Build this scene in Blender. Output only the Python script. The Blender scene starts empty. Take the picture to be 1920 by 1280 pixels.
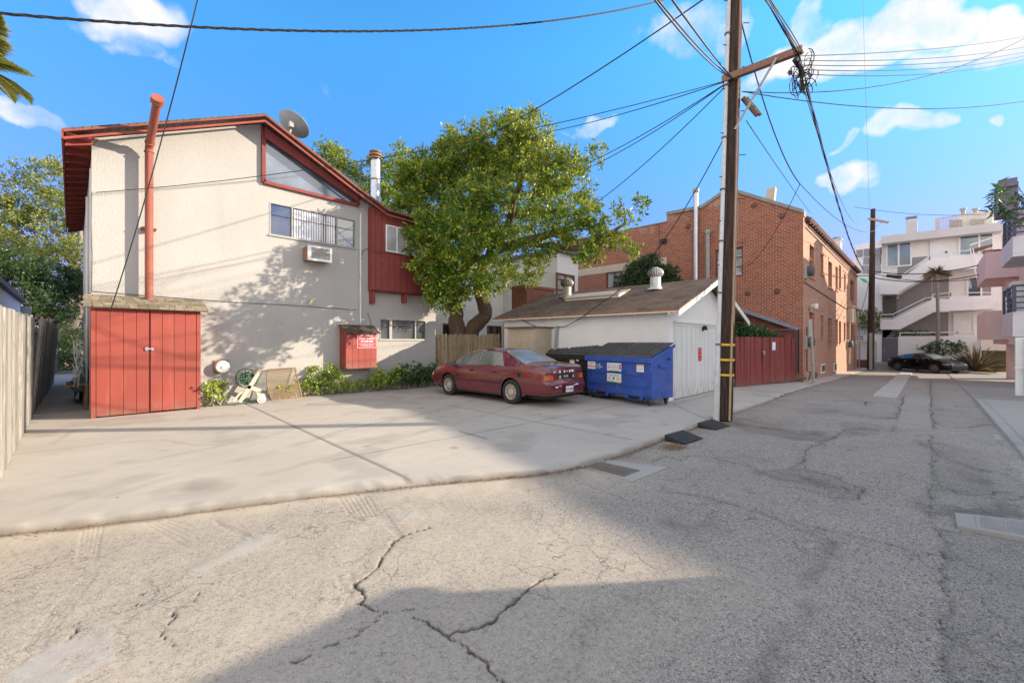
import bpy, bmesh, math, random
import numpy as np
from mathutils import Vector, Matrix
random.seed(7); RNG = np.random.default_rng(7)
S = bpy.context.scene
COL = S.collection
# ------------------------------------------------------------------ camera
# X runs along the alley, Y across it to the left, camera stands at the origin
CAMH = 1.6
cd = bpy.data.cameras.new('camera'); cam = bpy.data.objects.new('camera', cd); COL.objects.link(cam)
cam.location = (0, 0, CAMH)
cam.rotation_euler = (math.pi/2, 0, math.atan2(.6960, .7180) - math.pi/2)
cd.sensor_width = 36; cd.lens = 15.0; cd.clip_start = .05; cd.clip_end = 3000
S.camera = cam
S.view_settings.view_transform = 'Standard'; S.view_settings.look = 'None'
S.view_settings.exposure = 1.3; S.view_settings.gamma = 1
S.render.engine = 'CYCLES'
Fx, Fy, Rx, Ry = .7180, .6960, .6960, -.7180
# survey helpers: bearings taken from the photograph, cut with real planes of the place
def ray(px, py):
    a = (px-960)/800; return (Fx+a*Rx, Fy+a*Ry, (640-py)/800)
def on_x(px, py, x): r = ray(px, py); D = x/r[0]; return Vector((x, D*r[1], CAMH+D*r[2]))
def on_y(px, py, y): r = ray(px, py); D = y/r[1]; return Vector((D*r[0], y, CAMH+D*r[2]))
def on_z(px, py, z=0): r = ray(px, py); D = (z-CAMH)/r[2]; return Vector((D*r[0], D*r[1], z))
def at(px, py, D): r = ray(px, py); return Vector((D*r[0], D*r[1], CAMH+D*r[2]))
# ------------------------------------------------------------------ sun + sky
SUN = Vector((.761*.951, -.649*.951, .309)).normalized()
EL = math.asin(SUN.z); AZ = math.atan2(SUN.x, SUN.y)
ld = bpy.data.lights.new('sun', 'SUN'); ld.energy = 3.5; ld.angle = math.radians(.4); ld.color = (1, .85, .66)
sun = bpy.data.objects.new('sun', ld); COL.objects.link(sun)
sun.rotation_euler = (-SUN).to_track_quat('-Z', 'Y').to_euler(); sun.location = (30, -20, 30)
W = bpy.data.worlds.new('World'); S.world = W; W.use_nodes = True
wt = W.node_tree; wt.nodes.clear()
def wn(t, **k):
    n = wt.nodes.new(t)
    for a, b in k.items(): setattr(n, a, b)
    return n
def wl(a, b): wt.links.new(a, b)
def wmath(op, a, b=None, clamp=False):
    n = wn('ShaderNodeMath', operation=op, use_clamp=clamp)
    for i, v in enumerate((a, b)):
        if v is None: continue
        if isinstance(v, (int, float)): n.inputs[i].default_value = v
        else: wl(v, n.inputs[i])
    return n.outputs[0]
sky = wn('ShaderNodeTexSky', sky_type='NISHITA', sun_disc=False)
sky.sun_elevation = math.radians(28); sky.sun_rotation = AZ; sky.altitude = 10; sky.air_density = 1.0; sky.dust_density = .4; sky.ozone_density = 2.0
tc = wn('ShaderNodeTexCoord'); nz = wn('ShaderNodeTexNoise'); nz.inputs['Scale'].default_value = 10; nz.inputs['Detail'].default_value = 8; nz.inputs['Roughness'].default_value = .6
wl(tc.outputs['Generated'], nz.inputs['Vector'])
nz2 = wn('ShaderNodeTexNoise'); nz2.inputs['Scale'].default_value = 5; nz2.inputs['Detail'].default_value = 6; wl(tc.outputs['Generated'], nz2.inputs['Vector'])
warp = wn('ShaderNodeVectorMath', operation='SUBTRACT'); wl(nz2.outputs['Color'], warp.inputs[0]); warp.inputs[1].default_value = (.5, .5, .5)
wsc = wn('ShaderNodeVectorMath', operation='SCALE'); wl(warp.outputs[0], wsc.inputs[0]); wsc.inputs['Scale'].default_value = .20
wad = wn('ShaderNodeVectorMath', operation='ADD'); wl(tc.outputs['Generated'], wad.inputs[0]); wl(wsc.outputs[0], wad.inputs[1])
CLOUDS = [(300, 50, 100, 66, 1.25), (240, 20, 80, 44, 1.1), (62, 212, 62, 32, .9), (325, 125, 50, 22, .55), (380, 145, 26, 14, .4), (1300, 25, 100, 45, .7), (1400, 18, 60, 34, .9), (1240, 60, 90, 28, .35),
          (1120, 234, 48, 17, .8), (1500, 112, 84, 36, 1.1), (1590, 95, 84, 50, 1.25), (1700, 62, 95, 52, 1.4), (1790, 50, 66, 50, 1.4), (1880, 70, 76, 62, 1.3), (1810, 110, 130, 34, 1.15), (1650, 120, 100, 40, 1.1), (1440, 150, 60, 26, .45),
          (1560, 46, 45, 24, .6), (1665, 275, 60, 27, 1.15), (1700, 268, 34, 22, .9), (1597, 357, 58, 25, 1.1), (1580, 297, 26, 13, .9), (1815, 245, 22, 11, .8), (1640, 365, 20, 10, .5),
          (2200, 150, 200, 80, 1.0), (640, 175, 40, 30, .3), (130, 30, 130, 26, .35), (-400, 200, 200, 80, .8)]
acc = None
for (cx, cy, rx, ry, k) in CLOUDS:
    r0_ = Vector(ray(cx, cy)); nr = r0_.length; r = r0_.normalized(); rt = Vector((r.y, -r.x, 0)).normalized(); up = rt.cross(r).normalized(); rx = rx/800/nr**1.7; ry = ry/800/nr**1.5
    sub = wn('ShaderNodeVectorMath', operation='SUBTRACT'); wl(wad.outputs[0], sub.inputs[0]); sub.inputs[1].default_value = r
    d1 = wn('ShaderNodeVectorMath', operation='DOT_PRODUCT'); wl(sub.outputs[0], d1.inputs[0]); d1.inputs[1].default_value = rt/rx
    d2 = wn('ShaderNodeVectorMath', operation='DOT_PRODUCT'); wl(sub.outputs[0], d2.inputs[0]); d2.inputs[1].default_value = up/ry
    q = wmath('ADD', wmath('MULTIPLY', d1.outputs['Value'], d1.outputs['Value']), wmath('MULTIPLY', d2.outputs['Value'], d2.outputs['Value']))
    m = wmath('MULTIPLY', wmath('SUBTRACT', 1.5, q, True), k)
    acc = m if acc is None else wmath('MAXIMUM', acc, m)
fac = wmath('ADD', wmath('MULTIPLY', acc, .85), wmath('MULTIPLY', wmath('SUBTRACT', nz.outputs['Fac'], .60), 2.5))
gate = wmath('MULTIPLY', fac, wmath('MULTIPLY', acc, 2.0, True), True)
# unseen bright cloud deck added overhead and behind the viewpoint as fill light
sx_ = wn('ShaderNodeSeparateXYZ'); wl(tc.outputs['Generated'], sx_.inputs[0])
dF = wn('ShaderNodeVectorMath', operation='DOT_PRODUCT'); wl(tc.outputs['Generated'], dF.inputs[0]); dF.inputs[1].default_value = (Fx, Fy, 0)
def mrange(v, a, b): n = wn('ShaderNodeMapRange'); wl(v, n.inputs[0]); n.inputs[1].default_value = a; n.inputs[2].default_value = b; return n.outputs[0]
deck = wmath('MAXIMUM', mrange(sx_.outputs['Z'], .70, .82), mrange(dF.outputs['Value'], .42, .22))
deck = wmath('MULTIPLY', deck, mrange(nz2.outputs['Fac'], .32, .50))
hs = wn('ShaderNodeHueSaturation'); hs.inputs['Saturation'].default_value = 1.15; hs.inputs['Value'].default_value = 1.0; wl(sky.outputs[0], hs.inputs['Color'])
tg = wn('ShaderNodeMix', data_type='RGBA'); wl(mrange(sx_.outputs['Z'], .12, .55), tg.inputs['Factor']); tg.inputs['A'].default_value = (.56, .365, .72, 1); tg.inputs['B'].default_value = (.62, 1.35, 1.52, 1)
tint = wn('ShaderNodeMix', data_type='RGBA', blend_type='MULTIPLY'); tint.inputs['Factor'].default_value = 1.0
wl(hs.outputs[0], tint.inputs['A']); wl(tg.outputs['Result'], tint.inputs['B'])
mx0 = wn('ShaderNodeMix', data_type='RGBA'); wl(deck, mx0.inputs['Factor']); wl(tint.outputs['Result'], mx0.inputs['A']); dk_ = wn('ShaderNodeMix', data_type='RGBA'); wl(mrange(sx_.outputs['Z'], .15, .75), dk_.inputs['Factor']); dk_.inputs['A'].default_value = (9.6, 9.1, 8.8, 1); dk_.inputs['B'].default_value = (3.5, 3.45, 3.5, 1); wl(dk_.outputs['Result'], mx0.inputs['B'])
mx = wn('ShaderNodeMix', data_type='RGBA'); wl(gate, mx.inputs['Factor']); wl(mx0.outputs['Result'], mx.inputs['A']); cs_ = wn('ShaderNodeMix', data_type='RGBA'); wl(mrange(nz2.outputs['Fac'], .4, .62), cs_.inputs['Factor']); cs_.inputs['A'].default_value = (3.3, 3.5, 4.0, 1); cs_.inputs['B'].default_value = (4.4, 4.3, 4.4, 1); wl(cs_.outputs['Result'], mx.inputs['B'])
bg = wn('ShaderNodeBackground'); bg.inputs['Strength'].default_value = .10; wl(mx.outputs['Result'], bg.inputs['Color'])
wo = wn('ShaderNodeOutputWorld'); wl(bg.outputs[0], wo.inputs[0])

# ------------------------------------------------------------------ mesh + object helpers
ORG = {}
class MB:
    def __init__(s): s.v = []; s.f = []; s.m = []; s.mi = 0
    def add(s, vs, fs, mi=None):
        o = len(s.v); s.v += [tuple(v) for v in vs]; mi = s.mi if mi is None else mi
        for f in fs: s.f.append(tuple(i+o for i in f)); s.m.append(mi)
        return s
    def quad(s, a, b, c, d, mi=None): return s.add([a, b, c, d], [(0, 1, 2, 3)], mi)
    def box(s, x0, x1, y0, y1, z0, z1, mi=None, rot=0, bev=0):
        if x0 > x1: x0, x1 = x1, x0
        if y0 > y1: y0, y1 = y1, y0
        if z0 > z1: z0, z1 = z1, z0
        vs = [(x, y, z) for z in (z0, z1) for (x, y) in ((x0, y0), (x1, y0), (x1, y1), (x0, y1))]
        return s.add(vs, [(0, 3, 2, 1), (4, 5, 6, 7), (0, 1, 5, 4), (1, 2, 6, 5), (2, 3, 7, 6), (3, 0, 4, 7)], mi)
    def bar(s, a, b, w, h, mi=None, up=(0, 0, 1)):
        a = Vector(a); b = Vector(b); d = (b-a).normalized(); u = Vector(up)
        if abs(d.dot(u)) > .98: u = Vector((1, 0, 0))
        r = d.cross(u).normalized(); u = r.cross(d).normalized(); vs = []
        for p in (a, b):
            for (i, j) in ((-1, -1), (1, -1), (1, 1), (-1, 1)): vs.append(p+r*i*w/2+u*j*h/2)
        return s.add(vs, [(3, 2, 1, 0), (4, 5, 6, 7), (0, 1, 5, 4), (1, 2, 6, 5), (2, 3, 7, 6), (3, 0, 4, 7)], mi)
    def tube(s, pts, r, n=8, mi=None, cap=True):
        pts = [Vector(p) for p in pts]; k = len(pts); rs = r if hasattr(r, '__len__') else [r]*k
        vs = []; ref = None
        for i, p in enumerate(pts):
            d = (pts[min(i+1, k-1)]-pts[max(i-1, 0)]).normalized()
            if ref is None: ref = Vector((0, 0, 1)) if abs(d.z) < .9 else Vector((1, 0, 0))
            a = d.cross(ref).normalized(); b = d.cross(a).normalized(); ref = -b if False else ref
            for j in range(n):
                t = 2*math.pi*j/n; vs.append(p+(a*math.cos(t)+b*math.sin(t))*rs[i])
        fs = [(i*n+j, i*n+(j+1) % n, (i+1)*n+(j+1) % n, (i+1)*n+j) for i in range(k-1) for j in range(n)]
        if cap: fs += [tuple(range(n))[::-1], tuple(range((k-1)*n, k*n))]
        return s.add(vs, fs, mi)
    def lathe(s, prof, c, axis=(0, 0, 1), n=20, mi=None, closed=False):
        ax = Vector(axis).normalized(); t = Vector((1, 0, 0)) if abs(ax.x) < .8 else Vector((0, 1, 0))
        a = ax.cross(t).normalized(); b = ax.cross(a); c = Vector(c); vs = []
        for (r, h) in prof:
            for j in range(n): q = 2*math.pi*j/n; vs.append(c+ax*h+(a*math.cos(q)+b*math.sin(q))*r)
        k = len(prof); fs = [(i*n+j, i*n+(j+1) % n, (i+1)*n+(j+1) % n, (i+1)*n+j) for i in range(k-1) for j in range(n)]
        if closed: fs += [((k-1)*n+j, (k-1)*n+(j+1) % n, (j+1) % n, j) for j in range(n)]
        else: fs += [tuple(range(n))[::-1], tuple(range((k-1)*n, k*n))]
        return s.add(vs, fs, mi)
    def prism(s, poly, vec, mi=None):
        n = len(poly); vec = Vector(vec); vs = [Vector(p) for p in poly]+[Vector(p)+vec for p in poly]
        return s.add(vs, [tuple(range(n))[::-1], tuple(range(n, 2*n))]+[(i, (i+1) % n, n+(i+1) % n, n+i) for i in range(n)], mi)
    def build(s, name, mats, parent=None, smooth=False, local=False, loc=None, bevel=0):
        if not isinstance(mats, (list, tuple)): mats = [mats]
        off = Vector((0, 0, 0))
        if parent is not None and not local: off = ORG.get(parent.name, Vector((0, 0, 0)))
        if parent is None and loc is not None: off = Vector(loc)
        me = bpy.data.meshes.new(name)
        V = np.array(s.v, dtype=float)
        if len(V) and off.length: V = V-np.array(off)
        me.from_pydata(V.tolist(), [], s.f)
        for m in mats: me.materials.append(m)
        me.polygons.foreach_set('material_index', s.m)
        bm = bmesh.new(); bm.from_mesh(me); bmesh.ops.recalc_face_normals(bm, faces=bm.faces)
        if bevel: bmesh.ops.bevel(bm, geom=[e for e in bm.edges if len(e.link_faces) == 2 and e.calc_face_angle(0) > .5], offset=bevel, segments=2, affect='EDGES', clamp_overlap=True)
        bm.to_mesh(me); bm.free()
        if smooth:
            me.polygons.foreach_set('use_smooth', [True]*len(me.polygons))
            try: me.set_sharp_from_angle(angle=math.radians(38))
            except Exception: pass
        o = bpy.data.objects.new(name, me); COL.objects.link(o)
        if parent is not None: o.parent = parent; ORG[o.name] = off
        elif loc is not None: o.location = loc; ORG[o.name] = Vector(loc)
        return o
def tag(o, label=None, cat=None, group=None, kind=None):
    if label:
        o['label'] = label
        if len(label.split()) > 16: print('LONG', label)
    if cat: o['category'] = cat
    if group: o['group'] = group
    if kind: o['kind'] = kind
    return o
def thing(name, label, cat, loc, group=None, rz=0):
    o = bpy.data.objects.new(name, None); COL.objects.link(o); o.location = loc; o.rotation_euler = (0, 0, rz)
    o.empty_display_size = .2; ORG[o.name] = Vector(loc); return tag(o, label, cat, group)
def dup(o, loc=None, rz=None, label=None, parent=None):
    c = o.copy(); COL.objects.link(c)
    if parent is not None: c.parent = parent
    if loc is not None: c.location = loc
    if rz is not None: c.rotation_euler = (0, 0, rz)
    if label: c['label'] = label
    for ch in [k for k in bpy.data.objects if k.parent == o]: dup(ch, parent=c)
    return c
# ------------------------------------------------------------------ material helpers
class G:
    def __init__(s, name):
        s.mat = bpy.data.materials.new(name); s.mat.use_nodes = True; s.t = s.mat.node_tree; s.t.nodes.clear()
        s.out = s.n('ShaderNodeOutputMaterial'); s.b = s.n('ShaderNodeBsdfPrincipled'); s.l(s.b.outputs[0], s.out.inputs[0])
        s.co = s.n('ShaderNodeTexCoord').outputs['Object']
    def n(s, t, **k):
        n = s.t.nodes.new(t)
        for a, b in k.items(): setattr(n, a, b)
        return n
    def l(s, a, b): s.t.links.new(a, b)
    def set(s, sock, v):
        if isinstance(v, (int, float)): sock.default_value = v
        elif isinstance(v, (tuple, list)): sock.default_value = tuple(v)+((1,) if len(v) == 3 and len(sock.default_value) == 4 else ())
        else: s.l(v, sock)
    def math(s, op, a, b=0, clamp=False):
        n = s.n('ShaderNodeMath', operation=op, use_clamp=clamp); s.set(n.inputs[0], a); s.set(n.inputs[1], b); return n.outputs[0]
    def noise(s, scale, detail=4, rough=.55, vec=None, out='Fac', stretch=None):
        n = s.n('ShaderNodeTexNoise'); n.inputs['Scale'].default_value = scale; n.inputs['Detail'].default_value = detail; n.inputs['Roughness'].default_value = rough
        v = vec or s.co
        if stretch:
            mp = s.n('ShaderNodeMapping'); s.l(v, mp.inputs[0]); mp.inputs['Scale'].default_value = stretch; v = mp.outputs[0]
        s.l(v, n.inputs['Vector']); return n.outputs[out]
    def ramp(s, f, a, b, ca=(0, 0, 0), cb=(1, 1, 1)):
        n = s.n('ShaderNodeMapRange'); s.set(n.inputs[0], f); n.inputs[1].default_value = a; n.inputs[2].default_value = b
        return n.outputs[0]
    def mix(s, f, a, b, mode='MIX'):
        n = s.n('ShaderNodeMix', data_type='RGBA', blend_type=mode); s.set(n.inputs['Factor'], f); s.set(n.inputs['A'], a); s.set(n.inputs['B'], b); return n.outputs['Result']
    def attr(s, name): return s.n('ShaderNodeAttribute', attribute_name=name).outputs['Fac']
    def island(s): return s.n('ShaderNodeNewGeometry').outputs['Random Per Island']
    def bump(s, h, strength=.5, dist=.01):
        n = s.n('ShaderNodeBump'); n.inputs['Strength'].default_value = strength; n.inputs['Distance'].default_value = dist; s.l(h, n.inputs['Height']); s.l(n.outputs[0], s.b.inputs['Normal'])
    def done(s, col, rough=.8, metal=0, spec=None):
        s.set(s.b.inputs['Base Color'], col); s.set(s.b.inputs['Roughness'], rough); s.b.inputs['Metallic'].default_value = metal
        if spec is not None: s.b.inputs['Specular IOR Level'].default_value = spec
        return s.mat
def c3(c, k): return tuple(min(1, x*k) for x in c)
def simple(name, col, rough=.7, var=.18, scale=2.5, bump=.15, bs=60, metal=0, dirt=None, island=0, stretch=None, spec=None):
    g = G(name); f = g.ramp(g.noise(scale, 5, .6, stretch=stretch), .3, .7)
    c = g.mix(f, c3(col, 1-var), c3(col, 1+var*.6))
    if island: c = g.mix(g.math('MULTIPLY', g.island(), island), c, c3(col, .45))
    if dirt: c = g.mix(g.math('MULTIPLY', g.ramp(g.noise(scale*3.1, 8, .7), .52, .75), .7, True), c, dirt)
    if bump: g.bump(g.noise(bs, 3, .6, stretch=stretch), bump, .01)
    return g.done(c, rough, metal, spec)
# ================================================================== materials
def mk_stucco(name, col, grime=(.42, .37, .32), amt=.35):
    g = G(name); big = g.ramp(g.noise(.7, 6, .6), .3, .75); c = g.mix(big, c3(col, .90), c3(col, 1.03))
    streak = g.ramp(g.noise(1.0, 6, .65, stretch=(3.5, 3.5, .35)), .55, .85)
    c = g.mix(g.math('MULTIPLY', streak, amt, True), c, grime)
    sp = g.ramp(g.noise(45, 3, .6), .25, .5); c = g.mix(g.math('MULTIPLY', g.math('SUBTRACT', 1, sp), .16), c, c3(col, .55))
    h = g.math('ADD', g.noise(38, 4, .6), g.math('MULTIPLY', g.noise(9, 2), .4)); g.bump(h, .9, .016)
    return g.done(c, .92)
M = {}
M['stucco'] = mk_stucco('stucco_cream', (.43, .418, .40), (.27, .24, .22), amt=.30)
M['stucco_w'] = mk_stucco('stucco_white', (.84, .83, .80), amt=.12)
M['stucco_g'] = mk_stucco('stucco_grey', (.60, .59, .58), (.4, .38, .36), .25)
M['stucco_pink'] = mk_stucco('stucco_pink', (.74, .57, .58), (.45, .35, .33), .25)
M['stucco_lilac'] = mk_stucco('stucco_lilac', (.74, .71, .75), (.4, .36, .36), .25)
M['stucco_far'] = mk_stucco('stucco_far', (.88, .89, .90), (.45, .43, .40), .18)
M['stucco_tan'] = mk_stucco('stucco_tan', (.84, .82, .77), (.35, .32, .28), .2)
def mk_red(name, col, planks=None):
    g = G(name); c = g.mix(g.ramp(g.noise(1.3, 5), .3, .75), c3(col, .82), c3(col, 1.12))
    fade = g.ramp(g.noise(1.6, 6, .65, stretch=(4, 4, .5)), .55, .8); c = g.mix(g.math('MULTIPLY', fade, .6), c, tuple(min(1, x*1.35+.05) for x in col))
    scuff = g.ramp(g.noise(14, 6, .7), .62, .70); c = g.mix(g.math('MULTIPLY', scuff, .5), c, (.3, .16, .12)); c = g.mix(g.math('MULTIPLY', g.island(), .28), c, c3(col, .62))
    sx = g.n('ShaderNodeSeparateXYZ'); g.l(g.co, sx.inputs[0]); low = g.ramp(sx.outputs['Z'], .35, .0); c = g.mix(g.math('MULTIPLY', low, g.ramp(g.noise(6, 6, .7), .40, .68), True), c, (.20, .13, .10))
    g.bump(g.noise(30, 3, stretch=(3, 3, .4)), .2, .006); return g.done(c, .72)
M['red'] = mk_red('red_paint', (.31, .058, .042)); M['red_dk'] = mk_red('dark_red_paint', (.24, .045, .04)); M['pipe'] = mk_red('pipe_paint', (.32, .095, .065))
def mk_fencewood(name, col, grey):
    g = G(name); c = g.mix(g.island(), c3(col, .75), c3(grey, 1.15)); gr = g.noise(9, 8, .7, stretch=(7, 7, .35))
    c = g.mix(g.ramp(gr, .38, .68), c, c3(col, .38)); c = g.mix(g.math('MULTIPLY', g.ramp(g.noise(2.5, 5), .5, .8), .5), c, c3(grey, .6))
    g.bump(gr, .5, .012); return g.done(c, .9)
M['fence'] = mk_fencewood('weathered_grey_wood', (.36, .335, .30), (.46, .44, .41)); M['fence_b'] = mk_fencewood('weathered_brown_wood', (.34, .25, .14), (.42, .34, .22))
def mk_brick(name, axis, c1=(.42, .125, .06), c2=(.25, .07, .04), mortar=(.50, .40, .33)):
    g = G(name); sx = g.n('ShaderNodeSeparateXYZ'); g.l(g.co, sx.inputs[0]); cb = g.n('ShaderNodeCombineXYZ')
    g.l(sx.outputs[axis], cb.inputs[0]); g.l(sx.outputs['Z'], cb.inputs[1])
    b = g.n('ShaderNodeTexBrick'); g.l(cb.outputs[0], b.inputs['Vector']); b.inputs['Scale'].default_value = 1
    b.inputs['Brick Width'].default_value = .215; b.inputs['Row Height'].default_value = .082; b.inputs['Mortar Size'].default_value = .0115; b.inputs['Mortar Smooth'].default_value = .3; b.inputs['Bias'].default_value = -.05
    b.inputs['Color1'].default_value = c1+(1,); b.inputs['Color2'].default_value = c2+(1,); b.inputs['Mortar'].default_value = mortar+(1,)
    c = g.mix(g.ramp(g.noise(.5, 5), .35, .7), b.outputs['Color'], (.40, .12, .06)); c = g.mix(.75, c, b.outputs['Color'])
    hi_ = g.math('MULTIPLY', g.ramp(sx.outputs['Z'], 6.3, 8.2), .12); eff = g.ramp(g.math('ADD', g.noise(1.0, 8, .72), hi_), .62, .70); c = g.mix(g.math('MULTIPLY', eff, .35), c, (.58, .46, .40))
    c = g.mix(g.math('MULTIPLY', g.ramp(g.noise(7, 6), .45, .8), .35), c, (.14, .05, .035))
    g.bump(b.outputs['Fac'], .5, -.012); return g.done(c, .88)
M['brick_y'] = mk_brick('brick_gable', 'Y', (.40, .105, .045), (.20, .052, .030), (.54, .37, .28)); M['brick_x_sunlit'] = mk_brick('brick_alley_sunlit', 'X', (.52, .26, .16), (.38, .16, .10), (.55, .42, .32)); M['brick_ch'] = mk_brick('brick_chimney', 'Y', (.28, .08, .05), (.18, .05, .04), (.3, .22, .18))  # alley face's sunlight is put into its paler brick colour
def mk_shingle(name, ax, c1, c2, w=.3, h=.14):
    g = G(name); sx = g.n('ShaderNodeSeparateXYZ'); g.l(g.co, sx.inputs[0]); cb = g.n('ShaderNodeCombineXYZ'); g.l(sx.outputs[ax[0]], cb.inputs[0]); g.l(sx.outputs[ax[1]], cb.inputs[1])
    b = g.n('ShaderNodeTexBrick'); g.l(cb.outputs[0], b.inputs['Vector']); b.inputs['Scale'].default_value = 1; b.inputs['Brick Width'].default_value = w; b.inputs['Row Height'].default_value = h
    b.inputs['Mortar Size'].default_value = .008; b.inputs['Color1'].default_value = c1+(1,); b.inputs['Color2'].default_value = c2+(1,); b.inputs['Mortar'].default_value = c3(c2, .4)+(1,)
    c = g.mix(g.math('MULTIPLY', g.ramp(g.noise(1.2, 6, .65), .45, .7), .6), b.outputs['Color'], c3(c1, 1.35)); g.bump(b.outputs['Fac'], .8, -.02); return g.done(c, .95)
M['shingle'] = mk_shingle('garage_shingle', ('Y', 'X'), (.20, .130, .085), (.11, .072, .05)); M['shingle_h'] = mk_shingle('house_shingle', ('Y', 'X'), (.13, .11, .09), (.09, .08, .07))
def mk_doorwood():
    g = G('garage_door_wood'); c = g.mix(g.ramp(g.noise(2, 5, stretch=(3, 3, .4)), .3, .7), (.60, .60, .585), (.72, .715, .69)); sx = g.n('ShaderNodeSeparateXYZ'); g.l(g.co, sx.inputs[0])
    low = g.ramp(sx.outputs['Z'], .55, .05); w = g.math('MULTIPLY', low, g.ramp(g.noise(4.5, 6, .7, stretch=(2, 2, .7)), .42, .62), True); c = g.mix(g.math('MULTIPLY', w, .75), c, (.27, .25, .23)); g.bump(g.noise(30, 3, stretch=(3, 3, .4)), .2, .006); return g.done(c, .85)
M['doorwood'] = mk_doorwood()
M['shake'] = simple('shed_shake', (.33, .28, .20), .95, .3, 9, .5, 50, island=.75)
M['shake_dk'] = simple('cabinet_shake', (.12, .09, .07), .95, .3, 9, .5, 50, island=.6)
M['white'] = simple('white_paint', (.78, .78, .75), .65, .1, 2, .08, dirt=(.5, .42, .34))
M['alum_dk'] = simple('dull_aluminium', (.33, .33, .32), .5, .1, 5, 0); M['white_clean'] = simple('white_frame', (.8, .8, .8), .5, .05, 2, 0)
M['whitewood'] = simple('white_board', (.74, .73, .69), .8, .1, 3, .2, 30, dirt=(.52, .46, .38), stretch=(3, 3, .4))
M['dark'] = simple('near_black', (.015, .015, .017), .5, .2, 3, 0); M['rubber'] = simple('rubber', (.03, .03, .03), .75, .3, 8, .1)
M['metal'] = simple('galvanised_metal', (.55, .56, .58), .38, .15, 6, .08, metal=.85); M['greymetal'] = simple('grey_metal', (.36, .35, .34), .65, .15, 6, .05, metal=.0, dirt=(.25, .2, .16))
M['alum'] = simple('window_aluminium', (.62, .62, .60), .4, .08, 5, 0, metal=.4)
M['conduit'] = simple('painted_conduit', (.62, .62, .62), .45, .12, 4, .05, dirt=(.4, .38, .36)); M['tan'] = simple('tan_cabinet', (.50, .42, .31), .75, .12, 2, .1, dirt=(.3, .25, .18))
M['beige'] = simple('beige_plastic', (.62, .53, .40), .6, .12, 5, .05, dirt=(.35, .3, .22)); M['hose'] = simple('green_hose', (.05, .12, .08), .45, .2, 8, 0)
M['rust'] = simple('rusty_frame', (.28, .16, .09), .7, .3, 8, .2); M['brownpaint'] = simple('brown_paint', (.16, .06, .045), .6, .2, 4, .05)
M['yellow'] = simple('yellow_band', (.80, .46, .02), .5, .12, 8, 0, dirt=(.4, .25, .05)); M['wire'] = simple('wire_black', (.02, .02, .022), .6, .2, 3, 0); M['wire_g'] = simple('wire_grey', (.12, .12, .12), .6, .2, 3, 0)
M['bark'] = simple('tree_bark', (.15, .10, .07), .95, .35, 5, 1.0, 18, stretch=(3, 3, .6)); M['bark_l'] = simple('pale_bark', (.26, .22, .18), .95, .3, 5, .8, 16)
M['charcoal'] = simple('charcoal_trim', (.10, .095, .09), .6, .2, 4, .05); M['navy'] = simple('navy_rail', (.05, .06, .11), .45, .1, 4, 0)
M['maroon'] = simple('maroon_roof', (.20, .07, .07), .7, .2, 4, .1); M['tile'] = simple('clay_tile', (.26, .10, .06), .8, .3, 8, .3, island=.5)
M['greywall'] = simple('grey_siding', (.27, .265, .26), .85, .1, 2, .1, stretch=(6, 6, .3)); M['gategrey'] = simple('grey_gate', (.16, .16, .19), .6, .1, 3, .05)
M['olive'] = simple('olive_door', (.24, .22, .14), .6, .12, 2, .05); M['paper'] = simple('paper', (.8, .8, .82), .8, .05, 5, 0); M['signred'] = simple('sign_red', (.55, .02, .05), .5, .1, 5, 0)
M['brickcap'] = simple('cement_coping', (.30, .28, .25), .85, .2, 4, .1); M['stone'] = simple('stone_band', (.55, .47, .36), .85, .12, 3, .1); M['terracotta'] = simple('terracotta', (.45, .14, .09), .8, .2, 8, .1)
M['green_tape'] = simple('green_tape', (.05, .55, .12), .5, .2, 5, 0); M['greenmetal'] = simple('green_paint', (.05, .12, .07), .5, .2, 5, 0)
def mk_pole():
    g = G('pole_wood'); gr = g.noise(7, 9, .75, stretch=(9, 9, .22)); c = g.mix(g.ramp(gr, .42, .62), (.014, .009, .007), (.095, .060, .040))
    c = g.mix(g.math('MULTIPLY', g.ramp(g.noise(2.2, 6), .6, .85), .35), c, (.22, .15, .10)); g.bump(gr, 1.0, .02); return g.done(c, .9)
M['pole'] = mk_pole(); M['arm'] = simple('crossarm_wood', (.27, .15, .10), .85, .3, 4, .3, 30, stretch=(.5, 6, 6)); M['strip'] = simple('wood_moulding', (.50, .33, .17), .8, .2, 6, .2)
def mk_glass(name, tint, k=.55, rough=.02):
    g = G(name); g.t.nodes.remove(g.b); d = g.n('ShaderNodeBsdfDiffuse'); g.set(d.inputs['Color'], g.mix(g.ramp(g.noise(1.1, 4), .35, .65), c3(tint, .6), c3(tint, 1.25)))
    gl = g.n('ShaderNodeBsdfGlossy'); gl.inputs['Roughness'].default_value = rough; gl.inputs['Color'].default_value = (.9, .93, .97, 1)
    lw = g.n('ShaderNodeLayerWeight'); lw.inputs['Blend'].default_value = .35
    m = g.n('ShaderNodeMixShader'); g.l(g.math('ADD', g.math('MULTIPLY', lw.outputs['Facing'], k), .12, True), m.inputs[0]); g.l(d.outputs[0], m.inputs[1]); g.l(gl.outputs[0], m.inputs[2]); g.l(m.outputs[0], g.out.inputs[0]); return g.mat
M['glass'] = mk_glass('window_glass', (.10, .11, .12)); M['glass_dk'] = mk_glass('dark_glass', (.03, .03, .035), .4); M['glass_sky'] = mk_glass('clerestory_glass', (.12, .16, .21), .6, .08)
M['glass_teal'] = mk_glass('teal_glass', (.10, .17, .17), .5); M['glass_car'] = mk_glass('car_glass', (.17, .20, .17), .38, .12); M['glass_rear'] = mk_glass('rear_car_glass', (.27, .29, .26), .08, .3); M['glass_pale'] = mk_glass('curtained_glass', (.42, .43, .44), .4)
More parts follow.
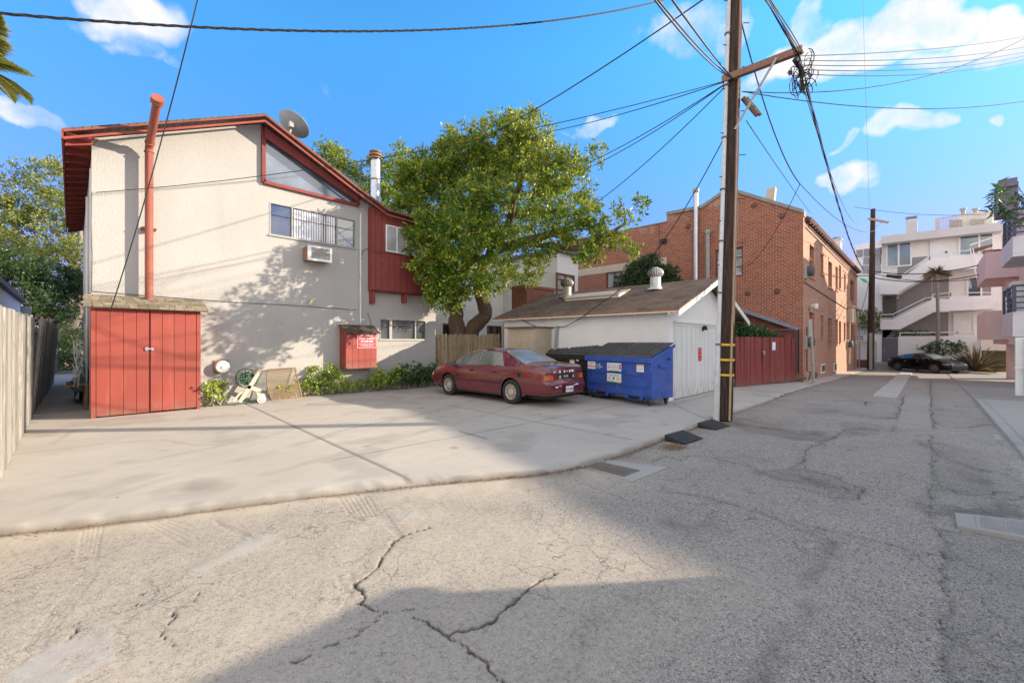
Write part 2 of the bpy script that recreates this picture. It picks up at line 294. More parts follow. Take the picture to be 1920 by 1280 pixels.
M['glass_blk'] = mk_glass('tinted_car_glass', (.012, .014, .018), .12, .05); M['glass_purple'] = mk_glass('purple_glass', (.05, .04, .07), .2)
def mk_clear():
    g = G('clear_glass'); g.t.nodes.remove(g.b); t = g.n('ShaderNodeBsdfTransparent'); gl = g.n('ShaderNodeBsdfGlossy'); gl.inputs['Roughness'].default_value = .02
    lw = g.n('ShaderNodeLayerWeight'); lw.inputs['Blend'].default_value = .4; m = g.n('ShaderNodeMixShader'); g.l(g.math('ADD', g.math('MULTIPLY', lw.outputs['Facing'], .6), .08, True), m.inputs[0])
    g.l(t.outputs[0], m.inputs[1]); g.l(gl.outputs[0], m.inputs[2]); g.l(m.outputs[0], g.out.inputs[0]); return g.mat
M['clear'] = mk_clear()
def mk_mesh_screen():
    g = G('insect_screen'); g.t.nodes.remove(g.b); t = g.n('ShaderNodeBsdfTransparent'); d = g.n('ShaderNodeBsdfDiffuse'); d.inputs['Color'].default_value = (.30, .23, .15, 1)
    m = g.n('ShaderNodeMixShader'); m.inputs[0].default_value = .5; g.l(t.outputs[0], m.inputs[1]); g.l(d.outputs[0], m.inputs[2]); g.l(m.outputs[0], g.out.inputs[0]); return g.mat
M['screen'] = mk_mesh_screen()
def mk_leaf(name, cols, gloss=.45):
    g = G(name); r = g.n('ShaderNodeValToRGB'); g.l(g.island(), r.inputs[0]); e = r.color_ramp.elements
    e[0].position = 0; e[0].color = cols[0]+(1,); e[1].position = 1; e[1].color = cols[-1]+(1,)
    for i, c in enumerate(cols[1:-1]): k = e.new((i+1)/(len(cols)-1)); k.color = c+(1,)
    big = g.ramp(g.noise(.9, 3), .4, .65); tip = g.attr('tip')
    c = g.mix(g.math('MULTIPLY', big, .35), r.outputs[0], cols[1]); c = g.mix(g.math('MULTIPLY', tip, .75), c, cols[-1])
    g.set(g.b.inputs['Base Color'], c); g.b.inputs['Roughness'].default_value = gloss
    tr = g.n('ShaderNodeBsdfTranslucent'); g.set(tr.inputs['Color'], g.mix(.5, c, c3(cols[-1], 1.4))); m = g.n('ShaderNodeMixShader'); m.inputs[0].default_value = .20
    g.l(g.b.outputs[0], m.inputs[1]); g.l(tr.outputs[0], m.inputs[2]); g.l(m.outputs[0], g.out.inputs[0]); return g.mat
M['leaf'] = mk_leaf('main_tree_leaf', [(.020, .085, .010), (.038, .135, .015), (.07, .19, .02), (.14, .27, .028), (.58, .54, .035)])
M['leaf_l'] = mk_leaf('left_tree_leaf', [(.07, .14, .035), (.11, .19, .04), (.17, .23, .05), (.26, .28, .06), (.45, .42, .10)])
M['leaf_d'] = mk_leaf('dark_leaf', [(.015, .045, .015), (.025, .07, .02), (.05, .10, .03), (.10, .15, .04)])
M['leaf_j'] = mk_leaf('jade_leaf', [(.10, .19, .03), (.18, .30, .04), (.30, .42, .06), (.52, .58, .10)], .35)
M['leaf_i'] = mk_leaf('ivy_leaf', [(.02, .06, .015), (.035, .10, .02), (.05, .13, .03), (.09, .18, .04)])
M['leaf_p'] = mk_leaf('palm_leaf', [(.10, .14, .03), (.18, .22, .04), (.28, .28, .06), (.45, .38, .10)]); M['leaf_a'] = mk_leaf('agave_leaf', [(.07, .08, .04), (.12, .10, .05), (.20, .14, .07), (.28, .2, .1)])
M['litter'] = simple('leaf_litter', (.25, .14, .07), .9, .4, 9, 0, island=.6)
def mk_car(name, col, col2, coat=1):
    g = G(name); f = g.ramp(g.noise(1.6, 5, .6), .35, .75); c = g.mix(f, col, col2); c = g.mix(g.math('MULTIPLY', g.ramp(g.noise(28, 5, .7), .62, .8), .25), c, (.5, .35, .33))
    g.b.inputs['Coat Weight'].default_value = coat; g.b.inputs['Coat Roughness'].default_value = .08
    return g.done(c, g.math('ADD', .18, g.math('MULTIPLY', g.noise(3, 4), .22)), .25)
M['carred'] = mk_car('faded_burgundy_paint', (.135, .016, .028), (.20, .032, .04)); M['carblk'] = simple('black_paint', (.004, .004, .005), .12, .1, 2, 0, spec=.35)
def mk_blue():
    g = G('dumpster_blue'); c = g.mix(g.ramp(g.noise(2.2, 6, .65), .35, .7), (.022, .07, .34), (.045, .12, .46)); c = g.mix(g.math('MULTIPLY', g.ramp(g.noise(9, 8, .72, stretch=(1, 1, .5)), .58, .7), .7), c, (.10, .14, .32))
    c = g.mix(g.math('MULTIPLY', g.ramp(g.noise(16, 7, .7), .66, .74), .7), c, (.02, .03, .10)); c = g.mix(g.math('MULTIPLY', g.ramp(g.noise(3.3, 9, .78, stretch=(1, 1, .35)), .55, .66), .75), c, (.16, .10, .08)); c = g.mix(g.math('MULTIPLY', g.ramp(g.noise(11, 8, .75, stretch=(2.5, 1, .6)), .58, .64), .5), c, (.22, .27, .45)); g.bump(g.noise(4, 5), .5, .04); return g.done(c, .55, 0)
M['blue'] = mk_blue(); M['lid'] = simple('dumpster_lid', (.08, .08, .082), .55, .3, 4, .1, dirt=(.13, .13, .12)); M['bkdump'] = simple('dumpster_black', (.022, .024, .022), .45, .3, 4, .1, dirt=(.06, .05, .04))
M['chrome'] = simple('hubcap', (.62, .58, .52), .35, .12, 8, 0, metal=.5); M['amber'] = simple('amber_lens', (.50, .11, .015), .2, .1, 9, 0); M['redlens'] = simple('red_lens', (.20, .02, .02), .2, .1, 9, 0); M['lens'] = simple('clear_lens', (.7, .7, .66), .15, .1, 9, 0)
M['stickw'] = simple('white_sticker', (.8, .8, .78), .6, .08, 20, 0); M['orange'] = simple('orange_label', (.80, .40, .05), .6, .1, 9, 0); M['labelgreen'] = simple('label_green', (.20, .50, .12), .6, .1, 9, 0); M['labelred'] = simple('label_red', (.75, .10, .12), .6, .1, 9, 0)
M['ink'] = simple('ink', (.03, .03, .05), .7, .1, 9, 0); M['blueink'] = simple('blue_ink', (.08, .12, .40), .7, .1, 9, 0); M['bulb'] = simple('bulb_glass', (.85, .62, .20), .2, .05, 9, 0)
def mk_asphalt():
    g = G('old_asphalt'); v = g.n('ShaderNodeTexVoronoi'); v.inputs['Scale'].default_value = 95; g.l(g.co, v.inputs['Vector'])
    sp = g.n('ShaderNodeSeparateColor'); g.l(v.outputs['Color'], sp.inputs[0]); v2 = g.n('ShaderNodeTexVoronoi'); v2.inputs['Scale'].default_value = 190; g.l(g.co, v2.inputs['Vector']); sp2 = g.n('ShaderNodeSeparateColor'); g.l(v2.outputs['Color'], sp2.inputs[0])
    big = g.ramp(g.noise(.35, 6, .6), .3, .7); c = g.mix(big, (.288, .254, .222), (.385, .342, .298))
    c = g.mix(g.math('MULTIPLY', g.ramp(g.noise(2.3, 7, .65), .45, .7), .35), c, (.19, .172, .158))
    c = g.mix(g.math('MULTIPLY', g.ramp(sp.outputs[0], .84, .87), .75), c, (.055, .047, .042)); c = g.mix(g.math('MULTIPLY', g.ramp(sp.outputs[1], .80, .84), .6), c, (.58, .54, .48))
    c = g.mix(g.math('MULTIPLY', g.ramp(sp2.outputs[0], .70, .73), .65), c, (.08, .07, .065)); c = g.mix(g.math('MULTIPLY', g.ramp(sp2.outputs[1], .72, .76), .45), c, (.48, .45, .41))
    c = g.mix(g.attr('dark'), c, (.10, .092, .086)); dust_lit = g.math('MULTIPLY', g.attr('dust_lit'), g.ramp(g.math('ADD', g.noise(26, 6, .7), g.math('MULTIPLY', g.attr('dust_lit'), .35)), .5, .8), True)
    c = g.mix(dust_lit, c, (.48, .415, .335)); c = g.mix(g.attr('cement'), c, g.mix(g.noise(30, 4), (.33, .31, .29), (.47, .45, .42)))
    ve = g.n('ShaderNodeTexVoronoi', feature='DISTANCE_TO_EDGE'); ve.inputs['Scale'].default_value = 3.2; wv_ = g.n('ShaderNodeVectorMath', operation='ADD'); nv_ = g.n('ShaderNodeVectorMath', operation='SCALE'); g.l(g.noise(3, 5, .6, out='Color'), nv_.inputs[0]); nv_.inputs['Scale'].default_value = .45; g.l(g.co, wv_.inputs[0]); g.l(nv_.outputs[0], wv_.inputs[1]); g.l(wv_.outputs[0], ve.inputs['Vector'])
    al_ = g.math('MULTIPLY', g.math('SUBTRACT', 1, g.ramp(ve.outputs['Distance'], .0, .022)), g.ramp(g.noise(.8, 4), .47, .58), True); c = g.mix(g.math('MULTIPLY', al_, .75), c, (.07, .06, .052))
    c = g.mix(g.attr('brown'), c, (.17, .12, .085)); c = g.mix(g.attr('crack'), c, (.028, .023, .02)); c = g.mix(g.attr('moss'), c, (.10, .13, .03))
    h = g.math('ADD', g.math('MULTIPLY', v.outputs['Distance'], .6), g.noise(60, 4)); h = g.math('MULTIPLY', h, g.math('SUBTRACT', 1, g.math('MULTIPLY', dust_lit, .7))); g.bump(h, .26, .006); return g.done(c, .95)
M['asphalt'] = mk_asphalt()
def mk_concrete(name, base, hi):
    g = G(name); c = g.mix(g.ramp(g.noise(.45, 7, .6), .3, .72), base, hi); c = g.mix(g.math('MULTIPLY', g.ramp(g.noise(3.5, 8, .7), .5, .8), .35), c, c3(base, .72))
    c = g.mix(g.math('MULTIPLY', g.ramp(g.noise(120, 2), .6, .7), .25), c, c3(base, .5)); c = g.mix(g.math('MULTIPLY', g.ramp(g.noise(1.3, 7, .65, stretch=(.5, 2.2, 1)), .58, .8), .25), c, c3(hi, 1.12))
    vd = g.n('ShaderNodeTexVoronoi'); vd.inputs['Scale'].default_value = 2.6; g.l(g.co, vd.inputs['Vector']); sd_ = g.n('ShaderNodeSeparateColor'); g.l(vd.outputs['Color'], sd_.inputs[0]); c = g.mix(g.math('MULTIPLY', g.math('MULTIPLY', g.math('SUBTRACT', 1, g.ramp(g.math('ADD', vd.outputs['Distance'], g.math('MULTIPLY', g.noise(30, 4), .10)), .075, .12)), g.ramp(sd_.outputs[0], .55, .62)), .55), c, (.11, .095, .085))
    c = g.mix(g.math('MULTIPLY', g.ramp(g.noise(11, 9, .78), .60, .68), .28), c, c3(base, .55)); c = g.mix(g.attr('stain'), c, (.17, .15, .13)); c = g.mix(g.attr('crack'), c, (.08, .068, .058)); g.bump(g.noise(90, 4, .7), .25, .005); return g.done(c, .9)
M['concrete'] = mk_concrete('apron_concrete', (.42, .385, .34), (.53, .49, .435)); M['concrete_d'] = mk_concrete('old_concrete', (.33, .32, .30), (.42, .40, .38))
# ================================================================== ground
def fbm(x, y, f, seed, octs=4):
    r = np.random.default_rng(seed); T = r.random((64, 64)); o = np.zeros_like(x); a = 1; tot = 0
    for k in range(octs):
        u = x*f+13.7*k; v = y*f+7.3*k; i = np.floor(u).astype(int); j = np.floor(v).astype(int); s = u-i; t = v-j; s = s*s*(3-2*s); t = t*t*(3-2*t)
        o += a*((T[i % 64, j % 64]*(1-s)+T[(i+1) % 64, j % 64]*s)*(1-t)+(T[i % 64, (j+1) % 64]*(1-s)+T[(i+1) % 64, (j+1) % 64]*s)*t); tot += a; a *= .5; f *= 2
    return o/tot
def gz(x): return np.interp(x, [-500, 17, 39, 600], [0, 0, -.4, -.4])
def gz1(x): return float(gz(x))
CURB = [(-40, 24), (-12, 11.2), (-6, 8.4), (-.42, 5.70), (.5, 5.25), (1.2, 4.96), (2.0, 4.62), (2.74, 4.24), (3.4, 3.85), (4.0, 3.50), (4.44, 3.36), (5.0, 3.25), (5.6, 3.20), (7, 3.17), (9.2, 3.2), (13, 3.1), (19.4, 3.02), (30, 3.0), (42, 3.0)]
def curb(x): return np.interp(x, [c[0] for c in CURB], [c[1] for c in CURB])
def C0(x): return curb(x)
def polydist(X, Y, pts, rmax):
    d = np.full(X.shape, 9.0)
    for (a, b) in zip(pts[:-1], pts[1:]):
        x0, x1 = min(a[0], b[0])-rmax, max(a[0], b[0])+rmax; y0, y1 = min(a[1], b[1])-rmax, max(a[1], b[1])+rmax
        m = (X > x0) & (X < x1) & (Y > y0) & (Y < y1)
        if not m.any(): continue
        px, py = X[m], Y[m]; vx, vy = b[0]-a[0], b[1]-a[1]; L = vx*vx+vy*vy+1e-9; t = np.clip(((px-a[0])*vx+(py-a[1])*vy)/L, 0, 1)
        d[m] = np.minimum(d[m], np.hypot(px-a[0]-t*vx, py-a[1]-t*vy))
    return d
def inpoly(X, Y, P):
    ins = np.zeros(X.shape, bool); n = len(P)
    for i in range(n):
        (xa, ya), (xb, yb) = P[i], P[(i+1) % n]; c = ((ya > Y) != (yb > Y)) & (X < (xb-xa)*(Y-ya)/(yb-ya+1e-12)+xa); ins ^= c
    return ins
def gp(c, pts):  # survey of the paving marks: photo crops 1-4 -> ground plan
    o = {1: (0, 760, .4063), 2: (560, 760, .4063), 3: (1100, 760, .427), 4: (1500, 680, .21875), 0: (0, 0, 1)}[c]
    return [tuple(on_z(o[0]+x*o[2], o[1]+y*o[2], -.05 if o[1]+y*o[2] > 720 else -.15)[:2]) for (x, y) in pts]
CR = [(2, 2.0, [(600, 545), (470, 600), (340, 720), (330, 750), (250, 815), (290, 880), (280, 910), (370, 955), (420, 960), (560, 925)]),
      (2, 1.4, [(-20, 1190), (100, 1120), (250, 1060), (330, 1015), (420, 965)]), (2, 1.8, [(560, 950), (620, 990), (680, 1040), (760, 1010), (870, 970), (960, 900), (1100, 800), (1240, 740)]),
      (2, 1.3, [(680, 1040), (780, 1090), (880, 1180), (940, 1260), (990, 1290)]), (1, 2.2, [(905, 875), (830, 940), (780, 990), (740, 1035), (790, 1060)]), (1, 2, [(850, 1050), (845, 1085), (880, 1110)]),
      (1, 3, [(680, 858), (705, 852)]), (1, 3, [(650, 912), (690, 905)]), (1, 1, [(330, 1010), (300, 1030), (335, 1060)]),
      (3, 1, [(290, 245), (350, 215), (400, 235), (470, 215), (560, 225), (620, 245), (700, 260), (760, 285), (830, 280), (900, 270), (930, 240), (960, 210), (1020, 160), (1080, 135)]),
      (3, 1, [(760, 290), (820, 310), (900, 325), (980, 345), (1060, 350), (1150, 360), (1100, 340)]), (3, 1, [(900, 272), (1010, 290), (1100, 310), (1200, 355), (1180, 400), (1100, 395), (1000, 375), (880, 350)]),
      (3, 1.1, [(330, 345), (380, 375), (460, 385), (560, 405), (700, 440), (800, 470), (960, 510), (1100, 545), (1250, 580), (1400, 620), (1545, 645)]),
      (3, .75, [(1515, 130), (1512, 200), (1520, 300), (1515, 420), (1520, 490), (1545, 530), (1550, 650), (1560, 800), (1570, 1000), (1585, 1230)]), (3, 1.8, [(1518, 362), (1600, 365), (1740, 385), (1800, 368)]),
      (3, .9, [(1545, 530), (1620, 540), (1700, 548)]), (3, .8, [(1530, 420), (1600, 430), (1700, 445), (1800, 470), (1920, 480)]), (3, .9, [(700, 480), (850, 490), (950, 530), (1050, 575), (1085, 590)]),
      (4, 1.6, [(1010, 680), (1060, 710), (1130, 740), (1180, 790), (1300, 840), (1400, 880), (1500, 910), (1640, 925)]), (4, 1.2, [(1010, 680), (1040, 668), (1120, 670), (1200, 690)]),
      (4, 1.3, [(1140, 500), (1180, 530), (1300, 545), (1450, 550), (1600, 525), (1690, 535)]), (4, 1.1, [(0, 590), (150, 600), (330, 600), (410, 570), (560, 565), (700, 580), (780, 590), (820, 545)]),
      (4, 1, [(300, 430), (420, 440), (560, 460), (700, 480), (820, 470), (850, 400), (890, 290), (930, 270)]), (4, 1, [(0, 350), (270, 370)]), (4, 2, [(430, 322), (570, 332), (560, 360)]), (4, 1, [(300, 325), (430, 320)]),
      (4, 1, [(1115, 120), (1120, 240), (1125, 400), (1130, 560)]), (4, 1, [(0, 870), (80, 930), (200, 940), (340, 980), (450, 1030), (540, 1050), (500, 1090), (480, 1150), (330, 1130)]), (4, 1.4, [(0, 860), (30, 790), (150, 690), (270, 640), (380, 580)]),
      (4, .8, [(930, 200), (1170, 215), (1440, 212)]), (4, .9, [(1120, 360), (1300, 372), (1540, 375)]), (4, .8, [(350, 520), (500, 512), (640, 530), (700, 560)]), (4, 1.1, [(0, 240), (200, 240), (420, 232)]), (4, .9, [(1700, 1250), (1780, 1150), (1900, 1130)])]
DK = [(3, .05, [(200, 870), (280, 790), (380, 690)]), (3, .09, [(0, 960), (110, 880), (230, 810), (330, 710), (380, 670)]), (3, .06, [(1085, 590), (1020, 700), (970, 830), (950, 930), (870, 990), (830, 1080), (770, 1230)]), (3, .16, [(400, 510), (520, 520)]),
      (3, .22, [(620, 75), (800, 100), (1000, 125), (1150, 120)]), (3, .12, [(760, 290), (900, 300), (1050, 345)]), (4, .35, [(100, 420), (260, 410)]), (4, .3, [(560, 455), (760, 470)]), (4, .3, [(1140, 390), (1280, 410)]), (3, .2, [(1530, 440), (1700, 470), (1900, 480)]),
      (2, .14, [(820, 820), (900, 800)]), (2, .12, [(1240, 1150), (1290, 1100)]), (4, .25, [(150, 590), (0, 640)]), (4, .15, [(1480, 960), (1580, 1000)])]
CEM = [(1, [(30, 1290), (60, 1200), (230, 1110), (400, 1060), (560, 1045), (580, 1140), (330, 1270)]), (1, [(850, 745), (1000, 690), (1130, 590), (1260, 590), (1300, 630), (1000, 720), (880, 765)]), (2, [(430, 480), (540, 473), (570, 505), (520, 530), (440, 512)]),
       (1, [(420, 1020), (540, 980), (560, 995), (440, 1040)]), (2, [(230, 560), (300, 548), (330, 560), (270, 575)]), (4, [(1800, 850), (1920, 820), (2000, 1000), (1880, 980)])]
TRACK = []
for i in range(5): TRACK.append((1, [(385+i*22, 545), (360+i*20, 700)]))
for i in range(5): TRACK.append((1, [(670+i*24, 535-i*4), (850+i*10, 635-i*22)]))
for i in range(4): TRACK.append((1, [(110+i*25, 1120), (250+i*25, 930), (390+i*15, 780)]))
for i in range(7): TRACK.append((2, [(190+i*22, 425-i*2), (235+i*25, 490+i*4)]))
for i in range(4): TRACK.append((2, [(330+i*18, 470), (450+i*8, 590)]))
for i in range(14): TRACK.append((1, [(990+i*12, 520+i*5), (985+i*12+26, 545+i*5), (1018+i*12, 530+i*6)]))
for i in range(12): TRACK.append((1, [(1345+i*11, 465+i*7), (1385+i*11, 458+i*8)]))
for i in range(9): TRACK.append((2, [(170+i*4, 770+i*11), (205+i*3, 790+i*11), (250, 760+i*11)]))
for i in range(6): TRACK.append((2, [(185+i*8, 930-i*10), (250+i*6, 965-i*18)]))
# nonuniform plan grid
def axis(a, segs):
    out = [a]
    for (to, st) in segs:
        n = max(1, int(round((to-out[-1])/st))); s0 = out[-1]; out += [s0+(to-s0)*(i+1)/n for i in range(n)]
    return np.array(out)
def gridmesh(name, X, Y, Z, mat, attrs, kind='structure', extra=None):
    nx, ny = X.shape; V = np.stack([X, Y, Z], -1).reshape(-1, 3); idx = np.arange(nx*ny).reshape(nx, ny)
    F = np.stack([idx[:-1, :-1], idx[1:, :-1], idx[1:, 1:], idx[:-1, 1:]], -1).reshape(-1, 4)
    me = bpy.data.meshes.new(name); me.vertices.add(len(V)); me.vertices.foreach_set('co', V.ravel()); me.loops.add(F.size); me.loops.foreach_set('vertex_index', F.ravel().astype(np.int32))
    me.polygons.add(len(F)); me.polygons.foreach_set('loop_start', np.arange(0, F.size, 4, dtype=np.int32)); me.polygons.foreach_set('loop_total', np.full(len(F), 4, dtype=np.int32))
    me.update(calc_edges=True); me.validate(); me.materials.append(mat); me.polygons.foreach_set('use_smooth', [True]*len(F))
    for k, a in attrs.items():
        at_ = me.attributes.new(k, 'FLOAT', 'POINT'); at_.data.foreach_set('value', np.clip(a, 0, 1).ravel().astype(np.float32))
    o = bpy.data.objects.new(name, me); COL.objects.link(o); o['kind'] = kind; return o
xs = axis(-7, [(-1.2, .12), (-.2, .02), (4.6, .0115), (8, .022), (12, .04), (20, .08), (46, .25)])
ys = axis(-6, [(-1.1, .35), (-.3, .02), (3.0, .0125), (5.9, .022), (9, .2)])
X, Y = np.meshgrid(xs, ys, indexing='ij')
wx = X+(fbm(X, Y, 3.1, 5)-.5)*.16+(fbm(X, Y, 13, 6, 4)-.5)*.075; wy = Y+(fbm(X, Y, 3.1, 8)-.5)*.16+(fbm(X, Y, 13, 9, 4)-.5)*.075
crack = np.zeros_like(X); dark = np.zeros_like(X); brown = np.zeros_like(X); moss = np.zeros_like(X)
wid = np.clip(2.6*fbm(X, Y, 2.6, 11, 3)-.45, .45, 1.7); far = np.clip(np.hypot(X, Y)/7, 1, 3)
side = np.zeros_like(X)
for (c, w, p) in CR:
    d = polydist(wx, wy, gp(c, p), .45); ww = .0044*w*wid*np.clip(far, 1, 3); crack = np.maximum(crack, np.clip(1.35-d/ww, 0, 1)); dark = np.maximum(dark, np.clip(.42-.42*d/(.07*w*far), 0, 1)*(fbm(X, Y, 7, 12)*1.3))
for (c, w, p) in DK:
    d = polydist(wx, wy, gp(c, p), w*2.5); dark = np.maximum(dark, np.clip(.75-.75*d/(w*1.6), 0, 1)*np.clip(fbm(X, Y, 5, 13)*2.2-.4, 0, 1)*.75)
cem = np.zeros_like(X)
for (c, p) in CEM:
    cem = np.maximum(cem, inpoly(wx, wy, gp(c, p))*np.clip(fbm(X, Y, 9, 14)*2.6-.45, 0, 1)*.8)
dc = curb(X)-Y
dust_lit = np.clip(1.15-dc/1.5, 0, 1)*(X < 6.5)*np.clip((6.5-X)/2, 0, 1)*np.clip(fbm(X, Y, .9, 15)*2.6-.45, 0, 1)
dust_lit = np.maximum(dust_lit, np.clip(1.25-dc/.75, 0, 1)*np.clip((5.2-X)/1.5, 0, 1)*np.clip(fbm(X, Y, 1.3, 55)*2.2-.15, 0, 1)); dust_lit = np.maximum(dust_lit, (.40+.45*fbm(X, Y, .8, 57))*np.clip((4.4-X-.3*(Y-1))/1.2, 0, 1)*np.clip((Y-.9+.25*X)/.8, 0, 1)); dust_lit = np.maximum(dust_lit, .8*np.clip(fbm(X, Y, .55, 16)*3.2-1.25, 0, 1)*np.clip((3.6-X)/2.5, 0, 1)*np.clip((Y-1.8)/.8, 0, 1))  # sandy dust; the broad term also paints the sunlit road lighter
brown = np.clip(1-dc/.55, 0, 1)*np.clip(fbm(X, Y, 2.5, 17)*2.6-.85, 0, 1)*np.clip((X-3)/1.0, 0, 1)*.6
d0 = np.hypot(X-9.4, Y-2.7); brown = np.maximum(brown, np.clip(1.25-d0/1.1, 0, 1)*np.clip(fbm(X, Y, 3, 18)*2.4-.55, 0, 1)*.7)
brown = np.maximum(brown, np.clip(1.4-dc/(.03+.09*fbm(X, Y, 3, 58)), 0, 1)*.9*(X < 20))
d1 = polydist(X, Y, gp(3, [(1518, 255), (1516, 350)]), .3); moss = np.clip(.8-d1/.035, 0, 1)*fbm(X, Y, 8, 19); d1 = polydist(X, Y, gp(3, [(1620, 378), (1720, 384)]), .3); moss = np.maximum(moss, np.clip(.9-d1/.05, 0, 1)*fbm(X, Y, 8, 20)*1.4)
trk = np.zeros_like(X)
for (c, p) in TRACK:
    d = polydist(X, Y, gp(c, p), .1); trk = np.maximum(trk, np.clip(1-d/.013, 0, 1))
crack = np.clip(crack, 0, 1); dark = np.maximum(dark, trk*.45*np.clip(fbm(X, Y, 2.5, 59)*2.2-.6, 0, 1))
rm = inpoly(X, Y, gp(4, [(900, 270), (1115, 270), (1130, 560), (830, 560)])); dark = np.where(rm, dark*.3, dark); cem = np.where(rm, np.maximum(cem, .25), cem)
newer = np.clip((X-27)/.5, 0, 1); dark = np.maximum(dark, newer*.22)
for (c, p, k_) in [(3, [(1545, 530), (2100, 600), (2100, 1400), (1590, 1400), (1560, 800)], .22), (4, [(1010, 680), (1120, 670), (1600, 760), (1640, 925), (1500, 910), (1300, 840), (1130, 740)], .16), (4, [(1140, 800), (1300, 850), (1600, 930), (1650, 1060), (1400, 1100), (1140, 1060)], .28),
                   (3, [(760, 290), (900, 272), (1100, 310), (1200, 355), (1180, 400), (1000, 375), (820, 315)], .2), (3, [(640, 75), (760, 90), (1080, 135), (1020, 160), (900, 150), (700, 120)], .3), (4, [(350, 520), (640, 530), (700, 590), (560, 640), (400, 600)], .25),
                   (2, [(560, 950), (680, 1040), (760, 1010), (870, 970), (960, 900), (900, 830), (700, 800)], .10), (2, [(680, 1040), (940, 1260), (990, 1290), (1300, 1290), (1300, 1100), (1100, 1150), (900, 1180), (760, 1010)], .16), (3, [(1085, 590), (1540, 645), (1560, 1290), (760, 1290), (870, 990), (970, 830)], -.12), (4, [(1130, 1250), (1780, 1180), (1920, 1200), (1920, 1290), (1130, 1290)], .25)]:
    ip = inpoly(wx, wy, gp(c, p)); dark = np.where(ip, np.clip(dark+k_*(.5+.8*fbm(X, Y, 2, 61)), 0, 1), dark)
Z = gz(X)-.05-.02*np.clip((8-X)/2, 0, 1)+(fbm(X, Y, .5, 21)-.5)*.05*np.clip(dc/.6, 0, 1)+(fbm(X, Y, 5, 22)-.5)*.012-crack*.012-trk*.005+cem*.004+dust_lit*.006
Z = Z+.03*np.clip((X-12)/3, 0, 1)*np.clip(1-dc/.5, 0, 1)
Z = np.where((Y < -1.06) & (X > 5.5), Z-.08, Z); Z = np.where(Y > C0(X)+.08, Z-.05, Z)
gridmesh('road', X, Y, Z, M['asphalt'], dict(crack=crack*.92, dark=dark, dust_lit=dust_lit, cement=cem, brown=brown, moss=moss))
# apron: concrete yard from the kerb line up to the house
xs = axis(-7, [(-1.2, .2), (12, .034), (22, .12), (42, .4)]); t = axis(0, [(.02, .01), (1, .0030)])
X, T_ = np.meshgrid(xs, t, indexing='ij'); C = curb(X); TOP = 14.0; Y = C+T_*(TOP-C)
crack = np.zeros_like(X); stain = np.zeros_like(X); wx = X+(fbm(X, Y, 2, 31)-.5)*.12; wy = Y+(fbm(X, Y, 2, 32)-.5)*.12
def gz0(c, pts):
    o = {1: (0, 760, .4063), 2: (560, 760, .4063), 0: (0, 0, 1)}[c]; return [tuple(on_z(o[0]+x*o[2], o[1]+y*o[2], 0)[:2]) for (x, y) in pts]
for (c, w, p) in [(0, 1.5, [(450, 752), (765, 897)]), (2, .8, [(160, 250), (500, 185), (800, 130), (1090, 75), (1460, 0), (1700, -45)]), (2, 1, [(680, -5), (1090, 75), (1540, 155)]), (2, .8, [(130, 130), (500, 50), (740, 10)]), (2, 1.2, [(740, 118), (870, 152)]), (0, .9, [(1262, 757), (1345, 738)]), (0, .8, [(1262, 757), (1330, 788)])]:
    crack = np.maximum(crack, np.clip(1.2-polydist(X, Y, gz0(c, p), .3)/(.022*w), 0, 1)*.75)
for p in [[(90, 225), (300, 200), (500, 172), (740, 158), (820, 175), (900, 182), (1050, 180)]]:
    crack = np.maximum(crack, np.clip(1.0-polydist(wx, wy, gz0(1, p), .3)/.024, 0, 1)*.5)
dcur = Y-C; crack = np.maximum(crack, np.clip(1.1-np.abs(dcur-.14-(fbm(X, Y, 2, 33)-.5)*.02)/.018, 0, 1)*.75*(X < 22))
for xx in (13.5, 15.5, 17.8, 20, 22.5, 25, 28, 31, 34): crack = np.maximum(crack, np.clip(1.2-np.abs(X-xx)/.03, 0, 1)*.5)
for (c, x, y, r, k) in [(1, 900, 380, .42, .55), (1, 1110, 45, .10, .7), (2, 565, 12, .13, .75), (2, 735, 30, .1, .5), (1, 560, 265, .18, .3), (2, 930, 122, .06, .5), (1, 770, 205, .1, .35)]:
    q = gz0(c, [(x, y)])[0]; stain = np.maximum(stain, np.clip(1-np.hypot(wx-q[0], (wy-q[1]))/r, 0, 1)**.6*k*np.clip(fbm(X, Y, 4, 34)*2.2-.3, 0, 1))
stain = np.maximum(stain, np.clip(1-dcur/.06, 0, 1)*.45*fbm(X, Y, 4, 35)*1.5); stain = np.maximum(stain, np.clip((fbm(X, Y, 1.1, 36)-.62)*2.5, 0, .25))
for (c, p, w_, k) in [(2, [(-300, 260), (100, 150), (500, 60), (800, -20)], .11, .30), (2, [(-150, 320), (300, 190), (700, 90), (1000, 0)], .11, .26), (1, [(300, 330), (700, 250), (1200, 150), (1600, 40)], .10, .2), (1, [(500, 420), (900, 300), (1400, 190)], .09, .18), (1, [(240, 180), (330, 120), (520, 95)], .05, .28)]:
    d = polydist(wx, wy, gz0(c, p), .4); stain = np.maximum(stain, np.clip(1.3-d/w_, 0, 1)*k*np.clip(fbm(X, Y, 2.3, 71)*2.6-.7, 0, 1))
r_ = random.Random(77)
for _ in range(70):
    q = (r_.uniform(-.3, 11), r_.uniform(3.6, 12.5)); rr_ = r_.choice([.02, .03, .04, .07]); d = np.hypot(wx-q[0], wy-q[1]); stain = np.maximum(stain, np.clip(1.4-d/rr_, 0, 1)*r_.uniform(.2, .7))
Z = gz(X)+(fbm(X, Y, .4, 37)-.5)*.01-crack*.006
brk = np.clip(fbm(X, Y, 2.4, 38)*5-2.45, 0, 1)*np.clip(1.2-dcur/(.16*fbm(X, Y, 6, 39)+.03), 0, 1); Z = Z-brk*.05; stain = np.maximum(stain, brk*.45)
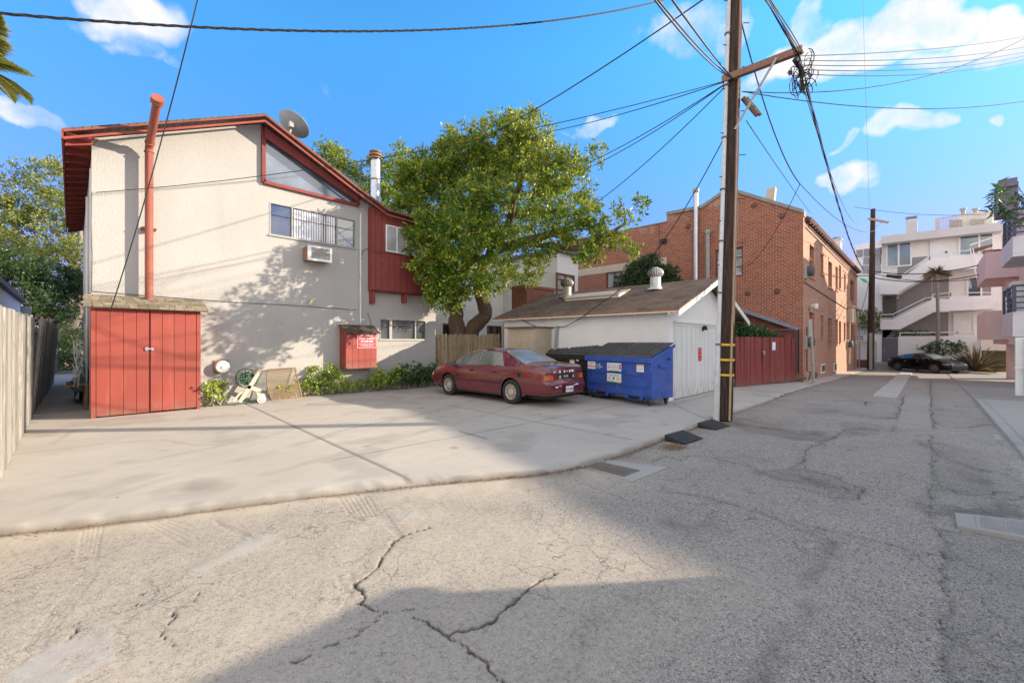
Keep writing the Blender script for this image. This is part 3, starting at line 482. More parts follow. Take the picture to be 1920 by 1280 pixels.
Zb = Z[:, :1]*0+gz(X[:, :1])-.09; X2 = np.concatenate([X[:, :1]+0, X], 1); Y2 = np.concatenate([Y[:, :1]-.02, Y], 1); Z2 = np.concatenate([Zb, Z], 1)
cc = np.concatenate([crack[:, :1]*0+.3, crack], 1); ss = np.concatenate([stain[:, :1]*0+.8, stain], 1)
gridmesh('concrete_apron', X2, Y2, Z2, M['concrete'], dict(crack=cc, stain=ss))
# right-hand apron
xs = axis(6, [(20, .08), (46, .4)]); ys = axis(-1.02, [(-.9, .04)])
xs2 = axis(6, [(20, .08), (46, .5)]); yy = -1.0-axis(0, [(.3, .03), (4, .15), (30, 2)]); X, Y = np.meshgrid(xs2, yy, indexing='ij')
crack = np.clip(1-np.abs(Y+1.16)/.02, 0, 1)*.6
for xx in (8, 10.5, 13, 15.3, 17.8): crack = np.maximum(crack, np.clip(1.2-np.abs(X-xx)/.02, 0, 1)*.6)
crack = np.where(X > 18, 0, crack); newer = np.clip((X-18)/.15, 0, 1); Z = gz(X)-.012+(fbm(X, Y, .4, 41)-.5)*.015-crack*.006-newer*.02
X2 = np.concatenate([X[:, :1], X], 1); Y2 = np.concatenate([Y[:, :1]+.02, Y], 1); Z2 = np.concatenate([Z[:, :1]-.08, Z], 1)
gridmesh('concrete_pavement', X2[:, ::-1], Y2[:, ::-1], Z2[:, ::-1], M['concrete_d'], dict(crack=np.concatenate([crack[:, :1]*0+.35, crack], 1)[:, ::-1], stain=np.concatenate([newer[:, :1]*.5, newer*.5], 1)[:, ::-1]))
# wide ground sheet below everything
gx = [-500, -60, 0, 17, 39, 60, 600]; g = MB()
for i in range(len(gx)-1): g.quad((gx[i], -500, gz1(gx[i])-.14), (gx[i+1], -500, gz1(gx[i+1])-.14), (gx[i+1], 600, gz1(gx[i+1])-.14), (gx[i], 600, gz1(gx[i])-.14))
tag(g.build('ground', M['concrete_d']), kind='structure')
g = MB(); g.box(-6, 60, 14.0, 60, -.3, -.01); tag(g.build('yard_ground', simple('yard_soil', (.12, .10, .08), .95, .3, 2, .2)), kind='structure')
g = MB(); g.box(-.58, .3, 13.9, 30, -.2, .012); tag(g.build('side_path', M['concrete_d']), kind='structure')
# cement gutter strip
g = MB(); P = [on_z(1640, 736, -.05), on_z(1681, 737.5, -.05)]
n = 24
for i in range(n):
    a, b = 16.9+i*21/n, 16.9+(i+1)*21/n
    ya = (1.15, .62)
    g.quad((a, ya[1], gz1(a)-.02), (b, ya[1], gz1(b)-.02), (b, ya[0], gz1(b)-.02), (a, ya[0], gz1(a)-.02)); g.quad((a, ya[1]-.03, gz1(a)-.09), (b, ya[1]-.03, gz1(b)-.09), (b, ya[1], gz1(b)-.02), (a, ya[1], gz1(a)-.02))
    g.quad((b, ya[0]+.03, gz1(b)-.09), (a, ya[0]+.03, gz1(a)-.09), (a, ya[0], gz1(a)-.02), (b, ya[0], gz1(b)-.02))
g.quad((16.9, .62, -.02), (16.9, 1.15, -.02), (16.86, 1.15, -.09), (16.86, .62, -.09)); tag(g.build('gutter_strip', simple('gutter_cement', (.46, .44, .41), .9, .15, 2, .2)), kind='structure')
# ================================================================== text + sign helpers
def text_part(name, s, size, org, xdir, mat, parent, depth=.002, align='CENTER', bold=False):
    cu = bpy.data.curves.new(name, 'FONT'); cu.body = s; cu.size = size; cu.align_x = align; cu.align_y = 'CENTER'; cu.extrude = depth/2; cu.resolution_u = 2
    if bold: cu.offset = size*.025
    t = bpy.data.objects.new(name, cu); COL.objects.link(t); dg = bpy.context.evaluated_depsgraph_get(); me = bpy.data.meshes.new_from_object(t.evaluated_get(dg)); bpy.data.objects.remove(t)
    xd = Vector(xdir).normalized(); up = Vector((0, 0, 1)); nrm = xd.cross(up); off = ORG.get(parent.name, Vector((0, 0, 0))) if parent else Vector((0, 0, 0))
    Mx = Matrix(((xd.x, up.x, nrm.x, org[0]-off.x), (xd.y, up.y, nrm.y, org[1]-off.y), (xd.z, up.z, nrm.z, org[2]-off.z), (0, 0, 0, 1)))
    me.transform(Mx); me.materials.clear(); me.materials.append(mat); o = bpy.data.objects.new(name, me); COL.objects.link(o); o.parent = parent; ORG[o.name] = off; return o
def wallgrid(mb, org, ud, w, z0, z1, holes, depth, inward, mi=0, mi_rev=None):
    """wall rectangle with recessed openings; holes = (u0,u1,z0,z1)"""
    org = Vector(org); ud = Vector(ud); inn = Vector(inward)*depth
    us = sorted(set([0, w]+[h[0] for h in holes]+[h[1] for h in holes])); zs = sorted(set([z0, z1]+[h[2] for h in holes]+[h[3] for h in holes]))
    P = lambda u, z: org+ud*u+Vector((0, 0, z))
    for i in range(len(us)-1):
        for j in range(len(zs)-1):
            um, zm = (us[i]+us[i+1])/2, (zs[j]+zs[j+1])/2
            if any(h[0] < um < h[1] and h[2] < zm < h[3] for h in holes): continue
            mb.quad(P(us[i], zs[j]), P(us[i+1], zs[j]), P(us[i+1], zs[j+1]), P(us[i], zs[j+1]), mi)
    mr = mi if mi_rev is None else mi_rev
    for (a, b, c, d) in holes:
        for (p, q) in (((a, c), (b, c)), ((b, c), (b, d)), ((b, d), (a, d)), ((a, d), (a, c))): mb.quad(P(*p), P(*q), P(*q)+inn, P(*p)+inn, mr)
def frame_y(mb, x0, x1, z0, z1, y, t=.04, d=.04, mull=(), rails=()):
    mb.box(x0, x1, y-d, y, z0, z0+t); mb.box(x0, x1, y-d, y, z1-t, z1); mb.box(x0, x0+t, y-d, y, z0+t, z1-t); mb.box(x1-t, x1, y-d, y, z0+t, z1-t)
    for m in mull: mb.box(m-t/2, m+t/2, y-d, y, z0+t, z1-t)
    for r in rails: mb.box(x0+t, x1-t, y-d+.005, y-.005, r-t/3, r+t/3)
def frame_x(mb, y0, y1, z0, z1, x, t=.04, d=.04, mull=(), rails=()):
    mb.box(x-d, x, y0, y1, z0, z0+t); mb.box(x-d, x, y0, y1, z1-t, z1); mb.box(x-d, x, y0, y0+t, z0+t, z1-t); mb.box(x-d, x, y1-t, y1, z0+t, z1-t)
    for m in mull: mb.box(x-d, x, m-t/2, m+t/2, z0+t, z1-t)
    for r in rails: mb.box(x-d+.005, x-.005, y0+t, y1-t, r-t/3, r+t/3)
# ================================================================== the stucco house
HY = 13.1
house = thing('stucco_house', 'cream stucco two storey house with dark red trim and a triangular window', 'house', (.3, HY, 0))
XL = .3; XR = on_y(817, 640, HY).x
FP = [on_y(px, py, 12.62) for (px, py) in ((497, 217), (672, 354), (726, 394), (816, 415))]
ridge = FP[0]; eaveL = on_y(124, 247, 12.62)
prof = [Vector((-.12, 0, eaveL.z))]+[Vector((p.x, 0, p.z)) for p in FP]; prof[-1].x = XR+.25; prof[-1].z = prof[-2].z-.12
def roofz(x, off=0): return float(np.interp(x, [p.x for p in prof], [p.z for p in prof]))+off
holes = []
def hp(px0, px1, pt, pb): a = on_y(px0, pt, HY); b = on_y(px1, pt, HY); c = on_y(px0, pb, HY); return a.x, b.x, c.z, a.z
w1 = hp(505, 667, 378, 440); w3 = hp(712, 799, 597, 637)
mb = MB(); wt_ = .28
wallgrid(mb, (XL, HY, 0), (1, 0, 0), XR-XL, -.05, 5.15, [(w3[0]-XL, w3[1]-XL, w3[2], w3[3]), (w1[0]-XL, w1[1]-XL, w1[2], 5.15)], .08, (0, 1, 0))
# upper field follows the roof, cut round the main window head and the triangular window
TA = on_y(493, 342, HY); TB = on_y(671, 386, HY); TC_ = on_y(668, 371, HY); TD = on_y(493, 240, HY)
w1t = w1[3]
mb.quad((XL, HY, 5.15), (w1[0], HY, 5.15), (w1[0], HY, w1t), (XL, HY, w1t)); mb.quad((w1[1], HY, 5.15), (XR, HY, 5.15), (XR, HY, min(w1t, roofz(XR)-.05)), (w1[1], HY, w1t))
kx = float(np.interp(w1t+.02, [prof[-1].z, prof[-2].z, prof[-3].z, prof[-4].z], [prof[-1].x, prof[-2].x, prof[-3].x, prof[-4].x]))
mb.add([(XL, HY, w1t), (TA.x, HY, w1t), (TA.x, HY, TA.z), (TD.x, HY, roofz(TD.x, -.04)), (prof[1].x if prof[1].x < TD.x else TD.x-.001, HY, ridge.z-.05), (XL, HY, roofz(XL, -.04))], [(0, 1, 2, 3, 4, 5)])
mb.add([(TA.x, HY, w1t), (w1[1]+.05, HY, w1t), (TB.x, HY, w1t), (TB.x, HY, TB.z), (TA.x, HY, TA.z)], [(0, 1, 2, 3, 4)])
mb.add([(TB.x, HY, w1t), (XR, HY, w1t-.0), (XR, HY, roofz(XR, -.03)), (7.4, HY, roofz(7.4, -.03)), (TC_.x, HY, roofz(TC_.x, -.03)), (TB.x, HY, TB.z)], [(0, 1, 2, 3, 4, 5)]) if w1t < roofz(XR)-.04 else mb.add([(TB.x, HY, w1t), (7.0, HY, w1t), (7.0, HY, roofz(7.0, -.03)), (TC_.x, HY, roofz(TC_.x, -.03)), (TB.x, HY, TB.z)], [(0, 1, 2, 3, 4)])
for (a, b, z) in ((w1[0], w1[1], 0),):
    mb.quad((a, HY, w1t), (b, HY, w1t), (b, HY+.08, w1t), (a, HY+.08, w1t)); mb.quad((a, HY, 5.15), (a, HY, w1t), (a, HY+.08, w1t), (a, HY+.08, 5.15)); mb.quad((b, HY, 5.15), (b, HY, w1t), (b, HY+.08, w1t), (b, HY+.08, 5.15))
mb.box(XL, XR, HY+.09, HY+.25, -.05, min(5.15, w1[2]-.05)); mb.box(XL, XL+.2, HY+.001, 23, -.05, 5.75); mb.box(XR-.2, XR-.001, HY+.001, 23, -.05, 5.3); mb.box(XL, XR, 22.8, 23, -.05, 5.3)
mb.build('wall', M['stucco'], house)
mb = MB(); RY0, RY1 = 12.58, 23.2
for (a, b) in zip(prof[:-1], prof[1:]):
    mb.prism([(a.x, RY0, a.z), (b.x, RY0, b.z), (b.x, RY0, b.z+.05), (a.x, RY0, a.z+.05)], (0, RY1-RY0, 0))
rf = mb.build('roof', M['shingle_h'], house)
mb = MB()
for k, (dz, h, y0, y1) in enumerate(((0, .15, 12.56, 12.61), (-.12, .17, 12.60, 12.65))):
    for i, (a, b) in enumerate(zip(prof[:-1], prof[1:])):
        mb.prism([(a.x+.004*i, y0, a.z+dz-h+.12), (b.x+.004*i, y0, b.z+dz-h+.12), (b.x+.004*i, y0, b.z+dz+.002), (a.x+.004*i, y0, a.z+dz+.002)], (0, y1-y0-.002, 0))
a = prof[0]; mb.box(a.x-.03, a.x, RY0, RY1, a.z-.16, a.z+.04)
mb.build('fascia', M['red'], house)
mb = MB(); mb.mi = 0
for i in range(18):
    y = 12.9+i*.6; mb.prism([(-.1, y, eaveL.z-.20), (XL+.02, y, roofz(XL)-.24), (XL+.02, y, roofz(XL)-.02), (-.1, y, eaveL.z-.02)], (0, .05, 0))
mb.box(-.1, XL, 12.66, 23, eaveL.z-.012, eaveL.z-.002); mb.build('eave_rafters', M['red'], house)
# triangular clerestory
mb = MB(); mb.add([(TA.x, HY-.01, TA.z), (TB.x, HY-.01, TB.z), (TC_.x, HY-.01, TC_.z), (TD.x, HY-.01, TD.z)], [(0, 1, 2, 3)]); tw = mb.build('triangular_window', M['glass_sky'], house)
mb = MB(); T4 = [Vector((p.x, HY-.05, p.z)) for p in (TA, TB, TC_, TD)]
for (a, b) in zip(T4, T4[1:]+T4[:1]): mb.bar(a, b, .09, .09, up=(0, 1, 0))
mb.prism([(TD.x, HY-.16, TD.z-.02), (TC_.x, HY-.16, TC_.z-.02), (TC_.x, HY-.16, TC_.z-.16), (TD.x, HY-.16, TD.z-.30)], (0, .06, 0)); mb.build('window_frame', M['red_dk'], tw)
# main window: two dark lights and a middle light with vertical blinds
mb = MB(); frame_y(mb, w1[0], w1[1], w1[2], w1[3], HY+.04, .035, .05, (on_y(548, 400, HY).x, on_y(632, 400, HY).x)); mb.box(w1[0]-.03, w1[1]+.03, HY-.04, HY+.0, w1[2]-.03, w1[2]); wf = mb.build('window', M['alum_dk'], house)
mb = MB(); mb.quad((w1[0], HY+.07, w1[2]), (w1[1], HY+.07, w1[2]), (w1[1], HY+.07, w1[3]), (w1[0], HY+.07, w1[3])); mb.build('window_backing', M['glass_dk'], wf)
mb = MB(); xa, xb = on_y(549, 400, HY).x+.05, on_y(632, 400, HY).x-.03
n = 17
for i in range(n): x = xa+(xb-xa)*i/n; mb.box(x, x+(xb-xa)/n*.62, HY+.045, HY+.055, w1[2]+.05, w1[3]-.05)
mb.build('blinds', M['white_clean'], wf)
mb = MB(); mb.quad((w1[0]+.03, HY+.03, w1[2]+.03), (w1[1]-.03, HY+.03, w1[2]+.03), (w1[1]-.03, HY+.03, w1[3]-.03), (w1[0]+.03, HY+.03, w1[3]-.03)); mb.build('pane', M['clear'], wf)
# lower window
mb = MB(); xs_ = (on_y(733, 620, HY).x, on_y(779, 620, HY).x); frame_y(mb, w3[0], w3[1], w3[2], w3[3], HY+.03, .035, .04, (), ()); mb.box(xs_[0]-.06, xs_[0]+.04, HY-.01, HY+.03, w3[2]+.035, w3[3]-.035); mb.box(xs_[1]-.02, xs_[1]+.02, HY-.01, HY+.03, w3[2]+.035, w3[3]-.035); mb.box(w3[0]-.03, w3[1]+.03, HY-.03, HY, w3[2]-.03, w3[2]); wf = mb.build('window', M['alum_dk'], house)
mb = MB(); mb.quad((w3[0], HY+.05, w3[2]), (w3[1], HY+.05, w3[2]), (w3[1], HY+.05, w3[3]), (w3[0], HY+.05, w3[3])); mb.build('pane', M['glass'], wf)
# red boarded bay
BYY = 12.84; bx0 = on_y(697, 480, BYY).x; bx1 = XR+.05; bz0 = on_y(697, 545, BYY).z
mb = MB(); z1 = roofz(bx0, -.12); z2 = roofz(bx1, -.12); zk = roofz(7.45, -.12)
mb.prism([(bx0, BYY, bz0), (bx1, BYY, bz0), (bx1, BYY, z2), (7.5, BYY, zk), (bx0, BYY, z1)], (0, .25, 0)); bay = mb.build('red_bay', M['red_dk'], house)
mb = MB(); x = bx0+.12
while x < bx1-.05: mb.box(x, x+.012, BYY-.006, BYY, bz0+.08, roofz(x, -.12)); x += .23
mb.box(bx0-.01, bx1+.01, BYY-.02, BYY, bz0, bz0+.05); zr = on_y(697, 470, BYY).z; mb.box(bx0, bx1, BYY-.010, BYY, zr-.02, zr+.0); mb.build('board_joint', simple('joint_dark_red', (.10, .02, .02)), bay)
w2 = (on_y(723, 450, BYY).x, on_y(795, 450, BYY).x, on_y(723, 471, BYY).z, on_y(723, 421, BYY).z)
mb = MB(); frame_y(mb, w2[0], w2[1], w2[2], w2[3], BYY-.001, .04, .03, (w2[0]+.42, w2[0]+.78)); wf = mb.build('window', M['white_clean'], bay)
mb = MB(); mb.quad((w2[0], BYY-.012, w2[2]), (w2[1], BYY-.012, w2[2]), (w2[1], BYY-.012, w2[3]), (w2[0], BYY-.012, w2[3])); mb.build('pane', M['glass_pale'], bay)
for px in (700, 760, 811):
    p = on_y(px, 548, 12.9); mb = MB(); mb.box(p.x-.045, p.x+.045, 12.86, HY, p.z-.36, bz0-.002); mb.build('bracket', M['red_dk'], house)
# corner trim board + vent stack shadow gap on the alley-side wall
mb = MB(); mb.box(XL-.03, XL-.002, HY+.1, HY+.16, 0, 5.4); mb.box(XL-.06, XL-.03, 15.0, 15.08, 0, 5.2); mb.box(XL-.05, XL-.01, 17, 18.2, 1.0, 2.1); mb.box(XL-.08, XL-.02, 14.0, 14.5, 2.5, 2.6); mb.build('side_trim', M['white'], house)
# service conduit, wall wiring and lamp
mb = MB(); p = on_y(676, 400, HY-.05); q = on_y(676, 606, HY-.05); mb.tube([(p.x, HY-.05, p.z), (p.x, HY-.05, q.z)], .035, 8); mb.build('service_conduit', M['conduit'], house, smooth=True)
mb = MB(); mb.tube([on_y(px, py, HY-.015) for (px, py) in ((172, 546), (300, 556), (430, 566), (560, 573), (640, 579), (668, 581))], .008, 5); mb.tube([on_y(px, py, HY-.03) for (px, py) in ((677, 540), (674, 520), (677, 490), (680, 470), (690, 466), (697, 470))], .012, 5)
mb.tube([on_y(px, py, HY-.02) for (px, py) in ((687, 590), (690, 586), (694, 600), (695, 612))], .008, 5); mb.tube([on_y(px, py, HY-.02) for (px, py) in ((172, 360), (171, 420), (173, 480), (172, 546))], .007, 5); mb.build('wall_wiring', M['wire_g'], house)
lp = on_y(579, 566, HY); lt = thing('wall_lamp', 'bare yellow bulb lamp on the cream wall beside the thin wire', 'lamp', lp)
mb = MB(); mb.lathe([(.05, 0), (.05, .03), (.02, .05), (.02, .10)], lp+Vector((0, 0, .03)), (0, -1, 0), 12); mb.tube([lp+Vector((0, -.09, .03)), lp+Vector((.0, -.13, .0))], .025, 8); mb.build('lamp_base', M['greymetal'], lt, smooth=True)
mb = MB(); mb.lathe([(.005, -.06), (.03, -.045), (.042, -.015), (.035, .01), (.02, .035)], lp+Vector((0, -.13, -.035)), (0, 0, 1), 12); mb.build('bulb', M['bulb'], lt, smooth=True)
# vent stack
vp = thing('vent_pipe', 'tall salmon red vent pipe rising out of the shed roof with a leaning top', 'vent pipe', (1.24, 12.86, 2.5))
E = Vector((1.24, 12.86, on_y(277, 276, 12.86).z)); Tp = at(291, 192, 9.05); Tp.x = E.x+.02
mb = MB(); mb.tube([(1.24, 12.86, 2.40), (1.24, 12.86, 4), E-Vector((0, 0, .06)), E+(Tp-E)*.06, E+(Tp-E)*.5, Tp], .078, 16)
mb.tube([E-Vector((0, 0, .12)), E-Vector((0, 0, .10))], .096, 16); mb.tube([E+(Tp-E)*.10, E+(Tp-E)*.13], .096, 16); mb.build('pipe', M['pipe'], vp, smooth=True)
mb = MB(); d = (Tp-E).normalized(); mb.tube([Tp, Tp+d*.13], .115, 18); mb.tube([Tp+d*.02, Tp+d*.04], .12, 18); mb.build('cap', M['pipe'], vp, smooth=True)
mb = MB(); mb.box(1.1, 1.38, 12.86, HY, 4.2, 4.23); mb.build('bracket', M['pipe'], vp)
# dish, flue, roof mast
dp = on_y(549, 236, 14.2); roofp = Vector((dp.x, 14.2, roofz(dp.x, .05))); dish = thing('satellite_dish', 'grey satellite dish on the house roof just right of the ridge', 'dish', roofp)
ax = Vector((.80, -.35, .50)).normalized(); vw_ = Vector(ray(549, 236)).normalized(); rt__ = Vector((vw_.y, -vw_.x, 0)).normalized(); up__ = rt__.cross(vw_); ax = (vw_*.62+(up__*.72+rt__*.5)*.78).normalized()
mb = MB(); R_ = .47; mb.lathe([(R_*k/8, .16*(k/8)**2) for k in range(1, 9)]+[(R_, .17), (R_*.98, .175)]+[(R_*k/8*.98, .02+.16*(k/8)**2) for k in range(7, 0, -1)], dp-ax*.08, ax, 32); mb.build('reflector', simple('dish_grey', (.36, .37, .39), .5, .12, 4, .03), dish, smooth=True)
mb = MB(); mb.tube([dp-ax*.08-Vector((0, 0, .02)), dp-ax*.2-Vector((0, 0, .08)), (roofp.x, roofp.y, roofp.z+.3), roofp], .035, 10); mb.box(dp.x-.16, dp.x-.04, dp.y-.22, dp.y-.08, dp.z-.14, dp.z+.02); mb.build('mount', M['greymetal'], dish, smooth=True)
fp = on_y(704, 350, 17.0); fl = thing('chimney_flue', 'round galvanised chimney flue with a rusty cap behind the house roof', 'flue', (fp.x, 17, roofz(fp.x)))
zt = on_y(704, 300, 17).z; mb = MB(); mb.lathe([(.20, roofz(fp.x)), (.20, zt-.02), (.17, zt)], (fp.x, 17, 0), n=18); mb.build('pipe', M['metal'], fl, smooth=True)
mb = MB(); zc = on_y(704, 285, 17).z
for z in (zt-.9, zt-2.1): mb.lathe([(.207, z), (.207, z+.07)], (fp.x, 17, 0), n=18)
mb.lathe([(.15, zt), (.26, zt+.02), (.26, zt+.08), (.17, zt+.1), (.27, zt+.16), (.27, zt+.22), (.2, zt+.25), (.26, zt+.3), (.25, zc), (.1, zc+.03)], (fp.x, 17, 0), n=18); mb.build('cap', M['rust'], fl, smooth=True)
mp = on_y(676, 340, 14.5); mt = roofz(mp.x); mb = MB(); zt = on_y(676, 308, 14.5).z; mb.tube([(mp.x, 14.5, mt), (mp.x, 14.5, zt), (mp.x+.12, 14.5, zt+.02), (mp.x+.15, 14.5, zt-.05)], .03, 8); mb.tube([(mp.x, 14.5, zt-.3), (mp.x+.14, 14.5, zt-.32)], .02, 6); tag(mb.build('service_mast', M['charcoal'], loc=(mp.x, 14.5, mt), smooth=True), 'thin dark electric service mast on the house roof left of the flue', 'mast')
# window air conditioner
a0 = on_y(578, 460, HY-.42); a1 = on_y(621, 463, HY-.42); az = on_y(578, 460, HY-.42).z; zb = on_y(578, 486, HY-.42).z
ac = thing('air_conditioner', 'boxy white air conditioner with rusty side sticking out under the wide window', 'air conditioner', (a0.x, HY, zb))
mb = MB(); mb.box(a0.x, a1.x, HY-.40, HY+.03, zb, az); mb.build('casing', M['rust'], ac)
mb = MB(); x0, x1 = a0.x-.015, a1.x+.015; y = HY-.42; mb.box(x0, x1, y-.03, y+.02, zb-.02, zb+.05); mb.box(x0, x1, y-.03, y+.02, az-.04, az+.01); mb.box(x0, x0+.09, y-.03, y+.02, zb+.05, az-.04); mb.box(x1-.06, x1, y-.03, y+.02, zb+.05, az-.04); mb.build('front_frame', M['white'], ac)
mb = MB(); n = 12
for i in range(n): z = zb+.06+(az-zb-.11)*i/n; mb.box(x0+.09, x1-.06, y-.015, y+.01, z, z+.018)
mb.box(x0+.09, x1-.06, y+.012, y+.018, zb+.05, az-.04); mb.build('grille', M['greymetal'], ac)
# dryer vent
dv = on_y(415, 687, HY); ob = thing('round_wall_vent', 'round white vent hood on a square plate low on the wall beside the shed', 'vent', dv)
mb = MB(); mb.box(dv.x-.17, dv.x+.15, HY-.03, HY, dv.z-.16, dv.z+.16); mb.build('plate', M['rust'], ob)
mb = MB(); mb.lathe([(.16, 0), (.16, .10), (.15, .17), (.12, .18), (.05, .19), (.04, .22), (.02, .22)], (dv.x+.0, HY-.03, dv.z), (0, -1, 0), 24); mb.build('hood', M['white'], ob, smooth=True)
# ================================================================== shingle helper (one mesh of separate slats)
def shakes(x0, x1, ya, za, yb, zb, mat, name, parent, rows=5, w=.14, seed=1):
    """ya,za = lower edge; yb,zb = upper edge"""
    r = random.Random(seed); mb = MB(); d = Vector((0, yb-ya, zb-za)); L = d.length; d.normalize(); nrm = Vector((1, 0, 0)).cross(d); nrm = nrm if nrm.z > 0 else -nrm
    for k in range(rows):
        x = x0-r.random()*w
        while x < x1:
            ww = w*(.6+r.random()*.8); xa, xb = max(x, x0-.02), min(x+ww-.008, x1+.02); x += ww
            if xb-xa < .02: continue
            s0 = L*k/rows-.02*r.random(); s1 = min(L, s0+L/rows*1.35); t0 = .022+.008*r.random()+.004*k; t1 = .006+.004*k
            P = lambda xx, s, t: Vector((xx, ya, za))+d*s+nrm*t
            mb.add([P(xa, s0, 0), P(xb, s0, 0), P(xb, s1, 0), P(xa, s1, 0), P(xa, s0, t0), P(xb, s0, t0), P(xb, s1, t1), P(xa, s1, t1)], [(0, 3, 2, 1), (4, 5, 6, 7), (0, 1, 5, 4), (1, 2, 6, 5), (2, 3, 7, 6), (3, 0, 4, 7)])
    return mb.build(name, mat, parent)
# ================================================================== red lean-to shed
SY = 12.42; s0 = on_y(170, 700, SY).x; s1 = on_y(376, 700, SY).x; sz = 2.33
shed = thing('garden_shed', 'salmon red boarded lean-to shed with two doors and a shake roof against the house', 'shed', (s0, SY, 0))
mb = MB(); mb.box(s0, s0+.03, SY+.03, HY-.01, 0, sz); mb.box(s1-.03, s1, SY+.03, HY-.01, 0, sz); mb.box(s0+.03, s1-.03, SY+.03, SY+.05, .03, sz); mb.prism([(s0, HY-.01, sz), (s0, SY+.03, sz), (s0, HY-.01, sz+.26)], (.03, 0, 0)); mb.prism([(s1-.03, HY-.01, sz), (s1-.03, SY+.03, sz), (s1-.03, HY-.01, sz+.26)], (.03, 0, 0)); mb.build('side_wall', M['red_dk'], shed)
mb = MB(); mb.box(s0, s0+.075, SY-.01, SY+.03, 0, sz); mb.box(s1-.075, s1, SY-.01, SY+.03, 0, sz); mb.box(s0+.075, s1-.075, SY-.005, SY+.028, sz-.05, sz); mb.build('trim', M['red'], shed)
xm = on_y(281, 700, SY).x
for (xa, xb, nm, dz) in ((s0+.08, xm-.012, 'left', 0), (xm+.012, s1-.08, 'right', .01)):
    mb = MB(); n = 4
    for i in range(n): w = (xb-xa)/n; mb.box(xa+i*w+.004, xa+(i+1)*w-.004, SY, SY+.024, .03+dz, sz-.055)
    dr = mb.build('door', M['red'], shed)
    if nm == 'right':
        mb = MB(); mb.box(xm-.09, xm+.07, SY-.02, SY-.002, 1.42, 1.455); mb.box(xm-.075, xm-.045, SY-.03, SY-.002, 1.395, 1.48); mb.box(xm+.02, xm+.06, SY-.035, SY-.002, 1.40, 1.46); mb.build('hasp', M['metal'], dr)
mb = MB(); mb.prism([(s0-.08, SY-.13, sz-.035), (s0-.08, HY-.0, sz+.26), (s0-.08, HY, sz+.28), (s0-.08, SY-.13, sz-.01)], (s1-s0+.2, 0, 0)); mb.build('roof_deck', M['rust'], shed)
shakes(s0-.09, s1+.13, SY-.16, sz-.015, HY-.01, sz+.285, M['shake'], 'roof', shed, 5, .15, 3)
# ================================================================== red meter cabinet
MY = HY-.42; m0 = on_y(648, 650, MY).x; m1 = on_y(706, 650, MY).x; mz0 = on_y(648, 692, MY).z; mz1 = on_y(648, 621, MY).z
cab = thing('meter_cabinet', 'red boarded meter cabinet with small shake roof hung on the house wall above the bushes', 'cabinet', (m0, HY, mz0))
mb = MB(); mb.prism([(m0, MY, mz0), (m0, HY-.002, mz0), (m0, HY-.002, mz1+.18), (m0, MY, mz1)], (m1-m0, 0, 0)); mb.build('box', M['red'], cab)
mb = MB(); n = 5
for i in range(n): w = (m1-m0)/n; mb.box(m0+i*w+.004, m0+(i+1)*w-.004, MY-.014, MY-.001, mz0+.01, mz1-.02)
mb.build('door', M['red'], cab); shakes(m0-.05, m1+.07, MY-.10, mz1-.06, HY-.004, mz1+.20, M['shake_dk'], 'roof', cab, 5, .11, 9)
def notice(name, label, c, w, h, xd, nrm, lines, group=None):
    """red printed notice: panel, white border, text"""
    c = Vector(c); xd = Vector(xd); nrm = Vector(nrm); t = thing(name, label, 'sign', c, group); Z_ = Vector((0, 0, 1))
    def rect(a, b, z0, z1, d): return [c+xd*a+Z_*z0+nrm*d, c+xd*b+Z_*z0+nrm*d, c+xd*b+Z_*z1+nrm*d, c+xd*a+Z_*z1+nrm*d]
    mb = MB(); mb.prism(rect(-w/2, w/2, -h/2, h/2, 0), nrm*.004); mb.build('board', M['stickw'], t); k = .016*max(w, h)
    mb = MB(); mb.add(rect(-w/2+k, w/2-k, -h/2+k, h/2-k, .0055), [(0, 1, 2, 3)]); 
    mb.build('panel', M['signred'], t)
    for (s, z, sz_, m) in lines: text_part('lettering', s, sz_, c+Z_*z+nrm*.008, xd, M[m], t, .001, bold=True)
    return t
sc = on_y(688, 637, MY-.016); sw = on_y(705, 637, MY).x-on_y(670, 637, MY).x
notice('towing_notice', 'wide red and white towing notice on the front of the red meter cabinet', (sc.x, MY-.016, sc.z), sw, sw*.80, (1, 0, 0), (0, -1, 0),
       [('PRIVATE PROPERTY', sw*.29, sw*.085, 'stickw'), ('VEHICLES TOWED AWAY', sw*.20, sw*.06, 'stickw'), ('TOW AWAY', sw*.06, sw*.15, 'stickw'), ('310-398-0884', -sw*.08, sw*.12, 'stickw'), ('NO PARKING ANYTIME', -sw*.22, sw*.075, 'stickw'), ('UNAUTHORIZED VEHICLES', -sw*.31, sw*.055, 'stickw')])
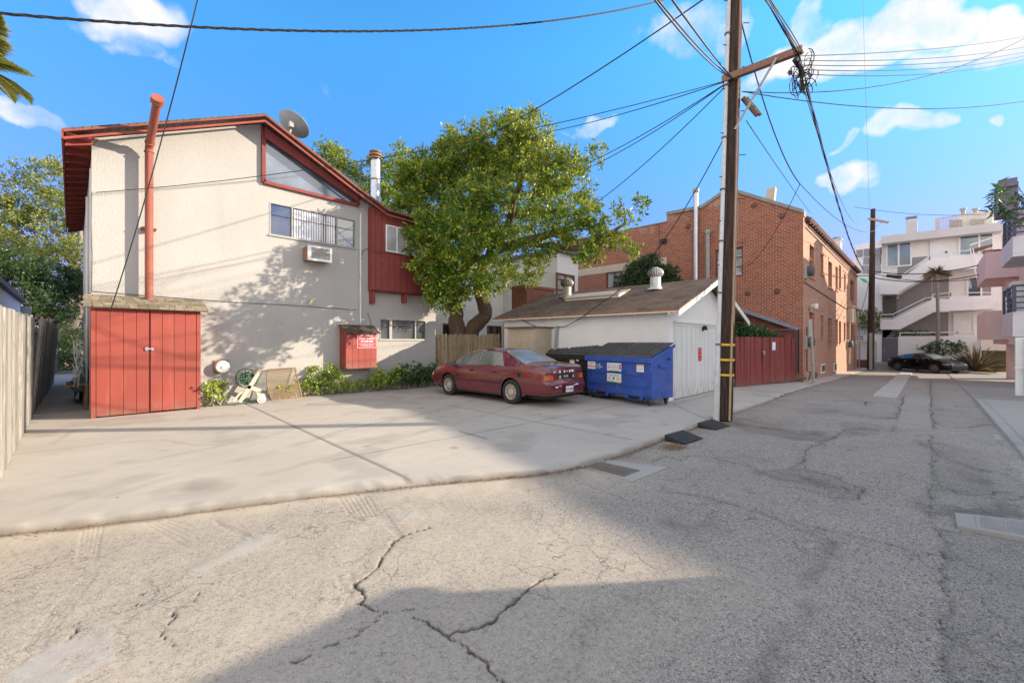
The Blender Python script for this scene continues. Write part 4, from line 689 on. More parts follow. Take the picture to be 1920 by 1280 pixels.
# ================================================================== fences
def plank_fence(mb, p0, p1, h0, h1, w=.12, th=.02, seed=0, dog=False, lean=.0, jit=.03, z0=0):
    r = random.Random(seed); p0 = Vector(p0); p1 = Vector(p1); d = p1-p0; L = d.length; d.normalize(); nrm = d.cross(Vector((0, 0, 1))); n = int(L/w)
    for i in range(n):
        a = i*w+r.uniform(-.004, .004); b = a+w*r.uniform(.90, 1.0); h = h0+(h1-h0)*i/n+r.uniform(-jit, jit); o = r.uniform(-.012, .012); ln = lean+r.uniform(-.012, .012)
        zb = z0+r.uniform(-.0, .02); P = lambda s, z, t: p0+d*s+nrm*(o+t+ln*z)+Vector((0, 0, z))
        tw_ = r.uniform(-.01, .01)
        if dog: prof_ = [(a, zb), (b, zb), (b+tw_, h-.03), (b-.025, h), (a+.025, h), (a+tw_, h-.03)]
        else: prof_ = [(a, zb), (b, zb), (b+tw_, h+r.uniform(-.01, .01)), (a+tw_, h+r.uniform(-.01, .01))]
        k = len(prof_); mb.add([P(s, z, 0) for s, z in prof_]+[P(s, z, th) for s, z in prof_], [tuple(range(k))[::-1], tuple(range(k, 2*k))]+[(j, (j+1) % k, k+(j+1) % k, k+j) for j in range(k)])
fn = thing('plank_fence', 'tall weathered grey plank fence running back along the left side of the yard', 'fence', (-.6, 9, 0))
mb = MB(); plank_fence(mb, (-.60, 4.3, 0), (-.60, 13.9, 0), 1.93, 2.12, .15, .02, 4); mb.build('planks', M['fence'], fn)
mb = MB(); plank_fence(mb, (-.62, 13.9, 0), (-.50, 24, 0), 2.12, 2.15, .15, .02, 5, lean=.06); mb.build('planks', M['fence'], fn)
mb = MB()
for z in (.4, 1.1, 1.75): mb.box(-.68, -.64, 4.3, 24, z, z+.09)
for y in np.arange(4.4, 24, 2.4): mb.box(-.77, -.68, y, y+.09, 0, 2.0)
mb.build('rails', M['fence'], fn)
f2 = thing('picket_fence', 'brown wooden picket fence between the house corner and the white garage', 'fence', (XR, 13.3, 0))
pA = Vector((XR+.02, 13.35, 0)); pB = Vector((11.15, 11.35, 0))
mb = MB(); plank_fence(mb, pA, pB, 1.88, 1.86, .095, .018, 6, dog=True, jit=.035); mb.build('pickets', M['fence_b'], f2)
mb = MB(); mb.bar(pA+Vector((0, .04, .5)), pB+Vector((0, .04, .5)), .05, .09); mb.bar(pA+Vector((0, .04, 1.5)), pB+Vector((0, .04, 1.5)), .05, .09); mb.build('rails', M['fence_b'], f2)
# ================================================================== white garage
GX0 = 11.09; GX1 = 16.4; GY0 = 4.95; GY1 = 11.15; GZ = 2.46
gar = thing('garage', 'low white garage with brown shingle gable roof and tall white boarded doors', 'garage', (GX0, GY0, 0))
xc = 13.75; pk = 3.36
mb = MB(); mb.box(GX0, GX0+.15, GY0, GY1, -.02, GZ+.02); mb.box(GX1-.15, GX1, GY0+.0, GY1, -.02, GZ+.02)
D0 = on_y(1263, 610, GY0).x; D1 = 15.75; dz1 = on_y(1263, 606, GY0).z
mb.box(GX0+.15, D0, GY0, GY0+.14, -.02, GZ+.02); mb.box(D1, GX1-.15, GY0, GY0+.14, -.02, GZ+.02); mb.box(D0, D1, GY0, GY0+.14, dz1, GZ+.02)
for y in (GY0+.002, GY1-.14): mb.prism([(GX0, y, GZ+.02), (GX1, y, GZ+.02), (xc+.2, y, pk), (xc-.2, y, pk)], (0, .13, 0))
mb.box(GX0+.15, GX1-.15, GY1-.14, GY1, -.02, GZ+.02); mb.build('wall', M['stucco_w'], gar)
rise = (pk+.1-GZ)/(xc-GX0); ex0 = GX0-.32; ez0 = GZ+.06-.32*rise+.0; ex1 = GX1+.45; sl = (pk+.16-(GZ-.15))/(ex1-xc); RYa, RYb = 4.50, 11.45
mb = MB(); n = 24
A = [(ex0, ez0), (xc, pk+.16), (ex1, GZ-.15)]
for (a, b) in zip(A[:-1], A[1:]): mb.prism([(a[0], RYa, a[1]), (b[0], RYa, b[1]), (b[0], RYa, b[1]+.035), (a[0], RYa, a[1]+.035)], (0, RYb-RYa, 0))
gr_ = mb.build('roof', M['shingle'], gar)
mb = MB(); mb.box(ex0-.012, ex0-.001, RYa, RYb, ez0-.005, ez0+.04); mb.prism([(ex0-.01, RYa-.008, ez0+.0), (ex0+.75, RYa-.008, ez0+.75*(A[1][1]-ez0)/(xc-ex0)), (ex0+.75, RYa-.008, ez0+.04+.75*(A[1][1]-ez0)/(xc-ex0)), (ex0-.01, RYa-.008, ez0+.04)], (0, .007, 0)); mb.build('rusty_edge', simple('rusty_flashing', (.35, .14, .05), .8, .3, 6, .1), gar)
mb = MB()
for (a, b) in zip(A[:-1], A[1:]): mb.prism([(a[0], RYa+.005, a[1]-.15), (b[0], RYa+.005, b[1]-.15), (b[0], RYa+.005, b[1]-.002), (a[0], RYa+.005, a[1]-.002)], (0, .035, 0))
mb.build('barge_board', M['whitewood'], gar)
mb = MB(); y = 4.75
while y < 11.3: mb.prism([(ex0+.04, y, ez0-.07), (GX0+.01, y, ez0+.25*rise-.07), (GX0+.01, y, ez0+.3*rise+.0), (ex0+.04, y, ez0-.0)], (0, .045, 0)); y += .5
mb.box(ex0+.005, ex0+.03, RYa+.05, RYb, ez0-.045, ez0-.003); mb.build('rafter_tails', M['whitewood'], gar)
mb = MB(); x = D0; n = 0
while x < D1-.02: mb.box(x+.004, min(x+.165, D1), GY0-.012-.003*(n % 2), GY0+.05, .02, dz1); x += .17; n += 1
gd = mb.build('door', M['doorwood'], gar)
mb = MB(); mb.box(D0-.03, D1+.1, GY0-.09, GY0-.001, dz1+.02, dz1+.07); mb.box(D0, D1, GY0-.04, GY0-.001, dz1-.05, dz1+.018); mb.build('door_track', M['whitewood'], gd)
lp = on_y(1316, 617, GY0); mb = MB(); mb.box(lp.x-.03, lp.x+.03, GY0-.05, GY0-.014, lp.z-.06, lp.z+.1); mb.prism([(lp.x-.04, GY0-.05, lp.z+.1), (lp.x+.06, GY0-.05, lp.z+.02), (lp.x+.06, GY0-.05, lp.z-.03), (lp.x-.04, GY0-.05, lp.z+.0)], (0, -.1, 0)); tag(mb.build('flood_lamp', M['dark'], loc=(lp.x, GY0, lp.z)), 'small black lamp fixed above the white garage doors', 'lamp')
sc = on_y(1312, 664, GY0-.02); nh = on_y(1312, 651, GY0).z-on_y(1312, 677, GY0).z
notice('garage_notice', 'tall narrow red notice on the white garage doors', (sc.x, GY0-.02, sc.z), nh*.66, nh, (1, 0, 0), (0, -1, 0), [('PRIVATE PROPERTY', nh*.37, nh*.045, 'stickw'), ('NO PARKING', nh*.20, nh*.055, 'stickw'), ('310-398-0884', -nh*.04, nh*.06, 'stickw'), ('VEHICLES TOWED', -nh*.30, nh*.042, 'stickw')])
def groof(x): return ez0+(A[1][1]-ez0)*(x-ex0)/(xc-ex0)+.035
# roof turbines
def turbine(loc, label, m1, m2):
    loc = Vector(loc)
    t = thing('roof_turbine', label, 'roof vent', loc, 'turbine vents on the garage roof'); mb = MB(); mb.lathe([(.30, -.05), (.20, .02), (.165, .08), (.165, .36), (.18, .37)], loc, n=20); mb.build('base', m1, t, smooth=True)
    mb = MB(); n = 20; prof_ = [(.10, .66), (.19, .62), (.235, .55), (.24, .48), (.21, .41), (.175, .38)]
    for j in range(n):
        q0, q1 = 2*math.pi*j/n, 2*math.pi*(j+.72)/n; vs = []
        for (r_, h_) in prof_: vs += [Vector(loc)+Vector((r_*math.cos(q0)*.93, r_*math.sin(q0)*.93, h_)), Vector(loc)+Vector((r_*math.cos(q1)*1.04, r_*math.sin(q1)*1.04, h_))]
        mb.add(vs, [(2*i, 2*i+1, 2*i+3, 2*i+2) for i in range(len(prof_)-1)])
    mb.lathe([(.12, .655), (.08, .68), (.02, .685)], loc, n=16); mb.build('fins', m2, t); mb = MB(); mb.lathe([(.15, .38), (.2, .46), (.18, .58), (.08, .64)], loc, n=16); mb.build('hollow', M['charcoal'], t); return t
p = at(1229, 541, 0) ; x1_ = 13.45; y1_ = None
def on_roof(px, py):
    r = ray(px, py); k = (A[1][1]-ez0)/(xc-ex0); D = (ez0+.035-CAMH-k*ex0)/(r[2]-k*r[0]); return Vector((D*r[0], D*r[1], CAMH+D*r[2]))
wv = simple('turbine_white', (.66, .66, .64), .4, .15, 6, .05, metal=.2); tv = simple('turbine_tan', (.40, .36, .30), .5, .15, 6, .05, metal=.2)
turbine(on_roof(1229, 541), 'white spinning turbine vent near the ridge of the garage roof, seen against the bricks', wv, wv)
q = on_roof(1063, 556); turbine(q, 'tan weathered turbine vent at the back of the garage roof, beside the brick chimney', tv, tv)
# hatch
h = [on_roof(1053, 563), on_roof(1172, 547)]; hb = MB(); c0 = on_roof(1085, 562); c1 = on_roof(1168, 556)
hx0, hx1 = c1.x, c1.x+.62; hy0, hy1 = c1.y+.15, c0.y+.55
ht = thing('roof_hatch', 'raised pale skylight hatch lying on the garage roof between the two turbines', 'hatch', (hx0, hy0, groof(hx0)))
k = (A[1][1]-ez0)/(xc-ex0)
hb.prism([(hx0, hy0, groof(hx0)), (hx1, hy0, groof(hx1)), (hx1, hy0, groof(hx1)+.05), (hx0, hy0, groof(hx0)+.07)], (0, hy1-hy0, 0)); hb.build('curb', M['whitewood'], ht)
hb = MB(); hb.prism([(hx0-.06, hy0-.05, groof(hx0)+.075), (hx1+.06, hy0-.05, groof(hx1)+.055), (hx1+.06, hy0-.05, groof(hx1)+.085), (hx0-.06, hy0-.05, groof(hx0)+.105)], (0, hy1-hy0+.1, 0)); hb.build('lid', M['tan'], ht)
# chimney of bricks behind the garage
c0 = on_y(986, 560, 11.6); c1 = on_y(1035, 560, 11.6); zt = on_y(1000, 537, 11.6).z
mb = MB(); mb.box(c0.x, c1.x+.1, 11.55, 12.4, 1.2, zt); mb.box(c0.x-.04, c1.x+.14, 11.51, 12.44, zt-.09, zt+.03); tag(mb.build('brick_chimney', M['brick_ch'], loc=(c0.x, 11.6, 0)), 'squat dark red brick chimney standing behind the back edge of the garage roof', 'chimney')
# tan storage cabinet against the garage side
k0 = on_x(949, 640, 10.2); 
ca0 = Vector((10.35, 9.3)); tcb = thing('storage_cabinet', 'tall tan storage cabinet against the garage side behind the red car', 'cabinet', (10.2, 9.2, 0))
cx0, cx1 = 10.25, GX0-.01; ky = [on_x(951, 660, cx0).y, on_x(1003, 660, cx0).y]; zt = on_x(975, 615, cx0).z
mb = MB(); mb.box(cx0+.02, cx1, ky[1], ky[0], 0, zt); mb.build('body', M['tan'], tcb)
ym = (ky[0]+ky[1])/2
for (a, b) in ((ky[1]+.02, ym-.004), (ym+.004, ky[0]-.02)): mb = MB(); mb.box(cx0, cx0+.02, a, b, .06, zt-.03); mb.build('door', M['tan'], tcb)
mb = MB(); n = 10; vs = []
P_ = [(cx0-.08, ky[1]-.06)]+[(cx0-.08-.06*math.sin(math.pi*i/n), ky[1]+(ky[0]-ky[1])*i/n) for i in range(1, n)]+[(cx0-.08, ky[0]+.06), (cx1, ky[0]+.06), (cx1, ky[1]-.06)]
mb.prism([(x, y, zt) for (x, y) in P_], (0, 0, .045)); mb.build('top', simple('cabinet_top', (.16, .12, .09), .7, .2, 5, .05), tcb)
mb = MB(); b0 = on_x(1036, 700, 10.95); mb.bar((10.95, b0.y, 0), (11.03, b0.y-.12, on_x(1034, 611, 10.95).z), .09, .04, up=(1, 0, 0)); tag(mb.build('leaning_board', M['greymetal'], loc=(10.95, b0.y, 0)), 'grey board leaning upright on the garage wall beside the tan cabinet', 'board')
mb = MB(); mb.tube([on_x(1033, 614, GX0-.03), on_x(1060, 612, GX0-.1), on_x(1090, 596, GX0-.3), on_x(1110, 580, GX0-.42), at(1150, 553, 11.8), at(1168, 536, 12.0)], .012, 6); mb.tube([on_x(965, 590, GX0-.3), on_x(990, 606, GX0-.05), on_x(1008, 613, GX0-.02)], .012, 6); tag(mb.build('garage_cable', M['wire'], loc=(GX0, 7, 2)), 'black cable drooping across the garage side wall over the dumpsters', 'cable')
# ================================================================== brick building
BX = 21.2; BY = 3.66
bb = thing('brick_building', 'two storey red brick building with stepped gable parapet and small recessed windows along the alley', 'building', (BX, BY, 0))
zc = on_x(1507, 394, BX).z; pkp = on_x(1366, 352, BX); shl = on_x(1316, 386, BX); stp = on_x(1250, 399, BX); wing = on_x(1249, 416, BX); yE = on_x(1060, 430, BX).y
gw = [on_x(1343, 500, BX).y, on_x(1391, 500, BX).y]; gwz = (on_x(1391, 515, BX).z, on_x(1391, 462, BX).z)
mb = MB(); hs_ = []
def sx(px0, px1, pt, pb): a = on_x(px0, pt, BX); b = on_x(px1, pb, BX); return (b.y-BY, a.y-BY, on_x(px1, pb, BX).z, on_x(px1, pt, BX).z)
H1 = sx(1341, 1393, 462, 517); H2 = sx(1136, 1166, 506, 538); H3 = sx(1240, 1251, 494, 520)
wallgrid(mb, (BX, BY, 0), (0, 1, 0), yE-BY, -.2, 6.5, [H1, H2, H3], .14, (1, 0, 0))
P = [(BX, BY, 6.5), (BX, yE, 6.5), (BX, yE, wing.z), (BX, stp.y, wing.z), (BX, stp.y, stp.z), (BX, shl.y, shl.z), (BX, pkp.y, pkp.z), (BX, BY, zc)]; mb.add(P, [tuple(range(8))])
mb.box(BX+.15, BX+.4, BY+.3, yE, 0, 6.5); mb.box(BX+.02, 40.6, yE-.2, yE, 0, wing.z-.1); mb.build('wall', M['brick_y'], bb)
# alley face
XE = 40.7; H = []
def al(px0, px1, pt, pb): a = on_y(px0, pt, BY); b = on_y(px1, pt, BY); xm = (a.x+b.x)/2; pm = (px0+px1)/2; return (a.x-BX, b.x-BX, on_y(px1, pb, BY).z, on_y(px0, pt, BY).z)
for q in ((1518, 1527, 457, 523), (1539, 1544, 474, 516), (1553, 1560, 488, 541), (1566.5, 1571, 499, 545), (1573, 1577, 496, 543), (1582.5, 1585.5, 513, 545), (1594.5, 1601, 523, 566),
          (1518, 1527, 585, 648), (1539, 1544, 591, 632), (1553, 1560, 596, 645), (1566.5, 1571, 598, 645), (1573, 1577, 602, 643), (1582, 1585.5, 604, 637), (1594, 1600, 608, 646)): H.append(al(*q))
H = [(min(a, b), max(a, b), min(c, d), max(c, d)) for (a, b, c, d) in H]
mb = MB(); mb.mi = 0; top = [on_y(1516, 424, BY).z]; zf = 6.72; wallgrid(mb, (BX, BY, 0), (1, 0, 0), XE-BX, -.6, zf, H, .22, (0, 1, 0))
mb.add([(BX, BY, zf), (BX+.38, BY, zf), (BX+.38, BY, zc), (BX, BY, zc)], [(0, 1, 2, 3)]); mb.quad((XE, BY, -.6), (XE, yE, -.6), (XE, yE, zf), (XE, BY, zf)); mb.quad((BX+.38, BY, zf), (BX+.38, BY+3, zf), (BX+.38, BY+3, zf+1), (BX+.38, BY, zc))
mb.build('alley_wall', M['brick_x_sunlit'], bb)
sillm = MB()
for (a, b, c, d) in H:
    mb = MB(); x0, x1 = BX+a, BX+b; mb.quad((x0, BY+.2, c), (x1, BY+.2, c), (x1, BY+.2, d), (x0, BY+.2, d), 1); frame_y(mb, x0, x1, c, d, BY+.2, .05, .05, (), ((c+d)/2,)); mb.box(x0-.06, x1+.06, BY-.05, BY+.19, c-.08, c-.002, 2)
    mb.m = [m for m in mb.m]; w = mb.build('window', [M['brownpaint'], M['glass_dk'], M['brick_x_sunlit']], bb)
# gable side windows
for (h_, mat, rl) in ((H1, M['glass_pale'], (1/3, 2/3)), (H2, M['glass_pale'], ()), (H3, M['glass_pale'], ())):
    y0, y1 = BY+h_[0], BY+h_[1]; mb = MB(); frame_x(mb, y0, y1, h_[2], h_[3], BX+.14, .07, .05, ((y0+y1)/2,), [h_[2]+(h_[3]-h_[2])*k for k in rl]); mb.quad((BX+.12, y0, h_[2]), (BX+.12, y1, h_[2]), (BX+.12, y1, h_[3]), (BX+.12, y0, h_[3]), 1); mb.build('window', [M['brownpaint'], mat], bb)
mb = MB(); cap = [(BY, zc), (pkp.y, pkp.z), (shl.y, shl.z), (stp.y, stp.z)]
for (a, b) in zip(cap[:-1], cap[1:]): mb.prism([(BX-.07, a[0], a[1]-.13), (BX-.07, b[0], b[1]-.13), (BX-.07, b[0], b[1]+.03), (BX-.07, a[0], a[1]+.03)], (.45, 0, 0))
mb.box(BX-.04, BX+.35, stp.y, yE, wing.z-.03, wing.z+.03); mb.box(BX+.0, BX+.45, BY-.03, BY-.005, zc-.25, zc+.02); mb.build('coping', M['brickcap'], bb)
mb = MB(); za = on_x(1250, 482, BX).z; zb_ = on_x(1250, 497, BX).z; mb.box(BX-.03, BX-.002, stp.y, yE, zb_, za); mb.build('stone_band', M['stone'], bb)
# clay tile eave on the alley face
r_ = random.Random(4); mb = MB(); x = BX+.5
while x < XE+.3: z = zf; mb.tube([(x, BY-.20, z+.02+r_.uniform(-.01, .01)), (x, BY+.1, z+.20), (x, BY+1.6, z+.85)], .085, 6); x += .19
mb.build('tile_roof', M['tile'], bb, smooth=True)
mb = MB(); mb.prism([(BX+.4, BY-.16, zf-.03), (BX+.4, BY+.02, zf-.0), (BX+.4, BY+2.2, zf+1.0), (BX+.4, BY+2.2, zf+.95)], (XE-BX, 0, 0)); x = BX+.7
while x < XE: mb.box(x, x+.07, BY-.14, BY, zf-.10, zf-.03); x += .6
mb.build('eave_soffit', M['charcoal'], bb)
mb = MB(); mb.tube([(BX+.5, BY-.1, zf-.25), (XE-.5, BY-.1, zf-.42)], .035, 6); mb.tube([on_y(1507, 528, BY-.03), on_y(1608, 592, BY-.03)], .02, 5); mb.build('wall_pipe', M['charcoal'], bb)
mb = MB(); r_ = random.Random(8)
for i in range(60): x = BX+1+r_.random()*18; z = r_.choice([5.9, 5.2, 3.4, 3.1, 3.0]); mb.box(x, x+.08, BY-.035, BY, z, z+.05+.08*r_.random())
mb.build('brick_studs', M['brick_x_sunlit'], bb)
for q in ((1539, 1546, 683, 698), (1563, 1568, 681, 695)):
    h_ = al(*q); mb = MB(); mb.box(BX+h_[0], BX+h_[1], BY-.03, BY-.002, min(h_[2], h_[3])-.0, max(h_[2], h_[3])); mb.box(BX+h_[0]+.08, BX+h_[1]-.08, BY-.035, BY-.03, h_[2]+.08, h_[3]-.06, 1); mb.build('vent_grille', [M['stucco_w'], M['dark']], bb)
for (y_, s_) in ((on_x(1402, 550, BX).y, .1), (on_x(1457, 547, BX).y, .1), (on_x(1465, 406, BX).y, .08), (on_x(1414, 386, BX).y, .08)): pass
mb = MB()
for (px, py) in ((1402, 550), (1457, 546), (1466, 405), (1414, 385), (1290, 425)): p = on_x(px, py, BX); mb = MB(); mb.lathe([(.13, 0), (.11, .03), (.04, .05)], (BX-.001, p.y, p.z), (-1, 0, 0), 12); mb.build('tie_plate', M['brownpaint'], bb, smooth=True)
# flues on the gable side
def wallflue(name, label, px, pyt, pyb, r, m, capm, xo=.16):
    a = on_x(px, pyt, BX-xo); b = on_x(px, pyb, BX-xo); t = thing(name, label, 'flue', (BX-xo, a.y, b.z)); mb = MB(); mb.lathe([(r, 1.6), (r, a.z-.22)], (BX-xo, a.y, 0), n=14)
    for k in range(1, 4): z = b.z+(a.z-b.z)*k/4; mb.lathe([(r*1.06, z), (r*1.06, z+.06)], (BX-xo, a.y, 0), n=14)
    mb.build('pipe', m, t, smooth=True); mb = MB(); mb.lathe([(r*.9, a.z-.22), (r*1.35, a.z-.2), (r*1.35, a.z-.02), (r*.7, a.z)], (BX-xo, a.y, 0), n=14); mb.build('cap', capm, t, smooth=True)
wallflue('wall_flue', 'tall silver flue pipe rising above the brick parapet', 1305, 354, 530, .11, M['metal'], M['greymetal'])
wallflue('wall_flue', 'shorter dull grey flue pipe on the brick wall left of the window', 1327, 430, 530, .09, M['greymetal'], M['greymetal'])
p = on_x(1242, 452, BX-.1); mb = MB(); mb.box(BX-.16, BX-.001, p.y-.18, p.y+.1, p.z-.1, p.z+.1); mb.tube([(BX-.05, p.y+.2, p.z+.9), (BX-.05, p.y+.2, p.z-1.2)], .012, 5); tag(mb.build('junction_box', M['dark'], loc=(BX, p.y, p.z)), 'small black junction box with a thin line high on the brick wall', 'box')
p0 = on_x(1441, 357, 23.2); mb = MB(); mb.add([(23.2, p0.y-.18, p0.z-1), (23.2, p0.y+.18, p0.z-1), (23.2, p0.y+.08, p0.z+.1), (23.2, p0.y-.28, p0.z+.1), (23.5, p0.y-.18, p0.z-1), (23.5, p0.y+.18, p0.z-1), (23.5, p0.y+.08, p0.z+.1), (23.5, p0.y-.28, p0.z+.1)], [(0, 1, 2, 3), (4, 5, 6, 7), (0, 1, 5, 4), (1, 2, 6, 5), (2, 3, 7, 6), (3, 0, 4, 7)]); tag(mb.build('roof_duct', M['stone'], loc=(23.2, p0.y, p0.z-1)), 'tan sheet duct poking up behind the brick gable', 'duct')
# white spanish chimney on the tile roof
p0 = on_y(1567, 445, BY+1.3); w = .3; ch = thing('white_chimney', 'small white chimney with arched openings and tiled cap above the alley eave', 'chimney', (p0.x, BY+1.3, zf)); mb = MB(); zt = on_y(1567, 449, BY+1.3).z; mb.box(p0.x-.38, p0.x+.38, BY+.95, BY+1.6, zf, zt-.35)
for (a, b) in ((-.38, -.28), (-.06, .06), (.28, .38)): mb.box(p0.x+a, p0.x+b, BY+.95, BY+1.6, zt-.35, zt-.1)
mb.box(p0.x-.45, p0.x+.45, BY+.88, BY+1.67, zt-.1, zt-.02); mb.build('stack', M['stucco_w'], ch); mb = MB(); mb.lathe([(.5, zt-.02), (.45, zt+.02), (.1, zt+.18)], (p0.x, BY+1.28, 0), n=4); mb.box(p0.x-.27, p0.x+.27, BY+1.0, BY+1.5, zt-.35, zt-.1); mb.build('cap', M['charcoal'], ch)
# things fixed on the alley face
def meter(name, label, px, py, r, m, stub=True):
    p = on_y(px, py, BY-.12); t = thing(name, label, 'meter', (p.x, BY, p.z)); mb = MB(); mb.box(p.x-r*1.4, p.x+r*.4, BY-.10, BY-.001, p.z-r*1.5, p.z+r*1.3); mb.build('box', M['greymetal'], t); mb = MB(); mb.lathe([(r, .0), (r, .18), (r*.8, .22), (.02, .23)], (p.x, BY-.1, p.z), (0, -1, 0), 16); mb.build('dial', m, t, smooth=True); return t
meter('electric_meter', 'round dark meter high on the alley side of the brick wall', 1516, 508, .22, M['charcoal']); meter('electric_meter', 'round dark meter box low on the brick corner behind the leaning post', 1517, 641, .2, M['charcoal'])
meter('electric_meter', 'small dark meter near the far end of the brick wall', 1592, 645, .22, M['charcoal'])
p = on_y(1593, 590, BY-.05); mb = MB(); mb.box(p.x-.8, p.x+.8, BY-.3, BY-.001, p.z-.55, p.z+.4); mb.tube([(p.x-.9, BY-.15, p.z-.5), (p.x-.9, BY-.12, .2)], .05, 8); mb.box(p.x-.8, XE, BY-.35, BY-.0, p.z+.45, p.z+.53); tag(mb.build('utility_cabinet', M['stone'], loc=(p.x, BY, p.z)), 'tan utility cabinet high on the far end of the brick wall', 'cabinet')
p = on_y(1521, 573, BY-.1); t = thing('security_lamp', 'twin white security lamps on the brick corner above the leaning post', 'lamp', (p.x, BY, p.z)); mb = MB(); mb.box(p.x-.08, p.x+.06, BY-.05, BY, p.z-.1, p.z+.04); mb.build('base', M['greymetal'], t)
for dx in (-.12, .28): mb = MB(); mb.lathe([(.05, 0), (.08, .08), (.13, .2), (.12, .22)], (p.x+dx*.4, BY-.1, p.z), (dx, -.8, -.15), 14); mb.build('lamp_head', M['white_clean'], t, smooth=True)
t = thing('gas_meter', 'small dark gas pipe assembly at the foot of the brick corner', 'pipework', (21.3, 3.4, 0)); p = on_z(1514, 713, .1); mb = MB(); mb.tube([(21.5, BY-.08, 2.2), (21.5, BY-.08, .35), (21.4, BY-.25, .3), (21.2, BY-.25, .3), (21.15, BY-.2, 0)], .03, 6); mb.lathe([(.06, 0), (.13, .05), (.13, .14), (.06, .18)], (21.3, BY-.3, .22), (0, -1, 0), 12); mb.tube([(21.1, BY-.1, .08), (20.6, BY+.25, .1), (20.5, BY+.3, 0)], .06, 6); mb.build('pipe', M['charcoal'], t, smooth=True)
# ================================================================== red gate, hedge roof, lean-to
gA = on_z(1379, 726, 0); gB = on_z(1492, 713, 0)
gt = thing('red_gate', 'dark red boarded double gate between the white garage and the brick building', 'gate', (gA.x, gA.y, 0)); GH = 1.76
mid = gA+(gB-gA)*.40
for (a, b, sd) in ((gA, mid-(gB-gA).normalized()*.01, 1), (mid+(gB-gA).normalized()*.01, gB, 2)): mb = MB(); plank_fence(mb, a, b, GH, GH, .14, .025, sd, jit=.003); gl_ = mb.build('gate_leaf', M['red_dk'], gt)
mb = MB(); hz_ = mid+Vector((0, -.05, 1.22)); mb.box(hz_.x-.12, hz_.x+.12, hz_.y-.02, hz_.y, hz_.z-.02, hz_.z+.03); mb.box(hz_.x-.04, hz_.x+.03, hz_.y-.05, hz_.y-.01, hz_.z-.12, hz_.z); mb.build('latch', M['metal'], gl_)
nn = (gB-gA).normalized().cross(Vector((0, 0, 1))); xd = (gB-gA).normalized(); pc = gA+xd*((gB-gA).length*.575)+nn*.05+Vector((0, 0, 1.42))
t = thing('taped_paper', 'white paper notice taped with blue tape on the dark red gate', 'notice', pc); Zv = Vector((0, 0, 1))
mb = MB(); mb.add([pc-xd*.13-Zv*.17, pc+xd*.13-Zv*.17, pc+xd*.13+Zv*.17, pc-xd*.13+Zv*.17], [(0, 1, 2, 3)]); mb.build('sheet', M['paper'], t)
mb = MB(); 
for s_ in (-1, 1): c_ = pc+Zv*s_*.17+nn*.003; mb.add([c_-xd*.11-Zv*.025, c_+xd*.11-Zv*.025, c_+xd*.11+Zv*.025, c_-xd*.11+Zv*.025], [(0, 1, 2, 3)])
mb.build('tape', M['blueink'], t)
mb = MB(); w0 = gB+Vector((.0, .12, 0)); p1 = Vector((BX-.03, BY+3.9, 3.9)); a0 = on_y(1384, 578, 6.0)
lt = thing('lean_to_roof', 'blue grey sloping lean-to roof edge against the brick gable behind the red gate', 'roof', (BX-1, BY, 2.4))
ra = on_x(1384, 577, BX-.6); rb = on_x(1493, 613, BX-.6)
mb.prism([ra, rb, rb+Vector((0, 0, -.13)), ra+Vector((0, 0, -.13))], (.58, 0, 0)); mb.build('roof_edge', simple('blue_grey_metal', (.24, .28, .36), .5, .15, 6, .05), lt)
mb = MB(); mb.box(BX-.55, BX-.45, rb.y-.0, rb.y+.1, 0, rb.z-.14); mb.box(BX-.62, BX-.56, rb.y-.10, rb.y-.04, .3, rb.z-.1, 1); mb.box(BX-.57, BX-.53, rb.y+.12, rb.y+.18, 0, rb.z-.15); mb.build('post', [M['red_dk'], M['dark']], lt)
la = on_x(1456, 625, BX-.55); mb = MB(); zt = on_x(1489, 614, BX-.55).z; y0, y1 = rb.y+.1, la.y
z = GH-.2
for k in range(14):
    s_ = k*.13; mb.bar((BX-.55, y0+s_-.5, GH-.3), (BX-.55, y0+s_+.3, GH+.5), .01, .035, up=(1, 0, 0)) if y0+s_+.3 < y1+.3 and y0+s_-.5 > y0-.1 else None
    mb.bar((BX-.54, y0+s_+.3, GH-.3), (BX-.54, y0+s_-.5, GH+.5), .01, .035, up=(1, 0, 0)) if y0+s_+.3 < y1+.3 and y0+s_-.5 > y0-.1 else None
mb.box(BX-.57, BX-.53, y0, y1+.2, zt-.12, zt-.04); mb.box(BX-.5, BX-.48, y0, y1+.2, 0, zt-.1); mb.build('lattice', M['red_dk'], lt)
# posts and signs along the brick wall
mb = MB(); a = on_z(1526, 718, 0); b = at(1520, 598, math.hypot(a.x*.718+a.y*.696, 0)); b = at(1520, 598, a.x*Fx+a.y*Fy); mb.tube([a, b], .045, 10); mb.lathe([(.10, 0), (.10, .02), (.06, .04)], a, n=10); t = thing('leaning_post', 'bare grey steel post leaning at the kerb before the brick corner', 'post', a); mb.build('post', M['greymetal'], t, smooth=True)
d_ = (b-a).normalized(); rt_ = Vector((Rx, Ry, 0)); mb = MB(); c_ = b-d_*.12; mb.prism([c_-rt_*.07+Vector((-.05, 0, .1)), c_+rt_*.03+Vector((-.05, 0, .1)), c_+rt_*.05+Vector((-.05, 0, -.55)), c_-rt_*.05+Vector((-.05, 0, -.55))], (-.01, 0, 0)); mb.build('sign_edge', M['greymetal'], t)
zg = -.33; a = on_z(1611, 691, zg); D_ = a.x*Fx+a.y*Fy; b = at(1611, 612, D_); t = thing('one_way_sign', 'white ONE WAY sign with a black arrow on a thin post past the brick wall', 'sign', a); mb = MB(); mb.tube([a, b], .035, 8); mb.build('post', M['greymetal'], t, smooth=True)
c_ = at(1611, 637, D_); c_.x -= .06; yd = Vector((0, -1, 0)); s_w, s_h = .46, .60
